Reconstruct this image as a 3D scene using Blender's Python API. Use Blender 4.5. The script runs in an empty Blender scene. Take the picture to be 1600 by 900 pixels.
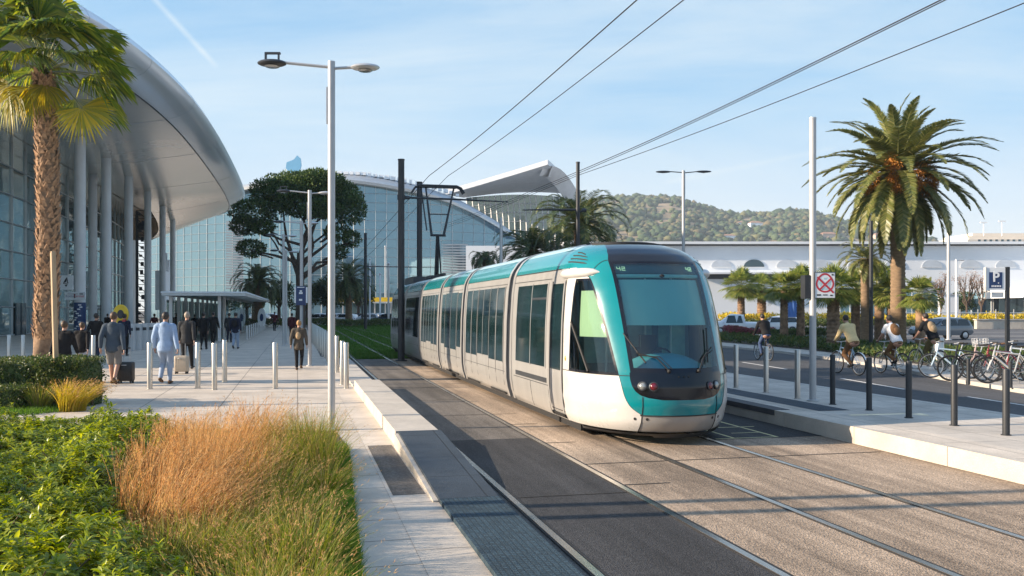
import bpy, bmesh, math, random
import numpy as np
from mathutils import Vector, Matrix, Euler, noise
R = math.radians
PI = math.pi
random.seed(7)
rng = np.random.default_rng(11)
SC = bpy.context.scene
COL = SC.collection
TH = math.atan2(.2327, .9725)          # heading of the tram line against the view axis
CT, ST = math.cos(TH), math.sin(TH)
CAMH, FPX, HOR = 2.05, 1400.0, 484.0

def T(v, u, z=0.0):                    # track frame (v right, u along) -> world
    return Vector((v*CT - u*ST, v*ST + u*CT, z))
def G(x, y, z=0.0):                    # where a sight line meets the level z
    Z = FPX*(CAMH - z)/(y - HOR)
    return Vector(((x - 800)*Z/FPX, Z, z))
def Q(x, y, Z):                        # point at distance Z
    return Vector(((x - 800)*Z/FPX, Z, CAMH + (HOR - y)*Z/FPX))

# ------------------------------------------------------------------ mesh builder
class MB:
    def __init__(s):
        s.v = []; s.f = []; s.mi = []; s.cur = 0
    def add(s, vs, fs):
        b = len(s.v)
        s.v.extend([tuple(p) for p in vs])
        for f in fs:
            s.f.append(tuple(b + i for i in f)); s.mi.append(s.cur)
        return s
    def box(s, c, size, rz=0.0, rot=None):
        hx, hy, hz = size[0]/2, size[1]/2, size[2]/2
        m = rot.to_matrix() if rot is not None else Matrix.Rotation(rz, 3, 'Z')
        vs = []
        for z in (-hz, hz):
            for x, y in ((-hx, -hy), (hx, -hy), (hx, hy), (-hx, hy)):
                vs.append(m @ Vector((x, y, z)) + Vector(c))
        return s.add(vs, [(3,2,1,0),(4,5,6,7),(0,1,5,4),(1,2,6,5),(2,3,7,6),(3,0,4,7)])
    def b2(s, x0, x1, y0, y1, z0, z1):
        return s.box(((x0+x1)/2, (y0+y1)/2, (z0+z1)/2), (x1-x0, y1-y0, z1-z0))
    def tube(s, pts, r, n=8, cap=True, ref=None, flat=None):
        pts = [Vector(p) for p in pts]
        m = len(pts)
        rs = r if isinstance(r, (list, tuple)) else [r]*m
        rings = []
        up = None
        for i, p in enumerate(pts):
            t = (pts[min(i+1, m-1)] - pts[max(i-1, 0)])
            t = t.normalized() if t.length > 1e-9 else Vector((0, 0, 1))
            if up is None:
                a = Vector(ref) if ref is not None else (Vector((1, 0, 0)) if abs(t.x) < .8 else Vector((0, 1, 0)))
            else:
                a = up
            a = (a - t*a.dot(t))
            if a.length < 1e-6: a = Vector((0, 1, 0)) - t*t.y
            a.normalize(); up = a
            b = t.cross(a)
            rr = rs[i]
            ra, rb = (rr if isinstance(rr, (tuple, list)) else (rr, rr))
            rings.append([p + a*(math.cos(2*PI*k/n)*ra) + b*(math.sin(2*PI*k/n)*rb) for k in range(n)])
        vs = [q for ring in rings for q in ring]
        fs = []
        for i in range(m-1):
            for k in range(n):
                k2 = (k+1) % n
                fs.append((i*n+k, i*n+k2, (i+1)*n+k2, (i+1)*n+k))
        if cap:
            fs.append(tuple(range(n-1, -1, -1))); fs.append(tuple((m-1)*n+k for k in range(n)))
        return s.add(vs, fs)
    def grid(s, rows, closed=False):
        n = len(rows[0]); vs = [p for r in rows for p in r]; fs = []
        for i in range(len(rows)-1):
            for k in range(n if closed else n-1):
                k2 = (k+1) % n
                fs.append((i*n+k, i*n+k2, (i+1)*n+k2, (i+1)*n+k))
        return s.add(vs, fs)
    def lathe(s, prof, n=24, c=(0, 0, 0), M=None):
        rows = []
        for r, z in prof:
            ring = []
            for k in range(n):
                a = 2*PI*k/n
                p = Vector((r*math.cos(a), r*math.sin(a), z))
                if M is not None: p = M @ p
                ring.append(p + Vector(c))
            rows.append(ring)
        s.grid(rows, True)
        return s
    def ell(s, c, r, nu=12, nv=8, rot=None):
        rows = []
        m = rot.to_matrix() if rot is not None else Matrix.Identity(3)
        for i in range(nv+1):
            th = PI*i/nv
            th = min(max(th, .02), PI-.02)
            rows.append([m @ Vector((r[0]*math.sin(th)*math.cos(2*PI*k/nu), r[1]*math.sin(th)*math.sin(2*PI*k/nu), -r[2]*math.cos(th))) + Vector(c) for k in range(nu)])
        s.grid(rows, True)
        return s
    def prism(s, poly, z0, z1, f=None):
        n = len(poly)
        g = f or (lambda a, b, z: (a, b, z))
        vs = [g(a, b, z0) for a, b in poly] + [g(a, b, z1) for a, b in poly]
        fs = [tuple(range(n-1, -1, -1)), tuple(range(n, 2*n))]
        for i in range(n):
            j = (i+1) % n
            fs.append((i, j, n+j, n+i))
        return s.add(vs, fs)
    def build(s, name, mats, parent=None, loc=None, rz=0.0, smooth=40, fixn=False):
        me = bpy.data.meshes.new(name)
        me.from_pydata(s.v, [], s.f)
        if not isinstance(mats, (list, tuple)): mats = [mats]
        for m in mats: me.materials.append(m)
        if len(mats) > 1: me.polygons.foreach_set('material_index', s.mi)
        if fixn:
            bm = bmesh.new(); bm.from_mesh(me); bmesh.ops.remove_doubles(bm, verts=bm.verts, dist=2e-4); bmesh.ops.recalc_face_normals(bm, faces=bm.faces); bm.to_mesh(me); bm.free()
        if smooth is not None and len(me.polygons):
            me.polygons.foreach_set('use_smooth', [True]*len(me.polygons))
            me.set_sharp_from_angle(angle=R(smooth))
        me.update()
        return link(name, me, parent, loc, rz)

def link(name, me, parent=None, loc=None, rz=0.0):
    o = bpy.data.objects.new(name, me)
    COL.objects.link(o)
    if parent is not None: o.parent = parent
    if loc is not None: o.location = loc
    o.rotation_euler = (0, 0, rz)
    return o

def np_mesh(name, verts, k, mat, smooth=False):
    """verts: (N,k,3) array of separate k-gons"""
    n = verts.shape[0]
    me = bpy.data.meshes.new(name)
    me.vertices.add(n*k); me.vertices.foreach_set('co', verts.astype(np.float32).ravel())
    me.loops.add(n*k); me.loops.foreach_set('vertex_index', np.arange(n*k, dtype=np.int32))
    me.polygons.add(n); me.polygons.foreach_set('loop_start', np.arange(0, n*k, k, dtype=np.int32))
    me.update(calc_edges=True)
    for m in (mat if isinstance(mat, (list, tuple)) else [mat]): me.materials.append(m)
    return me
def np_grid_mesh(name, V, mat, extra=None):
    """V: (N, a, b, 3) array of N small a x b grids"""
    N, a, b, _ = V.shape
    me = bpy.data.meshes.new(name)
    idx = np.arange(N*a*b).reshape(N, a, b)
    q = np.stack([idx[:, :-1, :-1], idx[:, :-1, 1:], idx[:, 1:, 1:], idx[:, 1:, :-1]], -1).reshape(-1)
    me.vertices.add(N*a*b); me.vertices.foreach_set('co', V.astype(np.float32).ravel())
    me.loops.add(len(q)); me.loops.foreach_set('vertex_index', q.astype(np.int32))
    me.polygons.add(len(q)//4); me.polygons.foreach_set('loop_start', np.arange(0, len(q), 4, dtype=np.int32))
    me.update(calc_edges=True)
    me.polygons.foreach_set('use_smooth', [True]*len(me.polygons))
    for m in (mat if isinstance(mat, (list, tuple)) else [mat]): me.materials.append(m)
    return me

def tag(o, label, cat, group=None):
    o['label'] = label; o['category'] = cat
    if group: o['group'] = group
    return o
def thing(name, label, cat, loc=(0, 0, 0), rz=0.0, group=None):
    o = bpy.data.objects.new(name, None); COL.objects.link(o)
    o.empty_display_size = .2
    o.location = loc; o.rotation_euler = (0, 0, rz)
    return tag(o, label, cat, group)
def struct(o):
    o['kind'] = 'structure'; return o
def copy_tree(o, loc=None, rz=None, label=None, group=None, scale=None, parent=None):
    c = o.copy(); COL.objects.link(c)
    if parent is not None: c.parent = parent
    for ch in [x for x in bpy.data.objects if x.parent is o]:
        copy_tree(ch, parent=c)
    if loc is not None: c.location = loc
    if rz is not None: c.rotation_euler = (0, 0, rz)
    if scale is not None: c.scale = (scale, scale, scale)
    if label: c['label'] = label
    if group: c['group'] = group
    return c
ORD = ['first','second','third','fourth','fifth','sixth','seventh','eighth','ninth','tenth','eleventh','twelfth','thirteenth','fourteenth','fifteenth','sixteenth','seventeenth','eighteenth','nineteenth','twentieth']

# ------------------------------------------------------------------ materials
def _nt(name):
    m = bpy.data.materials.new(name); m.use_nodes = True
    nt = m.node_tree; nt.nodes.clear()
    out = nt.nodes.new('ShaderNodeOutputMaterial')
    return m, nt, out
def N(nt, typ, **kw):
    n = nt.nodes.new(typ)
    for k, v in kw.items():
        if k.startswith('i_'):
            n.inputs[k[2:].replace('_', ' ')].default_value = v
        else: setattr(n, k, v)
    return n
def L(nt, a, b): nt.links.new(a, b)
def c4(c, k=1.0): return (min(c[0]*k, 1), min(c[1]*k, 1), min(c[2]*k, 1), 1)
def mat(name, col, rough=.5, metal=0.0, var=.12, scale=3.0, bump=0.0, bscale=60.0, coat=0.0, col2=None, spec=.5, fine=0.0, stretch=None, dirt=None, rv=.06):
    m, nt, out = _nt(name)
    p = N(nt, 'ShaderNodeBsdfPrincipled')
    p.inputs['Roughness'].default_value = rough; p.inputs['Metallic'].default_value = metal
    p.inputs['Coat Weight'].default_value = coat; p.inputs['Coat Roughness'].default_value = .05
    p.inputs['Specular IOR Level'].default_value = spec
    tc = N(nt, 'ShaderNodeTexCoord'); src = tc.outputs['Object']
    if stretch:
        mp = N(nt, 'ShaderNodeMapping'); mp.inputs['Scale'].default_value = stretch
        L(nt, src, mp.inputs['Vector']); src = mp.outputs['Vector']
    n1 = N(nt, 'ShaderNodeTexNoise'); n1.inputs['Scale'].default_value = scale; n1.inputs['Detail'].default_value = 6; n1.inputs['Roughness'].default_value = .65
    L(nt, src, n1.inputs['Vector'])
    cr = N(nt, 'ShaderNodeValToRGB')
    cr.color_ramp.elements[0].position = .3; cr.color_ramp.elements[1].position = .7
    cr.color_ramp.elements[0].color = c4(col, 1-var); cr.color_ramp.elements[1].color = c4(col2, 1+var) if col2 else c4(col, 1+var)
    L(nt, n1.outputs['Fac'], cr.inputs['Fac'])
    csrc = cr.outputs['Color']
    if fine > 0:
        n3 = N(nt, 'ShaderNodeTexNoise'); n3.inputs['Scale'].default_value = bscale; n3.inputs['Detail'].default_value = 3
        L(nt, src, n3.inputs['Vector'])
        cr3 = N(nt, 'ShaderNodeValToRGB')
        cr3.color_ramp.elements[0].position = .3; cr3.color_ramp.elements[1].position = .7
        cr3.color_ramp.elements[0].color = (1-fine,)*3 + (1,); cr3.color_ramp.elements[1].color = (1+fine*.6,)*3 + (1,)
        L(nt, n3.outputs['Fac'], cr3.inputs['Fac'])
        mx = N(nt, 'ShaderNodeMix', data_type='RGBA', blend_type='MULTIPLY'); mx.inputs[0].default_value = 1
        L(nt, csrc, mx.inputs[6]); L(nt, cr3.outputs['Color'], mx.inputs[7]); csrc = mx.outputs[2]
    L(nt, csrc, p.inputs['Base Color'])
    if rv:
        mr = N(nt, 'ShaderNodeMapRange'); mr.inputs['To Min'].default_value = max(rough-rv, .01); mr.inputs['To Max'].default_value = min(rough+rv, 1)
        L(nt, n1.outputs['Fac'], mr.inputs['Value']); L(nt, mr.outputs['Result'], p.inputs['Roughness'])
    if bump > 0:
        n2 = N(nt, 'ShaderNodeTexNoise'); n2.inputs['Scale'].default_value = bscale; n2.inputs['Detail'].default_value = 4
        L(nt, src, n2.inputs['Vector'])
        b = N(nt, 'ShaderNodeBump'); b.inputs['Strength'].default_value = bump; b.inputs['Distance'].default_value = .02
        L(nt, n2.outputs['Fac'], b.inputs['Height']); L(nt, b.outputs['Normal'], p.inputs['Normal'])
    L(nt, p.outputs[0], out.inputs['Surface'])
    return m
def leafmat(name, cols, rough=.5, trans=.3, tcol=None, spec=.35):
    m, nt, out = _nt(name)
    geo = N(nt, 'ShaderNodeNewGeometry')
    cr = N(nt, 'ShaderNodeValToRGB'); cr.color_ramp.interpolation = 'LINEAR'
    els = cr.color_ramp.elements
    while len(els) < len(cols): els.new(.5)
    for i, c in enumerate(cols):
        els[i].position = i/(len(cols)-1); els[i].color = c4(c)
    L(nt, geo.outputs['Random Per Island'], cr.inputs['Fac'])
    p = N(nt, 'ShaderNodeBsdfPrincipled'); p.inputs['Roughness'].default_value = rough; p.inputs['Specular IOR Level'].default_value = spec
    L(nt, cr.outputs['Color'], p.inputs['Base Color'])
    t = N(nt, 'ShaderNodeBsdfTranslucent')
    hs = N(nt, 'ShaderNodeHueSaturation'); hs.inputs['Value'].default_value = 1.9; hs.inputs['Saturation'].default_value = 1.1; hs.inputs['Hue'].default_value = .485
    L(nt, cr.outputs['Color'], hs.inputs['Color']); L(nt, hs.outputs['Color'], t.inputs['Color'])
    mx = N(nt, 'ShaderNodeMixShader'); mx.inputs[0].default_value = trans
    L(nt, p.outputs[0], mx.inputs[1]); L(nt, t.outputs[0], mx.inputs[2]); L(nt, mx.outputs[0], out.inputs['Surface'])
    return m
def pavemat(name, col, bw, bh, mortar=.012, var=.1, offset=0.0, rough=.75, dark=.45, fine=.12, bump=.25, spot=.25):
    m, nt, out = _nt(name)
    tc = N(nt, 'ShaderNodeTexCoord')
    br = N(nt, 'ShaderNodeTexBrick', offset=offset, squash=1.0)
    br.inputs['Scale'].default_value = 1; br.inputs['Brick Width'].default_value = bw; br.inputs['Row Height'].default_value = bh
    br.inputs['Mortar Size'].default_value = mortar; br.inputs['Mortar Smooth'].default_value = .3; br.inputs['Bias'].default_value = 0
    br.inputs['Color1'].default_value = c4(col, 1-var); br.inputs['Color2'].default_value = c4(col, 1+var); br.inputs['Mortar'].default_value = c4(col, dark)
    L(nt, tc.outputs['Object'], br.inputs['Vector'])
    n1 = N(nt, 'ShaderNodeTexNoise'); n1.inputs['Scale'].default_value = 1.1; n1.inputs['Detail'].default_value = 8; n1.inputs['Roughness'].default_value = .7
    n2 = N(nt, 'ShaderNodeTexNoise'); n2.inputs['Scale'].default_value = 90; n2.inputs['Detail'].default_value = 3
    for n in (n1, n2): L(nt, tc.outputs['Object'], n.inputs['Vector'])
    r1 = N(nt, 'ShaderNodeMapRange'); r1.inputs['From Min'].default_value = .3; r1.inputs['From Max'].default_value = .7; r1.inputs['To Min'].default_value = 1-spot; r1.inputs['To Max'].default_value = 1+spot*.6
    r2 = N(nt, 'ShaderNodeMapRange'); r2.inputs['From Min'].default_value = .3; r2.inputs['From Max'].default_value = .7; r2.inputs['To Min'].default_value = 1-fine; r2.inputs['To Max'].default_value = 1+fine
    L(nt, n1.outputs['Fac'], r1.inputs['Value']); L(nt, n2.outputs['Fac'], r2.inputs['Value'])
    mu = N(nt, 'ShaderNodeMath', operation='MULTIPLY'); L(nt, r1.outputs[0], mu.inputs[0]); L(nt, r2.outputs[0], mu.inputs[1])
    mx = N(nt, 'ShaderNodeVectorMath', operation='SCALE'); L(nt, br.outputs['Color'], mx.inputs[0]); L(nt, mu.outputs[0], mx.inputs['Scale'])
    p = N(nt, 'ShaderNodeBsdfPrincipled'); p.inputs['Roughness'].default_value = rough; p.inputs['Specular IOR Level'].default_value = .3
    L(nt, mx.outputs[0], p.inputs['Base Color'])
    b = N(nt, 'ShaderNodeBump'); b.inputs['Strength'].default_value = bump; b.inputs['Distance'].default_value = .01
    sb = N(nt, 'ShaderNodeMath', operation='SUBTRACT'); L(nt, n2.outputs['Fac'], sb.inputs[0]); L(nt, br.outputs['Fac'], sb.inputs[1])
    L(nt, sb.outputs[0], b.inputs['Height']); L(nt, b.outputs['Normal'], p.inputs['Normal'])
    L(nt, p.outputs[0], out.inputs['Surface'])
    return m
def asphalt(name, col, spot=.3, fine=.45, fscale=55, bump=.5, rough=.85, patch=None):
    m, nt, out = _nt(name)
    tc = N(nt, 'ShaderNodeTexCoord')
    n1 = N(nt, 'ShaderNodeTexNoise'); n1.inputs['Scale'].default_value = .7; n1.inputs['Detail'].default_value = 8; n1.inputs['Roughness'].default_value = .65
    mp = N(nt, 'ShaderNodeMapping'); mp.inputs['Scale'].default_value = (1.3, .35, 1)
    L(nt, tc.outputs['Object'], mp.inputs['Vector']); L(nt, mp.outputs[0], n1.inputs['Vector'])
    vo = N(nt, 'ShaderNodeTexVoronoi'); vo.inputs['Scale'].default_value = fscale
    L(nt, tc.outputs['Object'], vo.inputs['Vector'])
    n2 = N(nt, 'ShaderNodeTexNoise'); n2.inputs['Scale'].default_value = fscale*.6; n2.inputs['Detail'].default_value = 5
    L(nt, tc.outputs['Object'], n2.inputs['Vector'])
    r1 = N(nt, 'ShaderNodeMapRange'); r1.inputs['From Min'].default_value = .3; r1.inputs['From Max'].default_value = .7; r1.inputs['To Min'].default_value = 1-spot; r1.inputs['To Max'].default_value = 1+spot
    r2 = N(nt, 'ShaderNodeMapRange'); r2.inputs['From Min'].default_value = .3; r2.inputs['From Max'].default_value = .72; r2.inputs['To Min'].default_value = 1-fine; r2.inputs['To Max'].default_value = 1+fine
    L(nt, n1.outputs['Fac'], r1.inputs['Value']); L(nt, n2.outputs['Fac'], r2.inputs['Value'])
    n4 = N(nt, 'ShaderNodeTexNoise'); n4.inputs['Scale'].default_value = 1.0; n4.inputs['Detail'].default_value = 5; n4.inputs['Roughness'].default_value = .6
    mp4 = N(nt, 'ShaderNodeMapping'); mp4.inputs['Scale'].default_value = (3.2, .09, 1); mp4.inputs['Location'].default_value = (.7, .3, 0)
    L(nt, tc.outputs['Object'], mp4.inputs['Vector']); L(nt, mp4.outputs[0], n4.inputs['Vector'])
    r4 = N(nt, 'ShaderNodeMapRange'); r4.inputs['From Min'].default_value = .35; r4.inputs['From Max'].default_value = .65; r4.inputs['To Min'].default_value = 1-spot*.7; r4.inputs['To Max'].default_value = 1+spot*.45
    L(nt, n4.outputs['Fac'], r4.inputs['Value'])
    mu4 = N(nt, 'ShaderNodeMath', operation='MULTIPLY'); L(nt, r1.outputs[0], mu4.inputs[0]); L(nt, r4.outputs[0], mu4.inputs[1]); r1 = mu4
    sep = N(nt, 'ShaderNodeSeparateColor'); L(nt, vo.outputs['Color'], sep.inputs[0])
    r3 = N(nt, 'ShaderNodeMapRange'); r3.inputs['To Min'].default_value = 1-fine*.8; r3.inputs['To Max'].default_value = 1+fine*.8
    L(nt, sep.outputs[0], r3.inputs['Value'])
    mu = N(nt, 'ShaderNodeMath', operation='MULTIPLY'); L(nt, r1.outputs[0], mu.inputs[0]); L(nt, r2.outputs[0], mu.inputs[1])
    mu2 = N(nt, 'ShaderNodeMath', operation='MULTIPLY'); L(nt, mu.outputs[0], mu2.inputs[0]); L(nt, r3.outputs[0], mu2.inputs[1])
    mx = N(nt, 'ShaderNodeVectorMath', operation='SCALE'); mx.inputs[0].default_value = col; L(nt, mu2.outputs[0], mx.inputs['Scale'])
    p = N(nt, 'ShaderNodeBsdfPrincipled'); p.inputs['Roughness'].default_value = rough; p.inputs['Specular IOR Level'].default_value = .3
    L(nt, mx.outputs[0], p.inputs['Base Color'])
    b = N(nt, 'ShaderNodeBump'); b.inputs['Strength'].default_value = bump; b.inputs['Distance'].default_value = .012
    ad = N(nt, 'ShaderNodeMath', operation='ADD'); L(nt, vo.outputs['Distance'], ad.inputs[0]); L(nt, n2.outputs['Fac'], ad.inputs[1])
    L(nt, ad.outputs[0], b.inputs['Height']); L(nt, b.outputs['Normal'], p.inputs['Normal'])
    L(nt, p.outputs[0], out.inputs['Surface'])
    return m
def glassmat(name, tint, refl=.22, rough=.02):
    """see-through tinted glazing"""
    m, nt, out = _nt(name)
    t = N(nt, 'ShaderNodeBsdfTransparent'); t.inputs['Color'].default_value = c4(tint)
    g = N(nt, 'ShaderNodeBsdfGlossy'); g.inputs['Roughness'].default_value = rough; g.inputs['Color'].default_value = (.95, 1, 1, 1)
    lw = N(nt, 'ShaderNodeLayerWeight'); lw.inputs['Blend'].default_value = .25
    mr = N(nt, 'ShaderNodeMapRange'); mr.inputs['To Min'].default_value = refl*.5; mr.inputs['To Max'].default_value = .95
    L(nt, lw.outputs['Fresnel'], mr.inputs['Value'])
    mx = N(nt, 'ShaderNodeMixShader'); L(nt, mr.outputs[0], mx.inputs[0]); L(nt, t.outputs[0], mx.inputs[1]); L(nt, g.outputs[0], mx.inputs[2])
    L(nt, mx.outputs[0], out.inputs['Surface'])
    return m
def facade_glass(name, col, metal=.75, rough=.04, wave=.05, wscale=.25):
    m, nt, out = _nt(name)
    p = N(nt, 'ShaderNodeBsdfPrincipled'); p.inputs['Metallic'].default_value = metal; p.inputs['Roughness'].default_value = rough
    geo = N(nt, 'ShaderNodeTexCoord')
    n = N(nt, 'ShaderNodeTexNoise'); n.inputs['Scale'].default_value = wscale; n.inputs['Detail'].default_value = 2
    L(nt, geo.outputs['Object'], n.inputs['Vector'])
    cr = N(nt, 'ShaderNodeValToRGB'); cr.color_ramp.elements[0].color = c4(col, .8); cr.color_ramp.elements[1].color = c4(col, 1.15)
    L(nt, n.outputs['Fac'], cr.inputs['Fac']); L(nt, cr.outputs[0], p.inputs['Base Color'])
    b = N(nt, 'ShaderNodeBump'); b.inputs['Strength'].default_value = wave; b.inputs['Distance'].default_value = .3
    L(nt, n.outputs['Fac'], b.inputs['Height']); L(nt, b.outputs['Normal'], p.inputs['Normal'])
    L(nt, p.outputs[0], out.inputs['Surface'])
    return m
def emitmat(name, col, s):
    m, nt, out = _nt(name)
    e = N(nt, 'ShaderNodeEmission'); e.inputs['Color'].default_value = c4(col); e.inputs['Strength'].default_value = s
    L(nt, e.outputs[0], out.inputs['Surface']); return m

M = {}
def defmats():
    M['teal'] = mat('teal_paint', (.0, .185, .21), .2, 0, .06, 2, coat=.6)
    M['teal_roof'] = mat('teal_roof_sheen', (.42, .60, .64), .3, .1, .08, 3, coat=.3)  # teal roof paint with the sky's reflection put into a lighter colour
    M['white'] = mat('white_paint', (.52, .51, .495), .28, 0, .08, 1.6, coat=.4)
    M['silver'] = mat('silver_paint', (.385, .38, .37), .34, .35, .10, 1.6, coat=.3, stretch=(2, 2.5, .3))
    M['silver2'] = mat('silver_bumper', (.34, .33, .32), .34, .35, .08, 2.5, coat=.3)
    M['black'] = mat('black_gloss', (.006, .007, .012), .12, 0, .2, 4, coat=.15, spec=.4)
    M['rubber'] = mat('rubber', (.012, .012, .013), .7, 0, .3, 8, .2, 40)
    M['darkgrey'] = mat('dark_metal', (.045, .05, .058), .45, .3, .15, 3)
    M['tramglass'] = mat('tram_window', (.006, .018, .02), .06, 0, .4, 1.2, spec=.32, rv=.02)
    M['screen'] = glassmat('windscreen_glass', (.46, .76, .80), .12)
    M['sideglass'] = glassmat('side_glass', (.62, .76, .70), .10)
    M['blind'] = mat('blind_cloth', (.52, .62, .55), .7, 0, .04, 2)
    M['blind2'] = mat('side_blind_cloth', (.44, .50, .36), .7, 0, .04, 2)
    M['cabdark'] = mat('cab_interior', (.05, .11, .12), .6, 0, .2, 3)
    M['dash'] = mat('dashboard', (.15, .36, .42), .5, 0, .1, 3)
    M['rail'] = mat('rail_steel', (.40, .36, .32), .26, .9, .2, 6, stretch=(3, .3, 1))
    M['raildark'] = mat('rail_groove', (.02, .018, .016), .8, 0, .3, 8)
    M['galv'] = mat('galvanised_steel', (.56, .57, .58), .42, .55, .1, 4, stretch=(1, 1, .3))
    M['steel'] = mat('brushed_steel', (.50, .485, .46), .3, .8, .1, 6, stretch=(4, 4, .3))
    M['polepaint'] = mat('pole_paint', (.44, .445, .45), .42, .25, .07, 3)
    M['dkpole'] = mat('dark_pole', (.03, .033, .038), .5, .2, .2, 3)
    M['conc'] = mat('concrete', (.46, .43, .39), .8, 0, .15, 1.2, .25, 50, fine=.12)
    M['kerbwhite'] = mat('kerb_stone', (.48, .435, .375), .75, 0, .14, 2.0, .25, 60, fine=.12)
    M['kerbdark'] = mat('kerb_strip', (.07, .07, .075), .8, 0, .2, 3, .3, 60)
    M['colwhite'] = mat('column_paint', (.66, .66, .66), .5, .05, .08, .6)
    M['soffit'] = mat('soffit_panels', (.93, .83, .73), .24, .62, .1, .12, rv=.08)
    M['fascia'] = mat('fascia_panels', (.88, .89, .90), .24, .3, .02, .15)
    M['bwhite'] = mat('white_cladding', (.80, .82, .84), .6, 0, .05, .15)
    M['bgrey'] = mat('grey_cladding', (.34, .37, .40), .5, .2, .1, .3)
    M['mull'] = mat('mullion_metal', (.50, .53, .55), .4, .5, .1, 1)
    M['mullw'] = mat('white_mullion', (.72, .73, .73), .5, .1, .05, 1)
    M['glassL'] = facade_glass('terminal_glass', (.26, .40, .43), .72)
    M['glassC'] = facade_glass('hall_glass', (.17, .29, .36), .62, .05, .03, .06)
    M['glassD'] = facade_glass('dark_glass', (.06, .10, .12), .3, .08)
    M['soil'] = mat('soil', (.055, .04, .025), .95, 0, .3, 3, .5, 30)
    M['white_line'] = mat('line_paint', (.72, .70, .66), .7, 0, .18, 6, fine=.2)
    M['yellow_line'] = mat('yellow_line', (.52, .46, .22), .7, 0, .25, 6, fine=.25)
    M['red'] = mat('sign_red', (.50, .035, .05), .45, 0, .1, 3)
    M['blue'] = mat('sign_blue', (.012, .04, .13), .4, 0, .1, 3)
    M['signwhite'] = mat('sign_white', (.78, .79, .80), .45, 0, .05, 3)
    M['signblack'] = mat('sign_black', (.03, .03, .035), .5, 0, .1, 3)
    M['yellow'] = mat('yellow_paint', (.72, .48, .02), .5, 0, .1, 3)
    M['wood'] = mat('stake_wood', (.40, .29, .18), .75, 0, .25, 2, .3, 20, stretch=(8, 8, .6))
    M['bark'] = mat('bark', (.085, .06, .045), .9, 0, .35, 2.5, .6, 12, stretch=(3, 3, .6))
    M['palmbark'] = mat('palm_bark', (.10, .06, .035), .9, 0, .4, 3, .6, 14, col2=(.26, .165, .10))
    M['datebark'] = mat('date_palm_bark', (.20, .135, .08), .9, 0, .35, 2.5, .6, 10, stretch=(1.5, 1.5, 4))
    M['boot'] = mat('leaf_boot', (.34, .20, .11), .8, 0, .55, 9, .4, 30)
    M['skin'] = mat('skin', (.44, .24, .165), .5, 0, .08, 8)
    M['hair_dark'] = mat('dark_hair', (.018, .012, .009), .55, 0, .3, 30, .3, 90)
    M['hair_brown'] = mat('brown_hair', (.075, .04, .02), .55, 0, .3, 30, .3, 90)
    M['hair_grey'] = mat('grey_hair', (.30, .25, .20), .6, 0, .2, 30, .3, 90)
    M['hair_blond'] = mat('blond_hair', (.36, .21, .09), .55, 0, .25, 30, .3, 90)
defmats()
def cloth(name, col, var=.15):
    return mat(name, col, .85, 0, var, 5, .35, 14, spec=.2)
# ------------------------------------------------------------------ camera, world, sun
cd = bpy.data.cameras.new('camera'); cam = bpy.data.objects.new('camera', cd); COL.objects.link(cam)
cam.location = (0, 0, CAMH); cam.rotation_euler = (R(90), 0, 0)
cd.sensor_width = 36; cd.lens = 36*FPX/1600; cd.shift_y = (HOR-450)/1600
cd.clip_start = .1; cd.clip_end = 9000
SC.camera = cam
SUN_EL, SUN_AZ = R(20), R(8)
sdir = Vector((math.cos(SUN_AZ)*math.cos(SUN_EL), math.sin(SUN_AZ)*math.cos(SUN_EL), -math.sin(SUN_EL)))   # the way the light travels
sl = bpy.data.lights.new('sun', 'SUN'); sl.energy = 5.0; sl.angle = R(.6); sl.color = (1, .82, .62)
so = bpy.data.objects.new('sun', sl); COL.objects.link(so)
so.rotation_euler = sdir.to_track_quat('-Z', 'Y').to_euler(); so.location = (-60, -10, 40)
W = bpy.data.worlds.new('World'); SC.world = W; W.use_nodes = True
nt = W.node_tree; nt.nodes.clear()
wo = nt.nodes.new('ShaderNodeOutputWorld'); bg = nt.nodes.new('ShaderNodeBackground'); bg.inputs['Strength'].default_value = .084
sky = nt.nodes.new('ShaderNodeTexSky'); sky.sky_type = 'NISHITA'; sky.sun_disc = False
sky.sun_elevation = SUN_EL; sky.air_density = 1.0; sky.dust_density = .35; sky.ozone_density = 2.2; sky.altitude = 20
toward = -sdir
sky.sun_rotation = math.atan2(toward.x, toward.y)
# thin high cloud: noise on the sky's own directions, projected on a flat layer
tc = nt.nodes.new('ShaderNodeTexCoord')
sx = nt.nodes.new('ShaderNodeSeparateXYZ'); nt.links.new(tc.outputs['Generated'], sx.inputs[0])
def wm(op, a=None, b=None, clamp=False):
    n = nt.nodes.new('ShaderNodeMath'); n.operation = op; n.use_clamp = clamp
    for i, q in enumerate((a, b)):
        if q is None: continue
        if isinstance(q, (int, float)): n.inputs[i].default_value = q
        else: nt.links.new(q, n.inputs[i])
    return n.outputs[0]
zc = wm('ADD', wm('MAXIMUM', sx.outputs['Z'], 0), .16)
px, py = wm('DIVIDE', sx.outputs['X'], zc), wm('DIVIDE', sx.outputs['Y'], zc)
cb = nt.nodes.new('ShaderNodeCombineXYZ'); nt.links.new(px, cb.inputs[0]); nt.links.new(py, cb.inputs[1])
mp = nt.nodes.new('ShaderNodeMapping'); mp.inputs['Scale'].default_value = (.28, .75, 1); mp.inputs['Rotation'].default_value = (0, 0, R(-16)); mp.inputs['Location'].default_value = (2.3, 1.7, 0)
nt.links.new(cb.outputs[0], mp.inputs[0])
n1 = nt.nodes.new('ShaderNodeTexNoise'); n1.inputs['Scale'].default_value = 1.3; n1.inputs['Detail'].default_value = 9; n1.inputs['Roughness'].default_value = .62; n1.inputs['Distortion'].default_value = .6
nt.links.new(mp.outputs[0], n1.inputs['Vector'])
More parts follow.
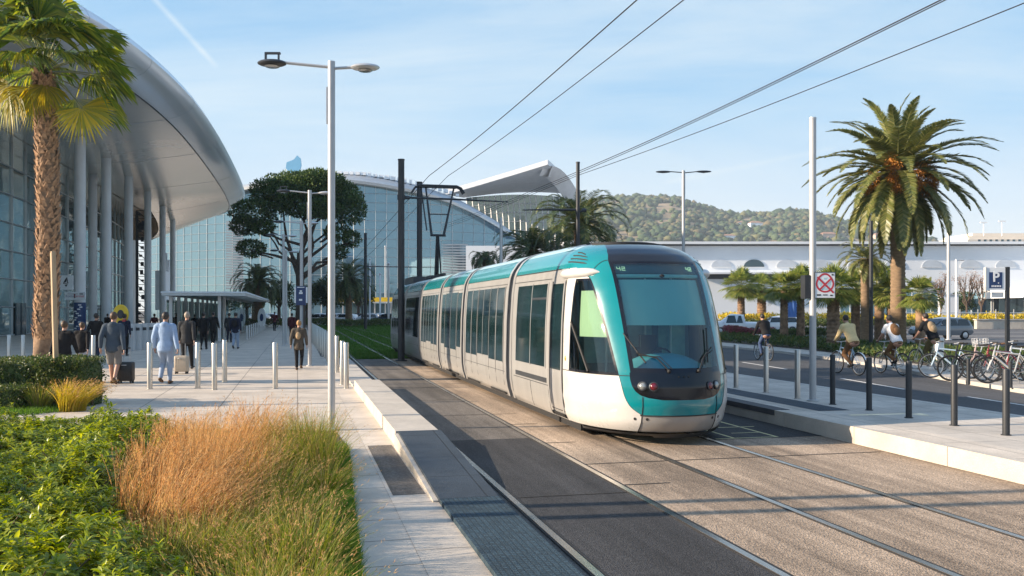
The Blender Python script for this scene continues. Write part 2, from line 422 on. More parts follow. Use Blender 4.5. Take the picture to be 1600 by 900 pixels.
mr = nt.nodes.new('ShaderNodeMapRange'); mr.inputs['From Min'].default_value = .42; mr.inputs['From Max'].default_value = .76; mr.inputs['To Max'].default_value = .75
nt.links.new(n1.outputs['Fac'], mr.inputs['Value'])
# two vapour trails: great-circle bands between two sight lines
def trail(xa, ya, xb, yb, width, amp):
    A = Vector(((xa-800)/FPX, 1, (HOR-ya)/FPX)).normalized(); B = Vector(((xb-800)/FPX, 1, (HOR-yb)/FPX)).normalized()
    nrm = A.cross(B).normalized(); mid = (A+B).normalized(); half = A.dot(mid)
    d1 = nt.nodes.new('ShaderNodeVectorMath'); d1.operation = 'DOT_PRODUCT'; d1.inputs[1].default_value = nrm
    d2 = nt.nodes.new('ShaderNodeVectorMath'); d2.operation = 'DOT_PRODUCT'; d2.inputs[1].default_value = mid
    nt.links.new(tc.outputs['Generated'], d1.inputs[0]); nt.links.new(tc.outputs['Generated'], d2.inputs[0])
    band = wm('SUBTRACT', 1.0, wm('DIVIDE', wm('ABSOLUTE', d1.outputs['Value']), width), True)
    inside = wm('MULTIPLY', wm('SUBTRACT', d2.outputs['Value'], half-.0006), 900, True)
    rag = wm('MULTIPLY', n1.outputs['Fac'], 1.6, True)
    return wm('MULTIPLY', wm('MULTIPLY', band, inside), wm('MULTIPLY', rag, amp))
t1 = trail(215, -30, 330, 95, .0042, .45)
t2 = trail(1040, 285, 1300, 232, .004, .28)
fac = wm('ADD', wm('ADD', mr.outputs[0], t1), t2, True)
mx = nt.nodes.new('ShaderNodeMix'); mx.data_type = 'RGBA'
hs = nt.nodes.new('ShaderNodeHueSaturation'); hs.inputs['Saturation'].default_value = 1.0
nt.links.new(sky.outputs[0], hs.inputs['Color'])
ramp = nt.nodes.new('ShaderNodeValToRGB')
stops = [(0.0, (4.9, 4.95, 4.95)), (.08, (4.3, 4.6, 4.95)), (.2, (1.95, 3.4, 4.8)), (.33, (1.1, 2.7, 4.5)), (.6, (1.1, 2.3, 4.3)), (1.0, (.9, 1.9, 3.8))]
while len(ramp.color_ramp.elements) < len(stops): ramp.color_ramp.elements.new(.5)
for e_, (po_, co_) in zip(ramp.color_ramp.elements, stops):
    e_.position = po_; e_.color = (co_[0]/5, co_[1]/5, co_[2]/5, 1)
nt.links.new(sx.outputs['Z'], ramp.inputs[0])
sc5 = nt.nodes.new('ShaderNodeVectorMath'); sc5.operation = 'SCALE'; sc5.inputs['Scale'].default_value = 5.0
nt.links.new(ramp.outputs[0], sc5.inputs[0])
mx0 = nt.nodes.new('ShaderNodeMix'); mx0.data_type = 'RGBA'; mx0.inputs[0].default_value = .85
nt.links.new(hs.outputs[0], mx0.inputs[6]); nt.links.new(sc5.outputs[0], mx0.inputs[7])
nt.links.new(fac, mx.inputs[0]); nt.links.new(mx0.outputs[2], mx.inputs[6]); mx.inputs[7].default_value = (4.5, 4.9, 5.0, 1)
nt.links.new(mx.outputs[2], bg.inputs['Color']); nt.links.new(bg.outputs[0], wo.inputs['Surface'])
vs = SC.view_settings; vs.view_transform = 'Standard'; vs.look = 'None'; vs.exposure = 1.25; vs.gamma = 1; vs.use_curve_mapping = False
SC.cycles.max_bounces = 8; SC.cycles.transparent_max_bounces = 16; SC.cycles.use_denoising = True
SC.cycles.sample_clamp_indirect = 6

# ------------------------------------------------------------------ ground, paving, track
def strip(name, v0, v1, u0, u1, z, m, nu=1, nv=1):
    b = MB()
    b.grid([[(v0+(v1-v0)*i/nv, u0+(u1-u0)*k/nu, z) for i in range(nv+1)] for k in range(nu+1)])
    return struct(b.build(name, m, None, rz=TH, smooth=None))
M['ground'] = asphalt('far_ground', (.085, .08, .078), .25, .2, 8, .2)
b = MB(); b.grid([[(-620+1710*i/8, -180+1990*k/8, -.03) for i in range(9)] for k in range(9)])
struct(b.build('ground', M['ground'], smooth=None))
M['paving'] = pavemat('plaza_paving', (.54, .475, .40), 1.6, .8, .014, .07)
M['paving2'] = pavemat('edge_paving', (.56, .495, .42), .9, 1.9, .012, .09)
M['blueslab'] = pavemat('blue_grey_slab', (.042, .057, .075), .66, 2.6, .01, .10, fine=.3, bump=.5)
M['tactile'] = pavemat('tactile_slab', (.042, .075, .10), .05, .05, .008, .25, fine=.3, bump=1.0, dark=.6)
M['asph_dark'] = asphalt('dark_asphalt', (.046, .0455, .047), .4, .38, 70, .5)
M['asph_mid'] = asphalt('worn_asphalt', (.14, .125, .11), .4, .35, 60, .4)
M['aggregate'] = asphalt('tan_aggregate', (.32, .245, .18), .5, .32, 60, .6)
M['road'] = asphalt('road_asphalt', (.075, .076, .08), .2, .25, 60, .3)
M['lawnsoil'] = mat('lawn_ground', (.03, .06, .015), .95, 0, .35, 1.5, .5, 40)
strip('plaza_pavement', -60, .98, 2, 128, 0.0, M['paving'], 20, 10)
strip('edge_pavement', .98, 1.46, 2, 40, .004, M['paving2'], 8)
strip('track_bed', 1.0, 8.6, 2, 160, -.012, M['asph_mid'], 20)
strip('track_asphalt_and_shade', 2.2, 3.66, 2, 13.9, -.004, M['asph_dark'], 4)
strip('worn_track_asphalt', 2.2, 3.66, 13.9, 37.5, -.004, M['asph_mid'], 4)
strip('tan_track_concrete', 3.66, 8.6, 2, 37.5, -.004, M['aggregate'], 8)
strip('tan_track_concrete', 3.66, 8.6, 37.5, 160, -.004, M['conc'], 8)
strip('track_asphalt_and_shade', 6.42, 8.3, 13.0, 37.5, .0004, M['asph_dark'], 4)  # dark asphalt cut to the tram shadow's edge, its shade put into colour
strip('dark_platform_slabs', 9.0, 9.62, 14.2, 46, .2545, M['blueslab'], 4)
# rails
for v in (2.26, 3.65, 4.93, 6.33):
    b = MB(); b.b2(v-.034, v+.034, 2, 150, -.02, .006)
    struct(b.build('rail', M['rail'], rz=TH, smooth=None))
    b = MB(); b.b2(v+.034, v+.075, 2, 150, -.02, -.001); b.b2(v-.055, v-.034, 2, 150, -.02, .0005)
    struct(b.build('rail_groove', M['raildark'], rz=TH, smooth=None))
# joints across the track
b = MB()
for u, v0, v1 in ((9.5, 2.3, 3.6), (11.35, 3.72, 8.2), (17.2, 2.3, 4.2), (15.6, 3.72, 4.2), (20.2, 2.3, 3.6), (9.9, 3.7, 4.3), (23.5, 2.3, 3.6), (13.3, 3.72, 4.2)):
    b.grid([[(v0, u-.016, .0005), (v1, u-.016, .0005)], [(v0, u+.016, .0005), (v1, u+.016, .0005)]])
struct(b.build('track_joint', M['raildark'], rz=TH, smooth=None))
b = MB()
for v0, v1, u0, u1 in ((6.45, 7.5, 13.05, 13.1), (6.45, 7.8, 14.3, 14.35), (7.5, 7.55, 13.05, 15.2), (6.75, 6.8, 13.1, 14.3), (7.0, 7.5, 13.6, 13.64)):
    b.grid([[(v0, u0, .0012), (v1, u0, .0012)], [(v0, u1, .0012), (v1, u1, .0012)]])
struct(b.build('yellow_track_marking', M['yellow_line'], rz=TH, smooth=None))
# left platform: a low block beside the first rail, running out into flush dark slabs
def plat_h(u): return .05 if u < 9.4 else (.05 + .19*(u-9.4)/4.0 if u < 13.4 else .24)
us = [13.4, 15.3, 17.3, 19.3, 21.3, 23.4]
for u0, u1 in zip(us[:-1], us[1:]):
    b = MB(); b.b2(1.42, 2.06, u0+.006, u1-.006, -.02, .24)
    struct(b.build('platform_kerb', M['kerbwhite'], rz=TH, smooth=None))
b = MB(); b.b2(1.42, 2.06, 23.4, 40, -.02, .06)
struct(b.build('platform_kerb', M['conc'], rz=TH, smooth=None))
us = [11.4, 13.394]
def wedge(name, u0, u1, m):
    b = MB()
    vs = []
    for u in (u0, u1):
        for v, z in ((1.46, -.02), (2.1, -.02), (2.1, plat_h(u)), (1.46, plat_h(u))): vs.append((v, u, z))
    b.add(vs, [(0,1,2,3),(7,6,5,4),(0,4,5,1),(1,5,6,2),(2,6,7,3),(3,7,4,0)])
    return struct(b.build(name, m, rz=TH, smooth=None))
wedge('platform_ramp', 11.4, 13.39, M['blueslab']); wedge('platform_ramp', 9.4, 11.39, M['blueslab']); wedge('platform_ramp', 2, 9.39, M['tactile'])
b = MB()
for u0, u1 in ((9.45, 11.38), (11.4, 13.38)):
    b.add([(1.40, u0, -.01), (1.457, u0, -.01), (1.457, u1, -.01), (1.40, u1, -.01), (1.40, u0, plat_h(u0)-.03), (1.457, u0, plat_h(u0)-.03), (1.457, u1, plat_h(u1)-.03), (1.40, u1, plat_h(u1)-.03)],
          [(3,2,1,0),(4,5,6,7),(0,1,5,4),(1,2,6,5),(2,3,7,6),(3,0,4,7)])
struct(b.build('platform_kerb', M['kerbwhite'], rz=TH, smooth=None))
strip('dark_paving_inset', 1.02, 1.38, 9.9, 13.6, .008, M['asph_mid'])
# right platform
M['platpave'] = pavemat('right_platform_paving', (.50, .455, .40), .8, .8, .01, .08)
M['platpave2'] = pavemat('right_platform_edge', (.54, .48, .41), .55, 1.3, .01, .08, fine=.2)
strip('right_platform', 9.0, 11.8, 2, 70, .25, M['platpave'], 10)
strip('right_platform_edge', 8.42, 9.0, 2, 70, .2502, M['platpave2'], 10)
u = 2.0
while u < 46:
    b = MB(); b.b2(8.30, 8.418, u, u+2.02, -.02, .253)
    struct(b.build('platform_kerb', M['kerbwhite'], rz=TH, smooth=None)); u += 2.03
b = MB(); b.b2(8.292, 8.60, 14.5, 46, .16, .258)
struct(b.build('platform_edge_strip', M['kerbdark'], rz=TH, smooth=None))
b = MB(); b.b2(11.8, 11.98, 2, 70, -.02, .255)
struct(b.build('road_kerb', M['conc'], rz=TH, smooth=None))
# road right of the platform
b = MB()
FARK = [(16.6, 2), (16.6, 14), (16.9, 18), (17.6, 21), (18.6, 24), (19.6, 27), (20.6, 31), (21.6, 37), (22, 46), (22, 70)]
b.grid([[(11.98, u, .06), ((11.98+v)/2, u, .06), (v, u, .06)] for v, u in FARK])
struct(b.build('road', M['road'], rz=TH, smooth=None))
b = MB()
b.grid([[(v, u, .16), (v+.5, u, .16), (v+9, u, .16)] for v, u in FARK]); b.grid([[(v, u, -.02), (v, u, .16)] for v, u in FARK])
struct(b.build('far_pavement', M['platpave'], rz=TH, smooth=None))
b = MB()
b.grid([[(v-.13, u, .164), (v+.04, u, .164)] for v, u in FARK]); b.grid([[(v-.13, u, -.02), (v-.13, u, .164)] for v, u in FARK])
struct(b.build('road_kerb', M['conc'], rz=TH, smooth=None))
b = MB()
def mark(v0, u0, v1, u1, w, z=.0645):
    a = Vector((v0, u0, z)); c = Vector((v1, u1, z)); d = (c-a).normalized(); n = Vector((-d.y, d.x, 0))*w/2
    b.grid([[a-n, a+n], [c-n, c+n]])
mark(13.6, 5, 14.9, 17.5, .09); mark(14.75, 19.5, 15.3, 23.0, .1); mark(15.9, 27, 16.4, 31, .1); mark(17, 35, 17.2, 40, .1); mark(12.25, 21, 12.3, 45, .1)
struct(b.build('road_marking', M['white_line'], rz=TH, smooth=None))
# second road and car park beyond the palms
M['road2'] = asphalt('car_park_asphalt', (.11, .11, .115), .2, .2, 30, .2)
b = MB(); b.grid([[(14, 56, -.008), (160, 52, -.008)], [(10, 120, -.008), (180, 120, -.008)]])
struct(b.build('car_park', M['road2'], smooth=None))
b = MB()
for y0, y1, x0, x1 in ((70, 70.8, 16, 120), (82, 82.5, 36, 120), (62, 62.3, 30, 90)):
    b.grid([[(x0, y0, -.003), (x1, y0-2, -.003)], [(x0, y1, -.003), (x1, y1-2, -.003)]])
struct(b.build('car_park_marking', M['conc'], smooth=None))
# lawn with the far track
strip('lawn', 1.55, 12, 37.5, 125, .002, M['lawnsoil'], 12, 4)
strip('forecourt', -60, 30, 128, 176, -.005, M['conc'])

# the air: one box of even thin haze round everything
hb = MB(); hb.box((240, 815, 124), (1740, 2010, 252))
hm = bpy.data.materials.new('haze'); hm.use_nodes = True; hn = hm.node_tree; hn.nodes.clear()
ho = hn.nodes.new('ShaderNodeOutputMaterial'); hv = hn.nodes.new('ShaderNodeVolumePrincipled'); hv.inputs['Color'].default_value = (.74, .87, 1, 1); hv.inputs['Density'].default_value = .0002; hv.inputs['Anisotropy'].default_value = .1
hn.links.new(hv.outputs[0], ho.inputs['Volume'])
hz_ = hb.build('haze', hm, smooth=None); hz_['kind'] = 'stuff'
# ------------------------------------------------------------------ the tram
def interp(tab, z):
    if z <= tab[0][0]: return tab[0][1]
    for (a, fa), (b_, fb) in zip(tab[:-1], tab[1:]):
        if z <= b_: return fa + (fb-fa)*(z-a)/(b_-a)
    return tab[-1][1]
def smoothtab(tab):
    """Catmull-like smoothing of a table so that shells have no creases"""
    def f(z):
        h = .05
        return (interp(tab, z-h) + 2*interp(tab, z) + interp(tab, z+h))/4 if tab[0][0]+h < z < tab[-1][0]-h else interp(tab, z)
    return f
WT = [(.12, 1.18), (.3, 1.265), (.6, 1.315), (1.0, 1.325), (1.8, 1.308), (2.4, 1.268), (2.7, 1.225), (2.85, 1.165), (3.0, 1.05), (3.06, .985), (3.1, .93), (3.15, .845), (3.19, .755), (3.22, .665), (3.25, .545), (3.27, .445), (3.285, .345), (3.293, .26), (3.298, .16), (3.3, .0)]
S0 = [(.12, .30), (.22, .14), (.35, .05), (.6, 0), (.9, .015), (1.1, .075), (1.6, .33), (2.2, .65), (2.6, .88), (2.83, 1.06), (2.95, 1.22), (3.06, 1.46), (3.14, 1.76), (3.2, 2.1), (3.26, 2.65), (3.3, 3.2)]
WT = [(z, w*(.972 if z < 2.7 else .972+.028*(z-2.7)/.6)) for z, w in WT]
Wf, Sf = (lambda z: interp(WT, z)), (lambda z: interp(S0, z))
Df = lambda z: interp([(.1, 1.76), (1.0, 1.76), (2.4, 1.45), (2.8, 1.34), (3.1, 1.3), (3.3, 1.3)], z)
Pf = lambda z: interp([(.1, 2.02), (1.0, 2.05), (2.4, 2.35), (3.3, 2.35)], z)
def shell(z, t, sg, off=0.0):
    w_, s_, d_, p_ = Wf(z), Sf(z), Df(z), Pf(z)
    if t <= 1:
        th = t*PI/2
        w = w_*math.sin(th)**(2/p_) if th > 1e-6 else 0
        s = s_ + d_*(1-max(math.cos(th), 0)**(2/p_))
    else:
        w = w_; s = s_+d_+(t-1)
    return Vector((sg*w, s, z))
def t_w(z, w):
    q = min(max(w/max(Wf(z), 1e-6), 0), .99999)
    return math.asin(q**(Pf(z)/2))*2/PI
def t_s(z, s):
    a, d = Sf(z), Df(z)
    if s >= a+d: return 1 + s-a-d
    if s <= a: return 0.0
    return math.acos(max(1-(s-a)/d, 0)**(Pf(z)/2))*2/PI
def normal_at(z, t, sg):
    e = .004
    a = shell(z, max(t-e, 0), sg); b_ = shell(z, t+e, sg); c = shell(min(z+e, 3.299), t, sg); d = shell(z-e, t, sg)
    n = (b_-a).cross(c-d)
    if n.length < 1e-9: return Vector((0, -1, 0))
    n.normalize()
    if n.x*sg + (-n.y) < 0 and not (n.z > .6): n = -n
    if n.z < -.6: n = -n
    return n
def zr(a, b_, n):
    if b_ > 3.2: return [b_ - (b_-a)*(1-i/n)**2 for i in range(n+1)]
    return [a + (b_-a)*i/n for i in range(n+1)]
def patch(mb, zs, ta, tb, n, sg, off=0.0, ease=False):
    rows = []
    for z in zs:
        a, b_ = ta(z), tb(z)
        row = []
        for k in range(n+1):
            t = a + (b_-a)*k/n
            p = shell(z, t, sg)
            if off: p = p + normal_at(z, t, sg)*off
            row.append(p)
        rows.append(row)
    if sg > 0: rows = [list(r) for r in rows]
    else: rows = [list(reversed(r)) for r in rows]
    mb.grid(rows)
tram = thing('tram', 'teal and silver articulated low floor tram standing on the right hand track', 'tram', T(5.63, 12.4, 0), TH)
cab = MB()
SG = (-1, 1)
Bo = lambda z: interp([(.44, .60), (.48, .61), (.52, .68), (.58, .745), (.66, .79), (.75, .82), (.9, .85), (1.05, .87), (1.8, .94), (2.55, 1.02), (2.62, 1.05)], z)
hw = lambda z: interp([(.70, .34), (.72, .50), (.76, .62), (.82, .69), (.9, .73), (1.0, .745), (1.12, .745)], z)
Wd = lambda z: interp([(1.1, .735), (2.85, .755)], z)
TCAP = t_w(2.83, .755)
def part(name, m, build, parent=tram, smooth=50, fixn=True, sided=False):
    if sided:
        global SG
        for q in (-1, 1):
            SG = (q,); b = MB(); build(b); b.build(name, m, parent, smooth=smooth, fixn=fixn)
        SG = (-1, 1); return None
    b = MB(); build(b); return b.build(name, m, parent, smooth=smooth, fixn=fixn)
SEND = 5.95
# white lower cab sides and front post
cabbody = part('cab_body', M['white'], lambda b: [
    (patch(b, zr(.2, .46, 5), lambda z: t_w(z, .60), lambda z: t_s(z, 2.08), 26, s),
     patch(b, zr(.46, 1.05, 12), lambda z: t_w(z, Bo(z)), lambda z: t_s(z, 2.08), 26, s),
     patch(b, zr(1.05, 2.56, 14), lambda z: t_s(z, 1.74), lambda z: t_s(z, 2.08), 4, s),
     patch(b, zr(2.56, 2.75, 3), lambda z: t_w(z, interp([(2.56, 1.035), (2.75, 1.12)], z)), lambda z: t_s(z, 2.08), 10, s)) for s in SG], sided=True)
part('bumper', M['silver2'], lambda b: [patch(b, zr(.2, .46, 6), lambda z: 0, lambda z: t_w(z, .60), 14, s) for s in SG])
part('apron', M['darkgrey'], lambda b: [patch(b, zr(.12, .2, 2), lambda z: 0, lambda z: t_s(z, 2.2), 30, s, -.03) for s in SG])
part('front_panel', M['teal'], lambda b: [
    (patch(b, zr(.46, .70, 6), lambda z: 0, lambda z: t_w(z, Bo(z)), 20, s),
     patch(b, zr(.70, 1.05, 10), lambda z: t_w(z, hw(z)), lambda z: t_w(z, Bo(z)), 10, s)) for s in SG])
part('lamp_panel', M['black'], lambda b: [(patch(b, zr(.70, 1.1, 14), lambda z: 0, lambda z: t_w(z, hw(z)), 18, s)) for s in SG])
part('pillar', M['teal'], lambda b: [
    (patch(b, zr(1.05, 2.62, 26), lambda z: t_w(z, Wd(z) if z > 1.1 else .745), lambda z: t_w(z, Bo(z)), 12, s),
     patch(b, zr(2.62, 2.75, 3), lambda z: t_w(z, Wd(z)), lambda z: t_w(z, interp([(2.62, 1.06), (2.75, 1.12)], z)), 12, s),
     patch(b, zr(2.75, 2.83, 2), lambda z: t_w(z, .755), lambda z: t_s(z, 2.5), 20, s),
     patch(b, zr(2.83, 3.17, 14), lambda z: TCAP, lambda z: max(t_s(z, 2.5), TCAP), 26, s)) for s in SG], sided=True)
part('roof_cap', M['black'], lambda b: [(patch(b, zr(2.83, 3.17, 14), lambda z: 0, lambda z: TCAP, 22, s), patch(b, zr(3.17, 3.3, 16), lambda z: 0, lambda z: t_s(z, 3.5), 40, s)) for s in SG])
part('roof_side', M['teal'], lambda b: [
    (patch(b, zr(2.75, 3.1, 10), lambda z: t_s(z, 2.5), lambda z: t_s(z, SEND), 6, s)) for s in SG], sided=True)
part('roof', M['teal_roof'], lambda b: [(patch(b, zr(3.1, 3.17, 4), lambda z: max(t_s(z, 2.5), TCAP), lambda z: t_s(z, SEND), 24, s), patch(b, zr(3.17, 3.3, 14), lambda z: t_s(z, 3.5), lambda z: t_s(z, SEND), 12, s)) for s in SG], sided=True)
# windscreen: glass with a black border
TB = lambda z: t_w(z, Wd(z)-.05)
part('windscreen_border', M['black'], lambda b: [
    (patch(b, zr(1.1, 2.83, 24), TB, lambda z: t_w(z, Wd(z)), 2, s), patch(b, zr(1.1, 1.17, 1), lambda z: 0, TB, 12, s), patch(b, zr(2.79, 2.83, 1), lambda z: 0, TB, 12, s)) for s in SG])
ws = part('windscreen', M['screen'], lambda b: [patch(b, zr(1.17, 2.79, 24), lambda z: 0, TB, 16, s) for s in SG])
part('side_window', M['sideglass'], lambda b: [patch(b, zr(1.09, 2.52, 18), lambda z: t_w(z, Bo(z))+.02, lambda z: t_s(z, 1.70), 10, s) for s in SG], sided=True)
part('side_window_frame', M['black'], lambda b: [
    (patch(b, zr(1.05, 2.56, 18), lambda z: t_w(z, Bo(z)), lambda z: t_w(z, Bo(z))+.02, 1, s), patch(b, zr(1.05, 2.56, 12), lambda z: t_s(z, 1.70), lambda z: t_s(z, 1.74), 1, s),
     patch(b, zr(1.05, 1.09, 1), lambda z: t_w(z, Bo(z)), lambda z: t_s(z, 1.74), 10, s), patch(b, zr(2.52, 2.56, 1), lambda z: t_w(z, Bo(z)), lambda z: t_s(z, 1.74), 10, s)) for s in SG], sided=True)
def _bar(b):
    for s in SG:
        b.tube([shell(1.08, t_s(1.08, 1.05), s)*1.0+Vector((s*.01, 0, 0)), shell(1.85, t_s(1.85, 1.69), s)+Vector((s*.01, 0, 0))], .022, 6)
part('window_bar', M['rubber'], _bar, sided=True)
# what is seen through the glass
def _int(b):
    b.b2(-1.0, 1.0, 2.06, 2.09, .5, 2.74)                     # rear wall of the cab
    b.b2(-.8, .8, .8, 2.06, .42, .46)
    b.b2(-.85, .85, 1.6, 2.06, 2.70, 2.73)
part('cab_interior', M['cabdark'], _int)
def _dash(b):
    rows = []
    for i in range(9):
        a = i/8
        rows.append([Vector(((k/12-.5)*1.5, .42 + .55*a + .22*abs(k/12-.5)**2, 1.04 + .33*math.sin(a*PI*.62)*(1-.75*abs((k/12-.5)*2)**2.2))) for k in range(13)])
    b.grid(rows)
part('dashboard', M['dash'], _dash, fixn=False)
def _seat(b):
    b.box((.05, 1.62, 1.05), (.5, .12, .75), rot=Euler((R(-8), 0, 0))); b.box((.05, 1.62, 1.52), (.28, .1, .22)); b.box((.05, 1.4, .72), (.5, .5, .12))
def _poles(b):
    for x in (-.55, .15, .62): b.tube([(x, 1.98, .46), (x, 1.98, 2.6)], .022, 8)
    b.tube([(-.9, 1.97, 2.3), (.9, 1.97, 2.3)], .02, 8)
part('grab_rail', M['galv'], _poles)
def _rear(b):
    for x0, x1 in ((-.92, -.35), (-.22, .30), (.42, .92)): b.b2(x0, x1, 2.045, 2.055, 1.15, 2.25)
part('rear_partition_window', mat('partition_glass', (.20, .36, .36), .15, 0, .35, 2), _rear)
def _wheel(b):
    for k in range(24):
        a, c = 2*PI*k/24, 2*PI*(k+1)/24; b.tube([(.05+.17*math.cos(a), 1.02+.05*math.sin(a), 1.30+.13*math.sin(a)), (.05+.17*math.cos(c), 1.02+.05*math.sin(c), 1.30+.13*math.sin(c))], .016, 6, cap=False)
    b.tube([(.05, 1.02, 1.30), (.05, .92, 1.1)], .03, 8)
part('control_wheel', M['rubber'], _wheel, fixn=False)
part('driver_seat', M['rubber'], _seat)
def _blind(b):
    rows = []
    for i in range(6):
        z = 1.83 + (2.55-1.83)*i/5
        row = []
        for k in range(17):
            w = (k/16*2-1)*.665
            p = shell(z, t_w(z, abs(w)), 1 if w >= 0 else -1); row.append(p + Vector((0, .07, -.02)))
        rows.append(row)
    b.grid(rows)
part('sun_blind', M['blind'], _blind)
def _roller(b):
    z = 2.585
    b.tube([shell(z, t_w(z, abs(w)), 1 if w >= 0 else -1)+Vector((0, .06, 0)) for w in (-.69, -.5, -.25, 0, .25, .5, .69)], .032, 8)
part('blind_roller', M['blind'], _roller)
part('camera_dome', M['rubber'], lambda b: b.ell(shell(2.585, 0, 1)+Vector((0, .02, 0)), (.045, .03, .03)))
def _blind2(b):
    for s in SG:
        rows = []
        for i in range(5):
            z = 1.62+(2.36-1.62)*i/4
            a, c = t_s(z, interp([(1.62, .80), (2.36, 1.22)], z)), t_s(z, interp([(1.62, 1.46), (2.36, 1.58)], z))
            rows.append([shell(z, a+(c-a)*k/6, s)*1.0 + Vector((-s*.05, .02, 0)) for k in range(7)])
        b.grid(rows)
part('side_blind', M['blind2'], _blind2, sided=True)
def _dest(b):
    rows = []
    for z in (2.63, 2.78):
        row = []
        for k in range(13):
            w = (k/12*2-1)*.69
            row.append(shell(z, t_w(z, abs(w)), 1 if w >= 0 else -1)+Vector((0, .05, 0)))
        rows.append(row)
    b.grid(rows)
part('destination_display', M['cabdark'], _dest)
M['ledgreen'] = emitmat('display_segments', (.8, .95, .55), .45)
def led(b, w0, pat):
    for r, row in enumerate(pat):
        for k, ch in enumerate(row):
            if ch != '#': continue
            w = w0 + k*.0135; z = 2.735 - r*.0135
            p = shell(z, t_w(z, abs(w)), 1 if w >= 0 else -1)+Vector((0, .044, 0))
            b.box(p, (.011, .004, .011))
d1 = ["#..#.####","#..#....#","####.####","...#.#...","...#.####"]
part('line_number', M['ledgreen'], lambda b: led(b, -.655, d1))
part('line_number', M['ledgreen'], lambda b: led(b, .50, d1))
# lamps
def lamp(name, w, z, m, r=.056):
    s = 1 if w > 0 else -1
    t = t_w(z, abs(w)); p = shell(z, t, s); n = normal_at(z, t, s)
    q = n.to_track_quat('Z', 'Y').to_matrix()
    b = MB(); b.lathe([(r*1.28, .0), (r*1.28, .012), (r*1.05, .018), (r*1.0, .006)], 24, p, q)
    o = b.build(name, M['darkgrey'], tram)
    b = MB(); b.lathe([(r*1.02, .006), (r*.8, .02), (r*.4, .028), (.002, .03)], 24, p, q)
    b.build('lens', m, o)
M['lens'] = mat('clear_lens', (.30, .31, .30), .15, .4, .2, 40, coat=.8)
M['lensred'] = mat('red_lens', (.12, .006, .014), .12, 0, .3, 40, coat=.8)
for w in (-.60, .60): lamp('headlight', w, .905, M['lens'])
for w in (-.455, .455): lamp('tail_lamp', w, .90, M['lensred'])
def _bolts(b):
    for w in (-.68, -.53, .53, .68):
        s = 1 if w > 0 else -1; t = t_w(.405, abs(w))
        b.lathe([(.022, 0), (.022, .006), (.001, .006)], 12, shell(.405, t, s), normal_at(.405, t, s).to_track_quat('Z', 'Y').to_matrix())
    for w in (-.08, 0, .08):
        b.lathe([(.014, 0), (.014, .008), (.001, .012)], 10, shell(1.045, t_w(1.045, abs(w)), 1 if w >= 0 else -1), normal_at(1.045, .02, 1).to_track_quat('Z', 'Y').to_matrix())
part('tow_cover', M['rubber'], _bolts)
def onsh(z, w, off=.003):
    s = 1 if w >= 0 else -1; t = t_w(z, abs(w)); return shell(z, t, s)+normal_at(z, max(t, .01), s)*off
def _seams(b):
    for w in (-.6, .6):
        b.tube([onsh(z, w) for z in zr(.16, .74, 12)], .0065, 5)
    b.tube([onsh(.46, -.62+1.24*k/20) for k in range(21)], .010, 5)
    for s in SG:
        b.tube([shell(z, t_w(z, Bo(z)), s)+normal_at(z, t_w(z, Bo(z)), s)*.001 for z in zr(.47, 1.05, 14)], .0035, 4)
        b.tube([shell(1.05, t_w(1.05, .745)+(t_s(1.05, 2.08)-t_w(1.05, .745))*k/20, s)*1.0 for k in range(21)], .007, 5)
        b.tube([shell(z, t_s(z, 2.08), s)+Vector((s*.001, 0, 0)) for z in zr(.2, 2.75, 10)], .007, 5)
        # arch line above the pillar
        pts = []
        for i in range(15):
            a = i/14; w = 1.045 - .29*a; z = 2.60 + .25*math.sin(a*PI/2)
            pts.append(shell(z, t_w(z, w), s))
        b.tube(pts, .007, 5)
part('panel_seam', M['rubber'], _seams)
part('roof_louvre', M['rubber'], lambda b: [b.tube([onsh(z, -.62+1.24*k/16, .004) for k in range(17)], .016, 5) for z in (3.17, 3.19, 3.21)])
def _vents(b):
    for s in SG:
        for i, (z, s0, s1) in enumerate(((2.86, 1.62, 2.25), (2.915, 1.66, 2.25), (2.97, 1.75, 2.25), (3.02, 1.88, 2.2))):
            pts = []
            for k in range(9):
                ss = s0+(s1-s0)*k/8; zz = z + .05*math.sin(k/8*PI/2) - .05
                t = t_s(zz, ss); pts.append(shell(zz, t, s)+normal_at(zz, t, s)*.003)
            b.tube(pts, [(.004, .004)]+[(.006, .014)]*7+[(.006, .018)], 6)
part('roof_vent', M['rubber'], _vents, sided=True)
def _pod(b):
    for s in SG:
        pts = []; rr = []
        for k in range(13):
            a = k/12; ss = 1.30+1.15*a; z = 2.655
            p = shell(z, t_s(z, ss), s)+Vector((-s*.015, 0, 0)); pts.append(p)
            e = (1-abs(2*a-1)**4)**.5 if 0 < a < 1 else .12
            rr.append((.085*max(e, .12), .095*max(e, .12)))
        b.tube(pts, rr, 12, ref=(0, 0, 1))
part('camera_pod', M['white'], _pod, sided=True)
def wiper(w0, w1, z1):
    b = MB()
    b.tube([onsh(1.12, w0, .03), onsh(1.3, w0+(w1-w0)*.35, .05), onsh(z1-.1, w1, .05)], .011, 6)
    b.tube([onsh(1.15, w0+.05, .03), onsh(1.32, w0+(w1-w0)*.35+.04, .05), onsh(z1-.14, w1+.02, .05)], .007, 6)
    b.tube([onsh(1.24, w1-.02+(w0-w1)*.3, .03), onsh(z1+.2, w1-.05+(w1-w0)*.18, .03)], .013, 6)
    b.ell(onsh(1.12, w0, .02), (.03, .03, .03))
    b.build('wiper', M['rubber'], tram)
wiper(-.22, -.62, 1.48); wiper(.26, .56, 1.55)
def _ind(b):
    for s in SG: b.ell(shell(1.24, t_s(1.24, 1.93), s), (.015, .03, .045))
part('indicator', mat('amber_lens', (.75, .25, .02), .25, 0, .1, 9, coat=.5), _ind, sided=True)

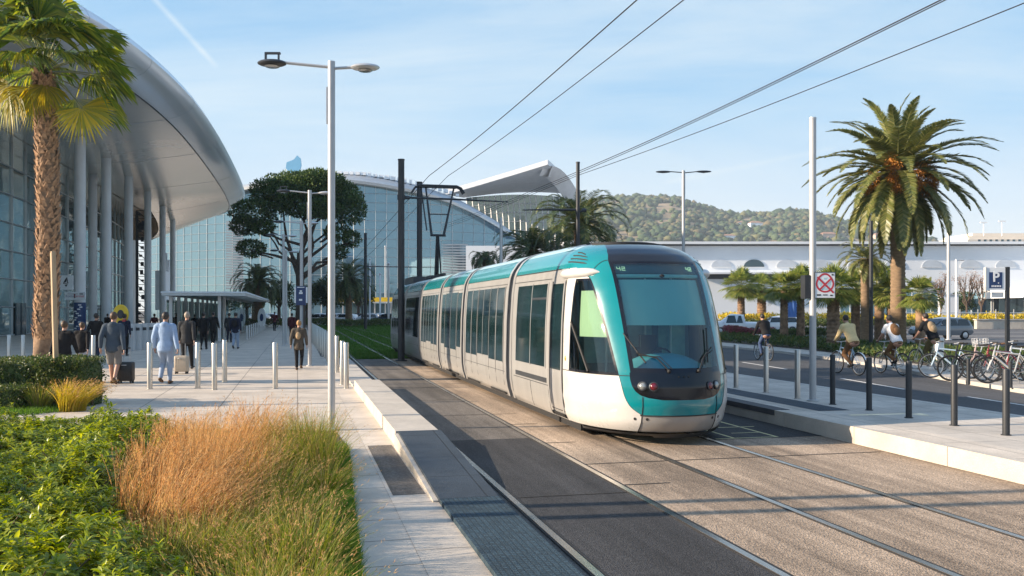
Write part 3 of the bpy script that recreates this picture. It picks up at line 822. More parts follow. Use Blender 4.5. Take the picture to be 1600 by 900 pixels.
# ---- sections behind the cab
PROF = [(w, z) for z, w in WT if z >= .3]
def side_w(z): return Wf(z)
def section(name, s0, s1, z0=.2, parent=tram):
    b = MB()
    for s in SG:
        zs = zr(z0, 2.75, 24)
        rows = [[Vector((s*Wf(z), q, z)) for q in (s0, s1)] for z in zs]
        b.grid(rows)
    for q in ((s0, s1) if s0 > 2.1 else (s1,)):
        zs = zr(z0, 3.3, 22)
        b.grid([[Vector((-Wf(z), q, z)), Vector((Wf(z), q, z))] for z in zs])
    b.b2(-1.15, 1.15, s0, s1, z0-.02, z0)
    o = b.build(name, M['silver'], parent, smooth=50, fixn=True)
    return o
def roofs(o, s0, s1, seg=3):
    for k in range(seg):
        a, c = s0+(s1-s0)*k/seg+.006, s0+(s1-s0)*(k+1)/seg-.006
        for s in SG:
            b = MB()
            b.grid([[Vector((s*(Wf(z)+.006), a, z)), Vector((s*(Wf(z)+.006), c, z))] for z in zr(2.752, 3.1, 10)])
            b.build('roof_side', M['teal'], o, smooth=50, fixn=True)
    b = MB()
    zs = zr(3.1, 3.3, 12)
    pr = [(-Wf(z), z) for z in zs] + [(Wf(z), z) for z in reversed(zs[:-1])]
    b.grid([[Vector((w, q, z+.004)) for w, z in pr] for q in (s0, s1)])
    b.build('roof', M['teal_roof'], o, smooth=50, fixn=True)
def pane(o, name, s0, s1, z0, z1, m, off=.007, sides=(-1, 1)):
    for s in sides:
        b = MB()
        zs = zr(z0, z1, 10)
        b.grid([[Vector((s*(Wf(z)+off), s0, z)), Vector((s*(Wf(z)+off), s1, z))] for z in zs])
        for q in (s0, s1):
            b.grid([[Vector((s*(Wf(z)-.01), q, z)), Vector((s*(Wf(z)+off), q, z))] for z in zs])
        b.build(name, m, o, smooth=50, fixn=True)
def vbar(b, q, z0, z1, w=.03, off=.013):
    for s in SG:
        zs = zr(z0, z1, 10)
        b.grid([[Vector((s*(Wf(z)+off), q-w/2, z)), Vector((s*(Wf(z)+off), q+w/2, z))] for z in zs])
        for e in (-w/2, w/2): b.grid([[Vector((s*(Wf(z)), q+e, z)), Vector((s*(Wf(z)+off), q+e, z))] for z in zs])
def hbar(b, s0, s1, z, h=.03, off=.013):
    for s in SG:
        b.grid([[Vector((s*(Wf(zz)+off), s0, zz)), Vector((s*(Wf(zz)+off), s1, zz))] for zz in (z-h/2, z+h/2)])
        for zz in (z-h/2, z+h/2): b.grid([[Vector((s*Wf(zz), s0, zz)), Vector((s*Wf(zz), s1, zz))], [Vector((s*(Wf(zz)+off), s0, zz)), Vector((s*(Wf(zz)+off), s1, zz))]])
def bars(o, name, m, fn):
    global SG
    for q in (-1, 1):
        SG = (q,); b = MB(); fn(b); b.build(name, m, o, smooth=50, fixn=True)
    SG = (-1, 1)
def ring(o, s0, s1, off=.016, m=None):
    b = MB()
    zs = zr(.2, 3.3, 30)
    pr = [(-(Wf(z)+off), z) for z in zs] + [(Wf(z)+off, z) for z in reversed(zs[:-1])]
    pr = [(w, z if z < 3 else z+.012) for w, z in pr]
    b.grid([[Vector((w, q, z)) for w, z in pr] for q in (s0, s1)])
    for q in (s0, s1): b.grid([[Vector((w*f, q, z-(1-f)*1.5)) for w, z in pr] for f in (1, .97)])
    return b.build('end_ring', m or M['silver'], o, smooth=50, fixn=True)
def bellows(s0, s1):
    b = MB()
    zs = zr(.25, 3.3, 24)
    pr = [(-max(Wf(z)-.05, 0), z-.05) for z in zs] + [(max(Wf(z)-.05, 0), z-.05) for z in reversed(zs[:-1])]
    n = 6
    b.grid([[Vector((w*(1-.02*(k % 2)), s0+(s1-s0)*k/n, z)) for w, z in pr] for k in range(n+1)])
    b.build('gangway', M['rubber'], tram, smooth=50, fixn=True)
def door(o, s0, s1, leaves=2):
    n = leaves
    for k in range(n):
        a, c = s0+(s1-s0)*k/n, s0+(s1-s0)*(k+1)/n
        pane(o, 'door_glass', a+.025, c-.025, .92, 2.54, M['tramglass'])
        bars(o, 'door_frame', M['silver'], lambda b: [vbar(b, a+.02, .9, 2.55, .022, .012), vbar(b, c-.02, .9, 2.55, .022, .012)])
    bars(o, 'door_gap', M['rubber'], lambda b: [vbar(b, s0, .22, 2.56, .014, .004), vbar(b, s1, .22, 2.56, .014, .004), vbar(b, (s0+s1)/2, .22, 2.56, .012, .005) if n == 2 else None, hbar(b, s0, s1, .235, .05, .03)])
# cab section: from s=2.08 to SEND
o = section('carriage', 2.08, SEND)
pane(o, 'door_glass', 2.2, 2.86, 1.02, 2.50, M['tramglass'])
bars(o, 'door_frame', M['silver'], lambda b: [vbar(b, 2.15, .3, 2.53, .06, .014), vbar(b, 2.93, .2, 2.55, .07, .014)])
bars(o, 'door_gap', M['rubber'], lambda b: [vbar(b, 2.105, .22, 2.55, .012, .006), vbar(b, 2.88, .22, 2.55, .012, .006), hbar(b, 2.1, 2.88, .33, .012, .006), hbar(b, 2.1, 2.88, .25, .06, .03)])
for a, c in ((3.2, 4.24), (4.28, 5.42)):
    w_ = pane(o, 'window', a, c, 1.02, 2.52, M['tramglass'])
bars(o, 'window_frame', M['silver'], lambda b: [vbar(b, 4.26, 1.0, 2.54, .03, .012), vbar(b, 3.17, 1.0, 2.54, .05, .012)])
bars(o, 'window_frame', M['darkgrey'], lambda b: [hbar(b, 3.2, 4.24, 2.26, .035, .012), hbar(b, 3.2, 4.24, 2.235, .006, .014)])
bars(o, 'side_trim', M['darkgrey'], lambda b: [hbar(b, 3.1, 5.45, .78, .09, .004), hbar(b, 3.0, 5.6, .70, .012, .006), vbar(b, 4.26, .22, .7, .01, .004), vbar(b, 3.0, .22, 1.0, .01, .004), hbar(b, 3.0, 5.9, 2.60, .012, .006)])
bars(o, 'roof_gap', M['rubber'], lambda b: [hbar(b, 2.5, SEND, 2.752, .022, .002)])
ring(o, SEND-.16, SEND, .012)
SECT = [(6.25, 11.35, 'doors'), (11.62, 15.5, 'door'), (15.78, 20.2, 'doors'), (20.48, 25.2, 'win'), (25.48, 30.6, 'doors')]
prev = SEND
for i, (a, c, kind) in enumerate(SECT):
    bellows(prev-.02, a+.02); prev = c
    o = section('carriage', a, c)
    ring(o, a, a+.15); ring(o, c-.15, c)
    roofs(o, a+.15, c-.15, 3 if c-a > 4.3 else 2)
    L_ = c-a
    if kind == 'doors':
        for q0, q1 in ((.34, .34+L_*.30), (L_*.64, L_-.30)):
            door(o, a+q0, a+q1, 2)
        pane(o, 'window', a+.34+L_*.30+.05, a+L_*.64-.05, .98, 2.54, M['tramglass'])
        bars(o, 'window_frame', M['silver'], lambda b: [vbar(b, a+L_*.505, .96, 2.55, .025, .013)])
    elif kind == 'door':
        door(o, a+.9, a+L_-.9, 2)
        pane(o, 'window', a+.25, a+.84, 1.02, 2.52, M['tramglass']); pane(o, 'window', a+L_-.84, a+L_-.25, 1.02, 2.52, M['tramglass'])
    else:
        for k in range(3): pane(o, 'window', a+.35+k*(L_-.7)/3+.03, a+.35+(k+1)*(L_-.7)/3-.03, 1.02, 2.52, M['tramglass'])
    bars(o, 'side_trim', M['darkgrey'], lambda b: [hbar(b, a+.2, c-.2, .72, .010, .005), hbar(b, a+.2, c-.2, 2.60, .012, .006)])
    bars(o, 'roof_gap', M['rubber'], lambda b: [hbar(b, a+.15, c-.15, 2.752, .022, .003)])
part('underframe', M['rubber'], lambda b: [b.b2(-1.12, 1.12, 1.6, 30.5, .07, .22)], smooth=None)
for q in (3.6, 5.4, 12.6, 14.4, 17.2, 18.9, 26.6, 28.4):
    for s in SG: b = MB(); b.tube([(s*.66, q, .30), (s*.74, q, .30)], .29, 24); b.build('wheel', M['darkgrey'], tram)
# roof equipment and pantograph
for a, c in ((26.3, 29.6),):
    b = MB(); b.b2(-.75, .75, a, c, 3.22, 3.5); b.build('roof_box', M['darkgrey'], tram, smooth=None)
pan = MB(); pan.b2(-.5, .5, 22.9, 24.6, 3.32, 3.42); pan.b2(-.06, .06, 22.6, 25.2, 3.42, 3.5)
po = pan.build('pantograph', M['dkpole'], tram, smooth=None)
b = MB(); b.tube([(.05, 25.0, 3.45), (-.05, 24.0, 5.1)], [.10, .07], 10); b.tube([(.25, 25.0, 3.45), (-.02, 24.0, 5.1)], .03, 8); b.build('lower_arm', M['dkpole'], po)
b = MB()
b.tube([(-.35, 24.0, 5.1), (.28, 24.0, 5.1)], .05, 8)
b.tube([(-.30, 24.0, 5.1), (-.42, 24.9, 7.2)], [.055, .035], 8); b.tube([(.2, 24.0, 5.1), (.78, 24.9, 7.2)], [.055, .035], 8)
b.tube([(-.36, 24.4, 6.0), (.40, 24.4, 6.0)], .022, 6); b.tube([(-.5, 24.0, 5.3), (-.62, 24.9, 7.2)], .03, 6)
b.build('upper_arm', M['dkpole'], po)
b = MB()
for dy in (-.16, .16):
    b.tube([(-1.0, 24.9+dy, 6.95), (-.86, 24.9+dy, 7.16), (-.68, 24.9+dy, 7.24), (.88, 24.9+dy, 7.24), (1.06, 24.9+dy, 7.16), (1.2, 24.9+dy, 6.95)], .04, 8)
b.b2(-.7, .9, 24.72, 25.08, 7.17, 7.21)
b.build('collector_head', M['dkpole'], po)
# ------------------------------------------------------------------ left terminal
term = thing('terminal_building', 'curving terminal with a huge pale overhanging roof, white columns and glass wall on the left', 'terminal building', T(-22, 75, 0), TH)
def tl(v, u, z): return (v+22, u-75, z)               # track frame -> terminal frame
EDGE = [(-44, 37), (-36, 36.6), (-28, 36.6), (-22.5, 37.8), (-18.0, 40.5), (-14.4, 44.2), (-11.7, 48.8), (-9.8, 54), (-8.3, 62), (-7.3, 72), (-6.8, 85), (-6.6, 100), (-6.6, 115), (-7.0, 127), (-8.4, 135), (-11.5, 141), (-16, 144.5), (-24, 146), (-44, 146)]
def smooth_curve(P, n):
    out = []
    for i in range(len(P)-1):
        p0 = P[max(i-1, 0)]; p1 = P[i]; p2 = P[i+1]; p3 = P[min(i+2, len(P)-1)]
        for k in range(n):
            t = k/n
            out.append(tuple(.5*((2*b) + (-a+c)*t + (2*a-5*b+4*c-d)*t*t + (-a+3*b-3*c+d)*t**3) for a, b, c, d in zip(p0, p1, p2, p3)))
    out.append(P[-1]); return out
EC = smooth_curve(EDGE, 6)
CEN = (-26, 88)
def inw(i, d):
    """a point d metres inside edge point i"""
    a = EC[max(i-1, 0)]; b_ = EC[min(i+1, len(EC)-1)]
    tx, ty = b_[0]-a[0], b_[1]-a[1]; l = math.hypot(tx, ty)
    n_ = (-ty/l, tx/l)
    c = (CEN[0]-EC[i][0], CEN[1]-EC[i][1])
    if n_[0]*c[0]+n_[1]*c[1] < 0: n_ = (-n_[0], -n_[1])
    k = min(1, 13/max(d, .01)) if False else 1
    far = max(0, min(1, (EC[i][1]-112)/30))
    return EC[i][0]+n_[0]*d*k, EC[i][1]+n_[1]*d*k, far
ROOFP = [(.0, 17.5), (.25, 17.95), (.8, 18.3), (2, 18.75), (5, 19.3), (11, 19.9)]
FASP = [(.0, 17.5), (.12, 17.1), (.5, 16.7), (1.2, 16.35), (2.0, 16.1)]
SOFP = [(2.0, 16.1), (3.2, 15.9), (5, 15.6), (7.5, 15.2), (9.5, 15.0), (11, 14.95)]
def skin(P, m, name, inner=None):
    b = MB(); rows = []
    for i in range(len(EC)):
        row = []
        for d, z in P:
            v, u, far = inw(i, d)
            zz = z - far*.32*max(d-1.2, 0)
            row.append(tl(v, u, zz))
        rows.append(row)
    b.grid(rows)
    return b.build(name, m, term, smooth=60, fixn=True)
skin(ROOFP, M['fascia'], 'roof'); skin(FASP, M['fascia'], 'fascia'); skin(SOFP, M['soffit'], 'soffit')
b = MB(); b.tube([tl(*inw(i, 2.0)[:2], 16.08 - inw(i, 2)[2]*.256) for i in range(len(EC))], .05, 6); b.build('fascia_seam', M['darkgrey'], term)
for i in range(4, len(EC)-6, 7):
    b = MB()
    for P_ in (SOFP, FASP, ROOFP[:4]):
        pts_ = []
        for d_, z_ in P_:
            v_, u_, far_ = inw(i, d_); pts_.append(tl(v_, u_, z_-far_*.32*max(d_-1.2, 0)))
        b.tube(pts_, .013, 4)
    b.build('panel_joint', M['bgrey'], term)
b = MB()
pl = [inw(i, 10.5) for i in range(len(EC))]
poly = [tl(v, u, 0)[:2] for v, u, _ in pl] + [tl(-60, 146, 0)[:2], tl(-60, 40, 0)[:2]]
b.prism(poly, 15.2, 19.0); b.build('roof_core', M['soffit'], term, smooth=None, fixn=True)
# glass wall in structural bays
bays = []
u = 38.5
while u < 133: bays.append((u, min(u+10.8, 136))); u += 10.8
MU = [0, 2.2, 4.4, 6.6, 8.8, 11.0, 13.2, 15.3]
def wallx(u): return -22.0 - 2.2*((u-85)/58)**2
for u0, u1 in bays:
    b = MB(); n = 6
    for k in range(3):
        a, c = u0+(u1-u0)*k/3, u0+(u1-u0)*(k+1)/3
        for z0, z1 in zip(MU[:-1], MU[1:]):
            j = random.uniform(-.018, .018)
            b.grid([[tl(wallx(a)+j, a, z0), tl(wallx(c)-j, c, z0)], [tl(wallx(a)+j*.3, a, z1), tl(wallx(c)-j*.3, c, z1)]])
    g = b.build('glass_wall', M['glassL'], term, smooth=None)
    b = MB()
    for k in range(3):
        a = u0+(u1-u0)*k/3; b.box(tl(wallx(a)+.06, a, 7.6), (.16, .10, 15.2))
    for z in MU[:-1]:
        for k in range(3):
            a, c = u0+(u1-u0)*k/3, u0+(u1-u0)*(k+1)/3
            b.tube([tl(wallx(a)+.08, a, z+.06), tl(wallx(c)+.08, c, z+.06)], .055, 4)
    b.build('mullion', M['mull'], g, smooth=None)
b = MB(); b.b2(-60+22, -3.5, 37.5-75, 38.5-75, 0, 15); b.b2(-60+22, -8, 38.5-75, 136-75, 0, 15); b.b2(-60+22, -1.0, 136-75, 140-75, 0, 13); b.build('wall', M['bgrey'], term, smooth=None)
# columns
for x, v, w in ((125, -16, .40), (145, -19.4, .40), (166, -16, .40), (201, -16, .40), (231, -16, .36), (254, -16, .36), (270, -16, .34)):
    k = (x-800)/FPX; Zc = v/(k*CT+ST)
    u_ = (-k*ST+CT)*Zc
    b = MB(); b.lathe([(w+.12, 0), (w+.12, .25), (w, .3), (w, 15.3), (w+.02, 15.6)], 24, tl(v, u_, 0)); c_ = b.build('column', M['colwhite'], term)
# poster wrapped on the first column: dark blue with white marks
def columnat(x, v):
    k = (x-800)/FPX; Zc = v/(k*CT+ST); return T(v, (-k*ST+CT)*Zc), Zc
# service tower of latticework between the columns
p0, Zc = columnat(221, -18.5)
b = MB()
lx, ly = -18.5, (p0.y*CT - p0.x*ST)
for dx in (-.5, .5):
    for dy in (-.5, .5): b.tube([tl(lx+dx, ly+dy, 0), tl(lx+dx, ly+dy, 14)], .09, 6)
for k in range(14):
    b.tube([tl(lx+.5, ly-.5, k+.2), tl(lx-.5, ly-.5, k+1.1)], .05, 5); b.tube([tl(lx+.5, ly-.5, k+.2), tl(lx+.5, ly+.5, k+1.1)], .05, 5); b.tube([tl(lx-.5, ly-.5, k+1.1), tl(lx+.5, ly-.5, k+1.1)], .04, 5)
    b.box(tl(lx+random.uniform(-.3, .3), ly-.5, k+.6), (.35, .2, random.uniform(.2, .6)))
b.ell(tl(lx, ly, 12.2), (.7, .7, .5)); b.tube([tl(lx+.6, ly-.6, 10.5), tl(lx+.7, ly-.6, 14.6)], .12, 8)
b.build('lattice_tower', M['dkpole'], term, smooth=None)
b = MB(); b.box(tl(-17.6, ly+13, 4.6), (1.2, 8.5, 5.2)); b.box(tl(-17.2, ly+13, 7.6), (.5, 3, .9)); b.tube([tl(-17.0, ly+10, 7.3), tl(-17, ly+10, 9.6)], .16, 8); b.tube([tl(-17.0, ly+12, 7.3), tl(-17, ly+12, 8.8)], .2, 8)
b.build('plant_box', M['bwhite'], term, smooth=None)
for q in range(6):
    b = MB(); b.box(tl(wallx(60+q*11)+.14, 58+q*11, 1.3), (.12, 2.6, 2.6)); b.box(tl(wallx(60+q*11)+.2, 58+q*11, 1.3), (.12, .09, 2.6))
    b.build('door', M['glassD'], term, smooth=None)
# ------------------------------------------------------------------ arched glass hall in the middle
hall = thing('exhibition_hall', 'large arched hall of pale blue glass beyond the lawn', 'exhibition hall', (-37, 205, 0))
S200 = 200/FPX
def hz(y): return CAMH + (HOR-y)*S200
def hx(x): return (x-800)*S200 + 37
ARCH = [(150, 352), (205, 333), (262, 319), (300, 311), (340, 303), (380, 296), (430, 290), (490, 287), (560, 289), (600, 294), (650, 302), (700, 314), (740, 330), (775, 348), (805, 366)]
def arch_y(x): return interp(ARCH, x)
def hy(x): return -7 + 13*((x-530)/260)**2
bx = [155 + (805-155)*k/13 for k in range(14)]
ZL = [0] + [hz(y) for y in range(472, 280, -14)]
for x0, x1 in zip(bx[:-1], bx[1:]):
    b = MB(); n = 3; mb = MB()
    for k in range(n):
        a, c = x0+(x1-x0)*k/n, x0+(x1-x0)*(k+1)/n
        ta, tc_ = hz(arch_y(a)), hz(arch_y(c))
        for z0, z1 in zip(ZL[:-1], ZL[1:]):
            if z0 >= max(ta, tc_): break
            j = random.uniform(-.008, .008); j2 = random.uniform(-.008, .008)
            b.grid([[(hx(a), hy(a)+j, min(z0, ta)), (hx(c), hy(c)-j, min(z0, tc_))], [(hx(a), hy(a)+j2, min(z1, ta)), (hx(c), hy(c)-j2, min(z1, tc_))]])
            if z0 < min(ta, tc_): mb.tube([(hx(a), hy(a)-.1, z0), (hx(c), hy(c)-.1, z0)], .04, 4)
        mb.tube([(hx(a), hy(a)-.12, 0), (hx(a), hy(a)-.12, ta)], .035 if k else .055, 4)
    g = b.build('glass_wall', M['glassC'], hall, smooth=None); mb.build('mullion', M['mull'], g, smooth=None)
b = MB(); rows = []
for i in range(56):
    x = 155+(805-155)*i/55; z = hz(arch_y(x)); y = hy(x)
    rows.append([(hx(x), y-.1, z-.1), (hx(x), y-2.2, z-.1), (hx(x), y-2.3, z+.5), (hx(x), y-1.6, z+1.15), (hx(x), y+2, z+1.3), (hx(x), y+2, z)])
b.grid(rows); b.build('arched_fascia', M['mull'], hall, smooth=50, fixn=True)
b = MB(); rows = []
for i in range(56):
    x = 155+(805-155)*i/55; z = hz(arch_y(x))+1.3; y = hy(x)
    up = 2.6*max(0, 1-((x-500)/300)**2)
    rows.append([(hx(x), y+1.8, z), (hx(x), y+8, z+up*.75+.2), (hx(x), y+18, z+up+.3), (hx(x), y+60, z+up*.2-1.5)])
b.grid(rows); b.build('vault_roof', M['bgrey'], hall, smooth=60, fixn=True)
for i in range(26):
    b = MB(); x = 480+(230)*i/25; b.box((hx(x), hy(x)+6.5, hz(arch_y(x))+3.2), (random.uniform(.4, 1.2), 1.2, random.uniform(.5, 1.1))); b.build('roof_vent', M['bwhite'], hall, smooth=None)
b = MB()
for k in range(22):
    z = hz(430)-6+k*.62
    b.box((hx(698), hy(698)-.35, z), (9.2, .3, .34))
b.box((hx(698), hy(698)-.25, hz(452)), (9.4, .2, 3))
b.build('louvre_screen', M['bgrey'], hall, smooth=None)
b = MB()
for k in range(26): b.box((hx(366), hy(366)-.4, hz(450)+k*.6), (5.4, .3, .34))
b.build('louvre_screen', M['bgrey'], hall, smooth=None)
b = MB()
pl = [(-.5, -2.0), (.3, -2.2), (1.4, -1.2), (1.9, .6), (1.7, 2.3), (.9, 3.0), (.1, 2.0), (-.6, 1.7), (-1.7, 1.3), (-1.9, -.1), (-1.2, -1.0)]
b.prism(pl, -.3, .3, lambda a, c, z: (a, z, c))
b.tube([(.0, 0, -5), (.0, 0, -1.9)], .25, 8)
o = b.build('roof_sculpture', mat('pale_blue_panel', (.20, .46, .66), .4, 0, .06, .4), None, Q(459, 262, 222), smooth=None, fixn=True)
tag(o, 'small pale blue heart shaped panel standing above the umbrella pine', 'rooftop sign')
# ------------------------------------------------------------------ sweeping white roof behind the hall
sw = thing('sweeping_building', 'building with a white sweeping roof wing and tilted glass wall behind the arched hall', 'building', Q(790, 497, 250)*1.0)
sw.location.z = 0
def sp(x, y, Z): return Q(x, y, Z) - Vector((sw.location.x, sw.location.y, 0))
b = MB()
rows = []
for i in range(13):
    a = i/12
    fx, fy = 696+(856-696)*a, 304+(257-304)*a**1.05
    bk = (724+(893-724)*a, 309+(303-309)*a - 9*math.sin(a*PI)*.6)
    row = []
    for k in range(9):
        c = k/8
        # rises from the wall to the leading edge, curling down at the right end
        x = bk[0]+(fx-bk[0])*c; y = bk[1]+(fy-bk[1])*c - 5*math.sin(c*PI)*a
        row.append(sp(x, y, 246-24*c))
    rows.append(row)
top = [[p + Vector((0, .6, 1.3*(.35+.65*math.sin(min(k/8*1.2+.25, 1)*PI*.5)))) for k, p in enumerate(r)] for r in rows]
b.grid(rows); b.grid(top)
b.grid([[r[-1] for r in rows], [r[-1] for r in top]]); b.grid([rows[0], top[0]]); b.grid([rows[-1], top[-1]]); b.grid([[r[0] for r in rows], [r[0] for r in top]])
b.build('roof', M['colwhite'], sw, smooth=40, fixn=True)
b = MB()
rows = []
for i in range(9):
    a = i/8; rows.append([sp(853+a*(905-853), 257.5+a**1.9*66, 224+a*14) + Vector((q, q*.5, -.2)) for q in (-.6, 1.6)] )
rows2 = [[p + Vector((-1.0, 2, -2.4)) for p in r] for r in rows]
b.grid(rows); b.grid(rows2); b.grid([[r[0] for r in rows], [r[0] for r in rows2]]); b.grid([[r[1] for r in rows], [r[1] for r in rows2]])
b.build('roof_curl', M['colwhite'], sw, smooth=40, fixn=True)
b = MB(); mb = MB()
def gp(i, k):
    a = i/9; c = k/5
    x = 728+(893-728)*a + (1-c)*14*(1-a) ; y = (309-5*math.sin(a*PI)) + ((HOR-8) - 309)*(1-c)
    return sp(x, y, 246+ (1-c)*2)
for i in range(9):
    for k in range(5):
        j = random.uniform(-.1, .1)
        o_ = Vector((0, j, 0)); b.grid([[gp(i, k)+o_, gp(i+1, k)-o_], [gp(i, k+1)+o_*.2, gp(i+1, k+1)-o_]])
g = b.build('glass_wall', facade_glass('tilted_glass', (.22, .28, .27), .6, .08), sw, smooth=None)
for i in range(19):
    a = i/18; 
    def gq(a, c): return sp(728+(893-728)*a + (1-c)*14*(1-a)+ 3*math.sin(c*9+a*3)*.4, (309-5*math.sin(a*PI)) + ((HOR-8)-309)*(1-c), 245.4+(1-c)*2)
    mb.tube([gq(a, k/8) for k in range(9)], .16, 4)
for k in range(1, 12):
    mb.tube([gq(i/9, k/12) for i in range(10)], .10, 4)
mb.build('mullion', M['mullw'], g, smooth=None)
b = MB(); b.b2(sp(740, 480, 262).x, sp(900, 480, 262).x, sp(800, 480, 256).y, sp(800, 480, 290).y, 0, 26); b.build('wall', M['bgrey'], sw, smooth=None)
# ------------------------------------------------------------------ long white building on the right
M['archgrey'] = mat('arch_glass', (.56, .60, .65), .3, .2, .1, .5)
wb = thing('long_white_building', 'long low white building with grey roof edge and half round windows behind the palms', 'building', (70, 178, 0))
S175 = 175/FPX
def wz(y): return CAMH+(HOR-y)*S175
def wx(x): return (x-800)*S175 - 70
XL, XR = wx(728), wx(1780)
b = MB(); b.b2(XL, XR, -3, 40, 0, wz(384)); b.build('wall', M['bwhite'], wb, smooth=None)
b = MB(); b.b2(wx(880), XR, -4.2, 41, wz(381.8), wz(378)); b.build('roof_edge', M['bwhite'], wb, smooth=None)
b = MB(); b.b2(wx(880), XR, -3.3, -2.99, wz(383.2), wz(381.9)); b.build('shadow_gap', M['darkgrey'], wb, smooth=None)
for i, x in enumerate((1127, 1178, 1229, 1283, 1340, 1398, 1456, 1516, 1571, 1628)):
    r = 2.0; pts = [(r*math.cos(PI*k/14), .72*r*math.sin(PI*k/14)) for k in range(15)]
    b = MB(); b.prism(pts, -3.12, -3.02, lambda a, c, z: (wx(x)+a, z, wz(417)+c))
    o = b.build('arched_window', M['glassD'] if i == 1 else M['archgrey'], wb, smooth=None, fixn=True)
    b = MB(); b.b2(wx(x)-r, wx(x)+r, -3.18, -3.02, wz(418), wz(417.2)); b.build('window_surround', M['bwhite'], o, smooth=None)
b = MB(); b.b2(wx(1080), wx(1262), -3.05, -3.0, wz(436), wz(429)); b.build('window_band', M['darkgrey'], wb, smooth=None)
b = MB(); b.b2(wx(1080), wx(1275), -5.5, -3.06, wz(428.6), wz(426)); b.build('canopy', M['bwhite'], wb, smooth=None)
for x0, x1 in ((1295, 1345), (1345, 1395), (1395, 1440), (1440, 1480), (1500, 1550), (1550, 1600), (1600, 1660)):
    b = MB(); b.b2(wx(x0)+.2, wx(x1)-.2, -3.08, -3.0, .3, wz(457)); o = b.build('window', M['glassC'], wb, smooth=None)
    b = MB()
    for k in range(4): q = wx(x0)+.2+(wx(x1)-wx(x0)-.4)*k/3; b.b2(q-.07, q+.07, -3.2, -3.09, .3, wz(457))
    b.b2(wx(x0), wx(x1), -3.2, -3.09, wz(457)+.01, wz(455.5)); b.build('mullion', M['mullw'], o, smooth=None)
for x, r in ((1451, 17), (1392, 10)):
    b = MB(); z0, z1 = wz(457), wz(437)
    b.add([(wx(x-r), -3.03, z0), (wx(x+r), -3.03, z0), (wx(x), -3.03, z1), (wx(x-r), -3.2, z0), (wx(x+r), -3.2, z0), (wx(x), -3.2, z1)], [(3,4,5),(0,3,5,2),(1,2,5,4),(0,1,4,3)])
    b.build('gable_window', M['bgrey'], wb, smooth=None)
b = MB(); b.b2(wx(1540), wx(1700), -16, -3, wz(465), wz(451)); b.b2(wx(1536), wx(1704), -16.6, -3, wz(466.5), wz(465)); b.build('entrance_canopy', M['bwhite'], wb, smooth=None)
for x in (1545, 1570, 1600, 1635): 
    b = MB(); b.tube([(wx(x), -15.5, 0), (wx(x), -15.5, wz(466))], .18, 10); b.build('canopy_post', M['bwhite'], wb)
b = MB(); b.b2(wx(1540), wx(1700), -8, -7.9, 0, wz(466)); b.build('entrance_glass', M['glassD'], wb, smooth=None)
# pale building far right on the slope
fb = thing('distant_terrace', 'sunlit pale terraced building on the horizon at the far right', 'building', Q(1565, 380, 420))
fb.location.z = 0
def fp(x, y): q = Q(x, y, 420); return (q.x-fb.location.x, q.z)
b = MB()
for x0, x1, y0, y1, d in ((1512, 1700, 420, 374, 0), (1524, 1700, 420, 367, 6), (1540, 1700, 420, 361, 12)):
    a, z1 = fp(x0, y1); c, z0 = fp(x1, y0); b.b2(a, c, d, d+30, 0, z1)
b.build('wall', mat('sunlit_render', (.74, .66, .56), .7, 0, .08, .05), fb, smooth=None)
for k in range(9):
    a, z = fp(1530+k*9, 375); b = MB(); b.b2(a-.6, a+.6, -.05, -.02, z-1.2, z+.3); b.build('window', M['glassD'], fb, smooth=None)
for x, y in ((1551, 345), (1580, 343)):
    a, z = fp(x, y); b = MB(); b.tube([(a, 8, 30), (a, 8, z)], .22, 6); b.box((a, 8, z), (3.2, .6, .5)); b.build('mast', M['bwhite'], fb, smooth=None)

# ------------------------------------------------------------------ hill with its woods and houses
RIDGE = [(560, 478), (700, 420), (780, 372), (840, 342), (880, 328), (940, 311), (1000, 308), (1050, 309), (1080, 317), (1110, 327), (1150, 335), (1190, 334), (1230, 330), (1265, 330), (1300, 340), (1340, 350), (1400, 361), (1450, 374), (1520, 398), (1620, 430), (1750, 470)]
def ridge_h(X):
    return (HOR - interp(RIDGE, 800+X*FPX/1400.0)) * 1.0 + CAMH
def hill_h(X, Y):
    a = max(0, min(1, (Y-560)/840)); a = a*a*(3-2*a)
    back = max(0, min(1, (1750-Y)/330))
    n_ = noise.fractal(Vector((X*.006, Y*.006, 3)), .9, 2, 4)
    h = ridge_h(X*1400/max(Y, 700))*(Y/1400)*a*(back if Y > 1420 else 1)
    return max(h*(1+.10*n_*(1-a*.85)) - 3, -3)
M['hill'] = mat('hillside_earth', (.15, .13, .07), .95, 0, .3, .02, 0, 1, col2=(.34, .24, .15))
b = MB()
xs = [-420+1320*i/110 for i in range(111)]; ys = [540+1200*k/80 for k in range(81)]
b.grid([[(x, y, hill_h(x, y)) for x in xs] for y in ys])
struct(b.build('hill', M['hill'], smooth=80))
NB = 9000
ico = bmesh.new(); bmesh.ops.create_icosphere(ico, subdivisions=1, radius=1)
iv = np.array([v.co[:] for v in ico.verts]); ifa = np.array([[v.index for v in f.verts] for f in ico.faces]); ico.free()
cs = []
while len(cs) < NB:
    y = 640+rng.random()*800; x = (rng.uniform(640, 1560)-800)*y/1400
    h = hill_h(x, y)
    if h < 2: continue
    if noise.noise(Vector((x*.012, y*.012, 9))) < -.08 and rng.random() < .82: continue
    r = rng.uniform(2.6, 6.2)*(1.35 if rng.random() < .12 else 1)
    cs.append((x, y, h+r*.45, r))
cs = np.array(cs)
rv_ = 1+rng.uniform(-.34, .34, (NB, len(iv), 1))
V = cs[:, None, :3] + iv[None]*rv_*cs[:, None, 3:4]*np.array([1, 1, .85])
F = (ifa[None] + (np.arange(NB)*len(iv))[:, None, None]).reshape(-1)
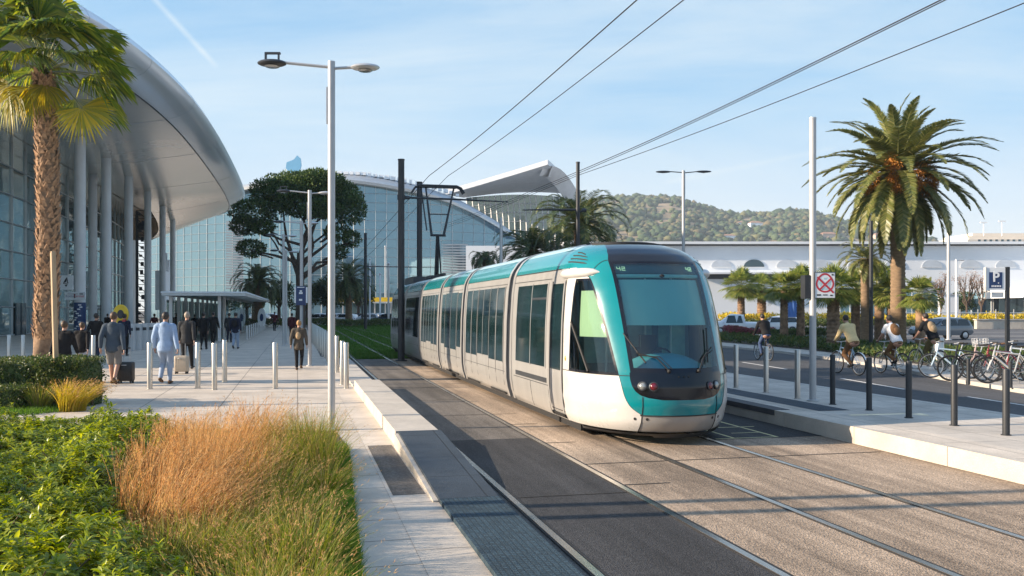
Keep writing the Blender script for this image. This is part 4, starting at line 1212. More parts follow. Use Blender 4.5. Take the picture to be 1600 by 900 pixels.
me = bpy.data.meshes.new('hill_forest'); me.vertices.add(NB*len(iv)); me.vertices.foreach_set('co', V.astype(np.float32).ravel())
me.loops.add(len(F)); me.loops.foreach_set('vertex_index', F.astype(np.int32)); me.polygons.add(len(F)//3); me.polygons.foreach_set('loop_start', np.arange(0, len(F), 3, dtype=np.int32)); me.update(calc_edges=True)
me.materials.append(leafmat('hill_trees', [(.022, .045, .022), (.045, .075, .032), (.07, .10, .04), (.04, .07, .035), (.13, .13, .05), (.05, .06, .03), (.15, .12, .06)], .8, .0))
o = link('hill_forest', me); o['kind'] = 'stuff'
vil = [(1157, 346+2, 'white villa with two storeys on the hillside, upper left of a pair', .9), (1179, 351, 'broad white villa on the hillside, right of a smaller one', 1.25), (1137, 371, 'white villa low on the hill above the flat roof edge', 1.1), (1292, 370, 'pale pink villa low on the hill right of the sign pole', 1.4), (1372, 369, 'pale villa low on the hill left of the date palm trunk', 1.2), (1100, 354, 'small ochre cottage among the trees on the hill', .6)]
for x, y, lab, k in vil:
    for Y in range(700, 1420, 6):
        X = (x-800)*Y/1400
        if hill_h(X, Y) >= CAMH+(HOR-y)*Y/1400 - 4: break
    h = thing('hillside_house', lab, 'house', (X, Y-4, hill_h(X, Y)-2), .15, 'houses on the hill')
    b = MB(); b.b2(-7*k, 7*k, -5, 5, 0, 6*k); b.b2(-2*k, 8*k, -6.5, -5, 0, 3.4*k); b.build('wall', M['bwhite'] if 'white' in lab else mat('house_render', (.55, .42, .34), .8, 0, .1, .2), h, smooth=None)
    b = MB(); b.add([(-7.6*k, -5.6, 6*k), (7.6*k, -5.6, 6*k), (7.6*k, 5.6, 6*k), (-7.6*k, 5.6, 6*k), (-4*k, 0, 8*k), (4*k, 0, 8*k)], [(0,1,5,4),(1,2,5),(2,3,4,5),(3,0,4)]); b.build('roof', mat('roof_tiles', (.36, .20, .13), .8, 0, .2, .5) , h, smooth=None)
    for q in range(4):
        b = MB(); b.b2(-5.6*k+q*3.2*k, -4*k+q*3.2*k, -5.06 if q < 1 else -6.56, -5.02 if q < 1 else -6.52, 1.2*k, 2.8*k); b.build('window', M['glassD'], h, smooth=None)
# ------------------------------------------------------------------ bollards
def bollard_mesh(h, r, m, cap=True):
    b = MB(); b.lathe([(r+.02, 0), (r+.02, .012), (r, .014), (r, h-.02), (r*.9, h-.004), (.001, h)], 20)
    me_o = b.build('bollard_mesh', m); me = me_o.data; bpy.data.objects.remove(me_o); return me
BSTEEL = bollard_mesh(1.2, .068, M['steel'])
BSTEEL2 = bollard_mesh(1.0, .055, M['steel'])
BDARK = bollard_mesh(.95, .05, M['dkpole'])
def bollard(me, p, lab, group, sc=1.0):
    o = link('bollard', me, None, p); o.scale = (1, 1, sc); tag(o, lab, 'bollard', group); return o
plaza_b = [(234, 608, 'steel bollard between the pale blue hoodie man and the black suitcase'), (309, 607, 'steel bollard just right of the man in the dark jacket and grey hair'), (335, 609, 'thin shaded steel bollard beside another right of the grey haired man'), (351, 597, 'steel bollard set slightly back in front of the walkway canopy post'), (430, 607, 'lone steel bollard in the middle of the plaza, brightly lit'),
           (541, 607, 'steel bollard at the near end of the platform kerb, right of a pair'), (535, 601, 'steel bollard at the near end of the platform kerb, left of a pair'), (146, 580, 'steel bollard standing behind the right end of the clipped hedge')]
for x, y, lab in plaza_b: bollard(BSTEEL, G(x, y), lab, 'steel bollards on the plaza')
for i, (x, y) in enumerate(((14, 560), (36, 560), (57, 557))):
    bollard(BSTEEL, G(x, y+12), '%s steel bollard from the left edge behind the hedge' % ORD[i], 'steel bollards on the plaza', .95)
for i in range(15):
    u = 29.8 + i*2.2; v = 1.25 - .013*(u-29.8)
    bollard(BSTEEL, T(v, u), '%s steel bollard from the near end of the row along the lawn' % ORD[i], 'bollards in a row along the lawn')
rb = [(1150, 606, 'steel bollard nearest the tram on the right platform'), (1197, 613, 'steel bollard below the cyclist in the black top'), (1246, 623, 'steel bollard just left of the no entry sign pole')]
for x, y, lab in rb: bollard(BSTEEL2, G(x, y, .25), lab, 'steel bollards on the right platform')
for i, (x, y) in enumerate(((1301, 632), (1358, 641), (1420, 653), (1491, 665), (1572, 680))):
    bollard(BDARK, G(x, y, .25), '%s black bollard to the right of the sign pole on the platform' % ORD[i], 'black bollards on the right platform')
# ------------------------------------------------------------------ street lamps
def lamp_head(root, x, z, up=False, lx=.25, dark=False):
    b = MB()
    b.ell((x, 0, z), (lx, .16, .062), 20, 10)
    o = b.build('lamp_head', M['darkgrey'] if dark else M['galv'], root)
    b = MB(); b.lathe([(.001, 0), (.11, 0), (.13, .012)], 16, (x, 0, z-.066)); b.build('diffuser', M['lens'], o)
def street_lamp(p, h, lab, arm_l=.8, arm_r=.36, r=.062, rz=0, grp='double street lamps', lx=.25, zl=-.02, zr_=-.10, box=True, dark=False):
    t = thing('street_lamp', lab, 'street lamp', p, rz, grp)
    b = MB(); b.tube([(0, 0, 0), (0, 0, h)], r, 14); b.lathe([(r+.06, 0), (r+.06, .03), (r+.005, .05)], 14); b.build('pole', M['polepaint'], t)
    b = MB(); b.tube([(-arm_l, 0, h+zl), (0, 0, h-.10)], .026, 8); b.tube([(0, 0, h-.12), (arm_r, 0, h+zr_)], .026, 8); b.build('arm', M['polepaint'] if not dark else M['darkgrey'], t)
    lamp_head(t, -arm_l-lx*.85, h+zl-.01, dark=True, lx=lx); lamp_head(t, arm_r+lx*.85, h+zr_, lx=lx, dark=dark)
    if box:
        b = MB(); b.box((-r-.01, 0, h-.75), (.03, .07, .62)); b.build('access_panel', M['galv'], t, smooth=None)
        b = MB(); b.box((-arm_l-lx*.8, 0, h+.14), (.26, .06, .03)); b.box((-arm_l-lx*.8-.12, 0, h+.09), (.03, .05, .12)); b.box((-arm_l-lx*.8+.1, 0, h+.09), (.025, .05, .12)); b.build('light_sensor', M['darkgrey'], t, smooth=None)
    return t
street_lamp(G(518, 672), 6.28, 'tall grey double street lamp at the corner of the planted bed')
street_lamp(G(484, 572), 6.4, 'grey double street lamp beside the woman in the brown jacket, second from the camera', .75, .35, .07)
street_lamp(G(471, 556), 6.0, 'grey street lamp with a small dark blue sign, third from the camera', .8, .3, .075, box=False)
street_lamp(G(443, 541), 6.3, 'thin grey street lamp in front of the date palm, left of a close pair', .55, .3, .07, box=False)
street_lamp(G(447, 538), 5.6, 'thin grey street lamp in front of the date palm, right of a close pair', .5, .3, .07, box=False)
street_lamp(Q(1068, 553, 48)*1.0 - Vector((0, 0, CAMH+(HOR-553)*48/FPX)), 9.5, 'double street lamp with two dark heads rising behind the tram roof', .72, .72, .09, box=False, lx=.42, zl=-.05, zr_=-.05, dark=True)
sgn = thing('pole_sign', 'small dark blue sign with white marks on the third street lamp', 'sign', G(471, 556)+Vector((0, -.09, 2.25)), 0)
b = MB(); b.b2(-.22, .22, -.02, .02, 0, .85); b.build('panel', M['blue'], sgn, smooth=None)
b = MB(); b.b2(-.29, -.225, -.018, .018, .1, .8); b.b2(.225, .29, -.018, .018, .1, .8); b.b2(-.08, .08, -.03, -.021, .50, .58); b.b2(-.05, .05, -.03, -.021, .60, .66); b.b2(-.08, .06, -.03, -.021, .2, .28); b.b2(-.16, .16, -.03, -.021, .78, .81); b.build('markings', M['signwhite'], sgn, smooth=None)
# ------------------------------------------------------------------ overhead line poles and wires
def ocs(p, h, lab, r=.105, arm=None, z0=0):
    t = thing('overhead_line_pole', lab, 'line pole', p, TH, 'overhead line poles')
    b = MB(); b.tube([(0, 0, 0), (0, 0, h)], [r*1.1, r], 14); b.lathe([(r*1.9, 0), (r*1.9, .04), (r*1.1, .05)], 14); b.build('pole', M['dkpole'], t)
    b = MB(); b.tube([(0, 0, h-.02), (0, 0, h+.03)], r*1.12, 14); b.build('cap', M['dkpole'], t)
    if arm:
        z, l = arm
        b = MB(); b.tube([(0, 0, z), (l*.55, 0, z-.02), (l, 0, z-.06)], [.045, .04, .022], 8); b.tube([(-.02, 0, z-.12), (.14, 0, z-.05)], .05, 6); b.lathe([(r*1.25, z-.1), (r*1.25, z+.1)], 14); b.build('bracket_arm', M['dkpole'], t)
        b = MB(); b.tube([(.16, 0, z), (.34, 0, z-.005)], .075, 10); b.build('insulator', M['darkgrey'], t)
    return t
ocs(G(627, 564), 8.05, 'thick black overhead line pole standing between the tracks beside the tram', .125, (6.55, 4.4))
ocs(Q(655.5, 484, 58)*1.0-Vector((0, 0, CAMH)), 10.3, 'black overhead line pole rising behind the tram and pantograph', .17)
ocs(Q(903, 484, 36)-Vector((0, 0, CAMH-.06)), 7.9, 'slim dark overhead line pole in front of the date palm behind the tram', .075, (6.0, -2.3))
ocs(Q(571, 484, 92)-Vector((0, 0, CAMH)), 9.9, 'thin dark overhead line pole standing on the lawn', .15, (6.5, 7.5))
t = thing('grey_pole', 'plain grey pole in front of the white wall left of the dark palms', 'pole', Q(783, 484, 70)-Vector((0, 0, CAMH)))
b = MB(); b.tube([(0, 0, 0), (0, 0, CAMH+(HOR-340)*70/FPX)], .12, 10); b.build('pole', M['galv'], t)
b = MB(); b.lathe([(.2, 0), (.2, .05), (.125, .06)], 12); b.build('base', M['galv'], t)
def wire(pts, r, lab):
    fine = []
    for i in range(len(pts)-1):
        for k in range(12):
            a = k/12; p = pts[i]*(1-a)+pts[i+1]*a; p = p - Vector((0, 0, .10*math.sin(a*PI))); fine.append(p)
    fine.append(pts[-1])
    b = MB(); b.tube(fine, r, 6); o = b.build('overhead_wire', M['rubber'], None); tag(o, lab, 'wire', 'overhead wires')
def ext(a, c, k): return c + (c-a)*k
WR = [((670, 275, 38), (995, 0, 16.4), .013, 'overhead wire crossing from the pantograph to the top edge, the steeper of two'),
      ((700, 275, 38), (1068, 0, 16.4), .011, 'overhead wire crossing from the pantograph to the top edge, the flatter of two')]
for (x0, y0, z0), (x1, y1, z1), r, lab in WR:
    a, c = Q(x0, y0, z0), Q(x1, y1, z1); wire([ext(c, a, 2.2)-Vector((0, 0, 2.2)), a, c, ext(a, c, .9)], r, lab)
for (x0, y0, z0), (x1, y1, z1), r, lab in [((903, 268, 36), (1470, 0, 16.4), .013, 'upper of two close wires running from the slim dark pole to the top right'), ((903, 271, 36), (1477, 0, 16.6), .011, 'lower of two close wires running from the slim dark pole to the top right'), ((903, 274, 36), (1612, 0, 16.5), .011, 'lowest and flattest overhead wire reaching the right end of the top edge')]:
    a, c = Q(x0, y0, z0), Q(x1, y1, z1); wire([Q(690, 352+(y0-268), 90), a, c, ext(a, c, .9)], r, lab)
# ------------------------------------------------------------------ signs
FONT = None
def text_mesh(body, size, m, parent, loc, name='lettering', ext_=.004, bold=False):
    cu = bpy.data.curves.new(name, 'FONT'); cu.body = body; cu.size = size; cu.extrude = ext_; cu.align_x = 'CENTER'; cu.align_y = 'CENTER'
    if bold: cu.offset = size*.018
    o = bpy.data.objects.new(name, cu); COL.objects.link(o)
    bpy.context.view_layer.update()
    me = bpy.data.meshes.new_from_object(o.evaluated_get(bpy.context.evaluated_depsgraph_get()))
    bpy.data.objects.remove(o)
    me.transform(Matrix.Rotation(R(90), 4, 'X')); me.materials.clear(); me.materials.append(m)
    return link(name, me, parent, loc)
# prohibition sign on the tall pole
PP = G(1270, 627, .25)
t = thing('sign_pole', 'tall slim grey pole carrying the red crossed out sign on the right platform', 'pole', PP)
b = MB(); b.tube([(0, 0, 0), (0, 0, 5.56)], .066, 14); b.lathe([(.12, 0), (.12, .03), (.07, .04)], 14); b.build('pole', M['polepaint'], t)
b = MB(); b.tube([(0, 0, 5.55), (0, 0, 5.58)], .07, 14); b.build('cap', M['galv'], t)
s = thing('prohibition_sign', 'square white sign with a red ring and red cross fixed to the tall grey pole', 'sign', PP+Vector((.205, -.085, 2.03)))
b = MB(); b.b2(-.205, .205, -.012, .012, 0, .505); b.build('panel', M['signwhite'], s, smooth=None)
b = MB()
for x in (-.2, .2): b.b2(x-.006, x+.006, -.018, .016, -.004, .509)
for z in (0, .505): b.b2(-.194, .194, -.018, .016, z-.006, z+.006)
b.build('edge', M['darkgrey'], s, smooth=None)
b = MB(); ring_pts = []
for k in range(33):
    a = 2*PI*k/32+PI/2; rx = .165; rz_ = .175*(1.12 if math.sin(a) > 0 else .98); ring_pts.append(Vector((rx*math.cos(a)*(1-.18*max(math.sin(a), 0)), -.0135, .285+rz_*math.sin(a)*(.95))))
def band(b, pts, w, y=-.0145):
    rows = []
    for i, p in enumerate(pts):
        d = (pts[min(i+1, len(pts)-1)]-pts[max(i-1, 0)]).normalized(); n = Vector((-d.z, 0, d.x))*w/2
        rows.append([Vector((p.x-n.x, y, p.z-n.z)), Vector((p.x+n.x, y, p.z+n.z))])
    b.grid(rows)
band(b, ring_pts, .034, -.0145); b.build('red_ring', M['red'], s, smooth=None)
b = MB(); band(b, [Vector((-.15, 0, .41)), Vector((.17, 0, .10))], .036, -.0165); band(b, [Vector((.12, 0, .38)), Vector((-.12, 0, .15))], .034, -.0175); b.build('red_cross', M['red'], s, smooth=None)
b = MB(); M['palegreen'] = mat('sign_pale_blue', (.42, .62, .66), .5, 0, .05, 4)
b.prism([(-.13, .29), (-.09, .22), (-.05, .28), (-.09, .34)], -.0135, -.0125, lambda a, c, z: (a, z, c)); b.prism([(-.06, .16), (.06, .16), (.04, .2), (-.04, .2)], -.0135, -.0125, lambda a, c, z: (a, z, c)); b.prism([(-.03, .40), (.05, .40), (.03, .36), (-.02, .36)], -.0135, -.0125, lambda a, c, z: (a, z, c)); b.prism([(.08, .22), (.12, .26), (.11, .33), (.06, .28)], -.0135, -.0125, lambda a, c, z: (a, z, c))
b.build('pictogram', M['palegreen'], s, smooth=None)
b = MB(); b.b2(-.16, -.08, -.016, -.0125, .045, .075); b.b2(-.04, .05, -.016, -.0125, .05, .07); b.b2(.10, .15, -.016, -.0125, .04, .065); b.b2(.13, .17, -.016, -.0125, .44, .47); b.build('small_print', M['signblack'], s, smooth=None)
s = thing('signal_box', 'narrow dark box seen on edge beside the red crossed out sign', 'signal', PP+Vector((-.115, 0, 2.02)))
b = MB(); b.b2(-.052, .048, -.05, .22, 0, .46); b.build('housing', M['dkpole'], s, smooth=None)
b = MB(); b.b2(.048, .06, -.03, .03, .1, .36); b.build('bracket', M['galv'], s, smooth=None)
# parking sign
PK = Q(1574, 484, 27)-Vector((0, 0, CAMH-.16))
t = thing('parking_sign', 'blue and white parking sign on a dark steel post behind the parked bicycles', 'sign', PK)
b = MB(); b.b2(-.05, .05, -.05, .05, 0, 3.18); b.build('post', M['dkpole'], t, smooth=None)
cx = -.37
b = MB(); b.b2(cx-.285, cx+.285, -.045, .045, 2.47, 3.16); b.build('panel', M['signwhite'], t, smooth=None)
b = MB(); b.b2(cx-.315, cx-.287, -.06, .06, 2.44, 3.17); b.build('panel_edge', M['white'], t, smooth=None)
b = MB(); b.b2(cx-.205, cx+.19, -.052, -.046, 2.54, 3.02); b.build('blue_field', M['blue'], t, smooth=None)
text_mesh('P', .40, M['signwhite'], t, (cx-.0, -.056, 2.86), 'letter', bold=True)
b = MB()
for k in range(6): b.b2(cx-.13+k*.05, cx-.10+k*.05, -.057, -.053, 2.575, 2.625)
b.b2(cx+.06, cx+.09, -.057, -.053, 2.68, 2.71); b.build('small_print', M['signwhite'], t, smooth=None)
b = MB(); b.b2(cx-.28, cx-.14, -.02, .02, 2.22, 2.42); b.b2(cx-.10, cx+.25, -.02, .02, 2.26, 2.42); b.build('lower_plate', M['galv'], t, smooth=None)
# signs on the first terminal column
c0, Zc = columnat(125, -16)
k_ = Zc/FPX
def onc(x, y): return Vector(((x-125)*k_, -.55, CAMH+(HOR-y)*k_))
s = thing('column_sign', 'square white sign with a black arrow mark fixed to the first terminal column', 'sign', c0+onc(109, 453))
b = MB(); b.b2(-.53, .53, -.05, .05, 0, 1.08); b.build('panel', M['signwhite'], s, smooth=None)
b = MB(); f2 = lambda a, c, z: (a, z, c)
b.prism([(-.2, .5), (.05, .92), (.06, .62), (-.02, .56)], -.07, -.052, f2); b.prism([(.1, .95), (.18, .5), (.12, .5), (.06, .86)], -.07, -.052, f2); b.prism([(-.2, .44), (.2, .48), (.2, .53), (-.2, .49)], -.07, -.052, f2); b.prism([(-.1, .36), (.15, .42), (.04, .22)], -.07, -.052, f2); b.build('arrow_mark', M['signblack'], s, smooth=None)
s = thing('name_board', 'long white sign board with red and grey lettering on the first terminal column', 'sign', c0+onc(123, 468.5))
b = MB(); b.b2(-.76, .76, -.05, .05, 0, .58); b.build('panel', M['signwhite'], s, smooth=None)
text_mesh('Roma', .27, mat('sign_grey', (.16, .20, .27), .5), s, (-.38, -.06, .27)); text_mesh('Tarmat', .27, M['red'], s, (.30, -.06, .27))
b = MB(); b.b2(-.56, .22, -.06, -.052, .42, .45); b.b2(-.06, .04, -.06, -.052, .12, .45); b.b2(.35, .62, -.06, -.052, .40, .47); b.build('logo', M['signblack'], s, smooth=None)
s = thing('column_poster', 'dark blue poster with white blocks wrapped on the base of the first terminal column', 'poster', c0+Vector((0, -.02, .5)))
b = MB(); b.lathe([(.43, 0), (.43, 2.1)], 24); b.build('backing', M['blue'], s)
b = MB()
for k in range(12):
    a = random.uniform(-2.3, -.9); z = .15+k*.16
    for q in range(4): b.box((.44*math.cos(a+q*.12), .44*math.sin(a+q*.12), z), (.055, .02, random.uniform(.05, .11)), a+q*.12+PI/2)
b.build('print', M['signwhite'], s, smooth=None)
s = thing('yellow_sign', 'yellow round edged sign on a post behind the man with the black suitcase', 'sign', Q(189, 484, 40)-Vector((0, 0, CAMH)))
b = MB(); pts = [(.34*math.cos(2*PI*k/28)*(1-.0), .44*math.sin(2*PI*k/28)+1.85) for k in range(28)]; b.prism(pts, -.04, .04, f2); b.build('panel', M['yellow'], s, smooth=None, fixn=True)
b = MB(); b.tube([(0, .06, 0), (0, .06, 1.9)], .035, 8); b.build('post', M['galv'], s)
b = MB(); b.prism([(.15*math.cos(2*PI*k/16), .2*math.sin(2*PI*k/16)+1.85) for k in range(16)], -.05, -.041, f2); b.build('dark_center', M['signblack'], s, smooth=None)
# ------------------------------------------------------------------ covered walkway
w0 = G(343, 533); vv = w0.x*CT+w0.y*ST; uu = -w0.x*ST+w0.y*CT
wk = thing('covered_walkway', 'long flat roofed walkway shelter with glass side panels leading away from the plaza', 'shelter', T(vv, uu), TH)
b = MB(); b.b2(-3.4, 1.7, -1.2, 46, 2.95, 3.12); b.build('roof', M['mull'], wk, smooth=None)
b = MB(); b.b2(-3.45, 1.75, -1.26, 46.05, 3.121, 3.22); b.build('roof_edge', M['bwhite'], wk, smooth=None)
for k in range(12):
    for x in (0, -3.0):
        b = MB(); b.b2(x-.1, x+.1, k*4-.1, k*4+.1, 0, 2.95); b.build('post', M['galv'], wk, smooth=None)
for k in range(11):
    b = MB(); b.b2(.35, .38, k*4+.2, k*4+3.9, .25, 2.7); b.build('glass_panel', glassmat('walkway_glass', (.55, .7, .72), .3) if k == 0 else bpy.data.materials['walkway_glass'], wk, smooth=None)
    b = MB(); b.b2(-3.3, -3.27, k*4+.2, k*4+3.9, .25, 2.7); b.build('glass_panel', bpy.data.materials['walkway_glass'], wk, smooth=None)
me = bollard_mesh(.95, .05, M['galv'])
for i in range(12): bollard(me, T(vv+1.55, uu+3+i*3.2), '%s thin post from the near end of the row beside the covered walkway' % ORD[i], 'posts beside the covered walkway')
s = thing('oval_sign', 'white oval sign with a dark blue inner disc at the end of the walkway', 'sign', Q(409, 484, 92)-Vector((0, 0, CAMH)))
b = MB(); b.prism([(.42*math.cos(2*PI*k/24), .95*math.sin(2*PI*k/24)+1.25) for k in range(24)], -.06, .06, f2); b.build('panel', M['signwhite'], s, smooth=None, fixn=True)
b = MB(); b.prism([(.18*math.cos(2*PI*k/24), .4*math.sin(2*PI*k/24)+1.25) for k in range(24)], -.08, -.061, f2); b.build('inner_disc', M['blue'], s, smooth=None, fixn=True)
# gates in front of the terminal entrance
for i in range(6):
    t = thing('ticket_gate', '%s grey gate post from the left below the lattice tower' % ORD[i], 'gate', Q(196+i*10.5, 484, 44+i*.8)-Vector((0, 0, CAMH)), TH, 'gate posts before the terminal entrance')
    b = MB(); b.b2(-.12, .12, -.4, .4, 0, 1.35); b.build('cabinet', M['galv'], t, smooth=None)
    b = MB(); b.b2(-.10, .10, -.405, -.401, 1.0, 1.15); b.build('panel', M['darkgrey'], t, smooth=None)
# four white vertical masts and dark posts by the far forecourt
for i, (x, yt, Z, w, nm) in enumerate(((578, 405, 128, .10, 'white'), (594, 428, 130, .12, 'white'), (607, 412, 126, .14, 'grey'), (602, 385, 150, .1, 'grey'), (566, 452, 122, .12, 'dark'))):
    t = thing('flag_pole', ['leftmost thin white mast beyond the lawn', 'short white mast beyond the lawn, beside the leftmost mast', 'pale grey mast beyond the lawn, rightmost of the group', 'tallest thin grey mast beyond the lawn', 'short dark post at the far edge of the lawn'][i], 'mast', Q(x, 484, Z)-Vector((0, 0, CAMH)), 0, 'masts beyond the lawn')
    b = MB(); b.tube([(0, 0, 0), (0, 0, CAMH+(HOR-yt)*Z/FPX)], w, 8); b.build('pole', M['bwhite'] if nm == 'white' else (M['galv'] if nm == 'grey' else M['dkpole']), t)
    b = MB(); b.ell((0, 0, CAMH+(HOR-yt)*Z/FPX), (w*1.5, w*1.5, w*1.5)); b.build('cap', M['galv'], t)
t = thing('yellow_canopy', 'low shelter with a yellow edged roof beyond the lawn', 'shelter', Q(575, 484, 150)-Vector((0, 0, CAMH)))
b = MB(); b.b2(-4.5, 4.2, -1.5, 1.5, 3.2, 3.45); b.build('roof', M['bwhite'], t, smooth=None)
b = MB(); b.b2(-4.6, 4.3, -1.6, -1.51, 3.4, 4.1); b.build('fascia', M['yellow'], t, smooth=None)
for x in (-4, -1.3, 1.3, 4): b = MB(); b.b2(x-.1, x+.1, -1.2, -1.0, 0, 3.2); b.build('post', M['galv'], t, smooth=None)
b = MB(); b.b2(-4.2, 4, 1.2, 1.3, .4, 3.1); b.build('back_glass', M['glassC'], t, smooth=None)
# right hand poles
for x, yt, Z, w, nm, lab in ((1361, 345, 43, .085, 'dkpole', 'thin black pole between the palms behind the cyclists'), (1482, 348, 58, .10, 'galv', 'thin grey pole right of the date palm'), (1228, 452, 61, .07, 'bwhite', 'thin white pole among the fan palms')):
    t = thing('slim_pole', lab, 'pole', Q(x, 484, Z)-Vector((0, 0, CAMH-.1)))
    b = MB(); b.tube([(0, 0, 0), (0, 0, CAMH-.1+(HOR-yt)*Z/FPX)], [w*1.2, w], 10); b.build('pole', M[nm], t)
    b = MB(); b.lathe([(w*2.2, 0), (w*2.2, .03), (w*1.3, .05)], 12); b.build('base', M[nm], t)
t = thing('street_lamp', 'small white single arm street lamp in the car park right of the date palm', 'street lamp', Q(1494, 484, 95)-Vector((0, 0, CAMH)))
b = MB(); b.tube([(0, 0, 0), (0, 0, 7.4)], .1, 10); b.build('pole', M['bwhite'], t)
b = MB(); b.tube([(0, 0, 7.25), (.5, 0, 7.3)], .05, 6); b.ell((.62, 0, 7.3), (.3, .15, .07)); b.build('lamp_head', M['galv'], t)
t = thing('hand_rail', 'horizontal steel handrail on posts right of the tram beyond the road', 'railing', T(10.6, 31.5, 0))
b = MB(); b.tube([(-2.2, 1.2, 1.03), (2.0, 1.0, 1.03)], .06, 8); b.build('rail', M['galv'], t)
for x in (-1.9, 0, 1.7): b = MB(); b.tube([(x, 1.1, 0), (x, 1.1, 1.0)], .05, 8); b.build('post', M['galv'], t)
t = thing('banner', 'blue and white hanging banner on a pole among the fan palms', 'banner', Q(1239, 484, 66)-Vector((0, 0, CAMH)))
b = MB(); b.tube([(-.42, 0, 0), (-.42, 0, 3.6)], .05, 8); b.build('pole', M['bwhite'], t)
b = MB(); b.grid([[(-.36+.06*q, .03*math.sin(q*1.3+k*.6), 1.5+.28*k) for q in range(13)] for k in range(8)]); b.build('flag', mat('banner_blue', (.10, .22, .55), .7, 0, .1, 3), t)
t = thing('low_wall', 'low pale concrete wall at the far side of the car park', 'wall', Q(1568, 484, 96)-Vector((0, 0, CAMH)))
b = MB(); b.b2(-3, 16, -.3, .3, 0, .95); b.build('wall', M['kerbwhite'], t, smooth=None)
b = MB(); b.b2(-3.1, 16.1, -.38, .38, .95, 1.05); b.build('coping', M['conc'], t, smooth=None)
t = thing('white_kiosk', 'white upright kiosk panel in front of the long white building', 'kiosk', Q(1478, 484, 120)-Vector((0, 0, CAMH)))
b = MB(); b.b2(-.9, 1.5, -.4, .4, 0, 4.0); b.build('body', M['bwhite'], t, smooth=None); b = MB(); b.b2(-1, 1.6, -.5, .5, 4, 4.15); b.build('top', M['galv'], t, smooth=None)
t = thing('metal_fence', 'thin pale metal fence along the car park before the white building', 'fence', Q(1500, 484, 100)-Vector((0, 0, CAMH)))
b = MB(); b.tube([(-8, 0, 1.7), (18, 0, 1.7)], .05, 5); b.tube([(-8, 0, .4), (18, 0, .4)], .05, 5); b.build('rail', M['galv'], t)
for k in range(14): b = MB(); b.tube([(-8+k*2, 0, 0), (-8+k*2, 0, 2.1)], .05, 5); b.build('post', M['galv'], t)

for i, (x, y, h) in enumerate(((-6.6, 8.42, 6.2), (-6.9, 7.82, 6.4))):
    t = thing('slim_pole', 'grey pole standing just outside the left edge of the picture, shadow across the track', 'pole', (x, y, 0), 0, 'poles outside the picture on the left')
    b = MB(); b.tube([(0, 0, 0), (0, 0, h)], .085, 12); b.build('pole', M['galv'], t)
    b = MB(); b.lathe([(.16, 0), (.16, .03), (.09, .05)], 12); b.build('base', M['galv'], t)
# ------------------------------------------------------------------ plants
def unit(v): return v/np.maximum(np.linalg.norm(v, axis=-1, keepdims=True), 1e-9)
def leaf_quads(P, D, Nn, l, w):
    """diamond leaves: base P, direction D, face normal hint Nn, length l, width w -> (n,4,3)"""
    S = unit(np.cross(D, Nn)); U = np.cross(S, D)
    l = l[:, None]; w = w[:, None]
    mid = P + D*l*.45 + U*l*.06
    return np.stack([P, mid + S*w*.5, P + D*l - U*l*.05, mid - S*w*.5], 1)
def rand_dirs(n): return unit(rng.normal(size=(n, 3)))
M['shrub'] = leafmat('shrub_leaves', [(.05, .085, .012), (.12, .18, .018), (.24, .30, .025), (.38, .42, .05), (.18, .22, .03)], .36, .36, spec=.45)
M['hedge'] = leafmat('hedge_leaves', [(.02, .04, .012), (.04, .075, .018), (.07, .11, .025), (.11, .11, .03)], .5, .22)
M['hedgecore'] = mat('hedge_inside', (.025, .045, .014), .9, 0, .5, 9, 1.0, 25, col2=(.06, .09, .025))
M['tan'] = leafmat('dry_grass', [(.33, .18, .07), (.48, .30, .11), (.60, .41, .17), (.40, .22, .085), (.27, .15, .07)], .7, .35)
M['plume'] = leafmat('grass_plumes', [(.40, .25, .11), (.50, .33, .15), (.42, .26, .13)], .8, .3)
M['green_grass'] = leafmat('green_blades', [(.06, .11, .015), (.13, .19, .022), (.22, .26, .03), (.32, .29, .06), (.26, .18, .08), (.15, .20, .03)], .55, .35)
M['lawn'] = leafmat('lawn_blades', [(.04, .10, .012), (.07, .16, .018), (.11, .22, .025)], .6, .35)
M['lawn_far'] = leafmat('lawn_far_blades', [(.035, .10, .015), (.055, .14, .02), (.08, .17, .03)], .7, .3)
M['pine'] = leafmat('pine_needles', [(.018, .045, .014), (.04, .08, .02), (.07, .12, .028), (.10, .15, .035)], .6, .15)
M['tree'] = leafmat('tree_leaves', [(.015, .035, .012), (.03, .06, .018), (.05, .085, .022), (.04, .06, .02)], .6, .2)
M['frond'] = leafmat('date_fronds', [(.075, .10, .03), (.12, .145, .04), (.18, .19, .055), (.27, .25, .09)], .38, .26, spec=.5)
M['frond_dark'] = leafmat('dark_fronds', [(.025, .05, .02), (.045, .075, .025), (.07, .10, .03), (.12, .13, .045)], .45, .2, spec=.4)
M['fan'] = leafmat('fan_leaves', [(.09, .14, .04), (.15, .20, .05), (.22, .26, .06), (.32, .31, .09)], .4, .35, spec=.5)
M['fan_big'] = leafmat('fan_leaves_big', [(.05, .10, .02), (.09, .15, .022), (.17, .22, .03), (.32, .31, .04)], .38, .42, spec=.5)
M['fan_yellow'] = leafmat('fan_leaves_yellow', [(.16, .19, .03), (.30, .27, .03), (.42, .33, .04)], .45, .45)
M['rachis'] = mat('leaf_stalk', (.16, .17, .06), .5, 0, .15, 4)
M['fruit'] = leafmat('date_fruit', [(.50, .20, .03), (.60, .30, .05), (.38, .16, .05), (.30, .15, .05)], .6, .15)
M['flower_y'] = leafmat('yellow_flowers', [(.30, .28, .03), (.55, .42, .03), (.65, .50, .04)], .6, .2)
M['flower_r'] = leafmat('red_flowers', [(.20, .05, .06), (.32, .08, .10), (.10, .09, .04)], .6, .2)
M['stem'] = mat('woody_stem', (.10, .07, .04), .85, 0, .2, 6)

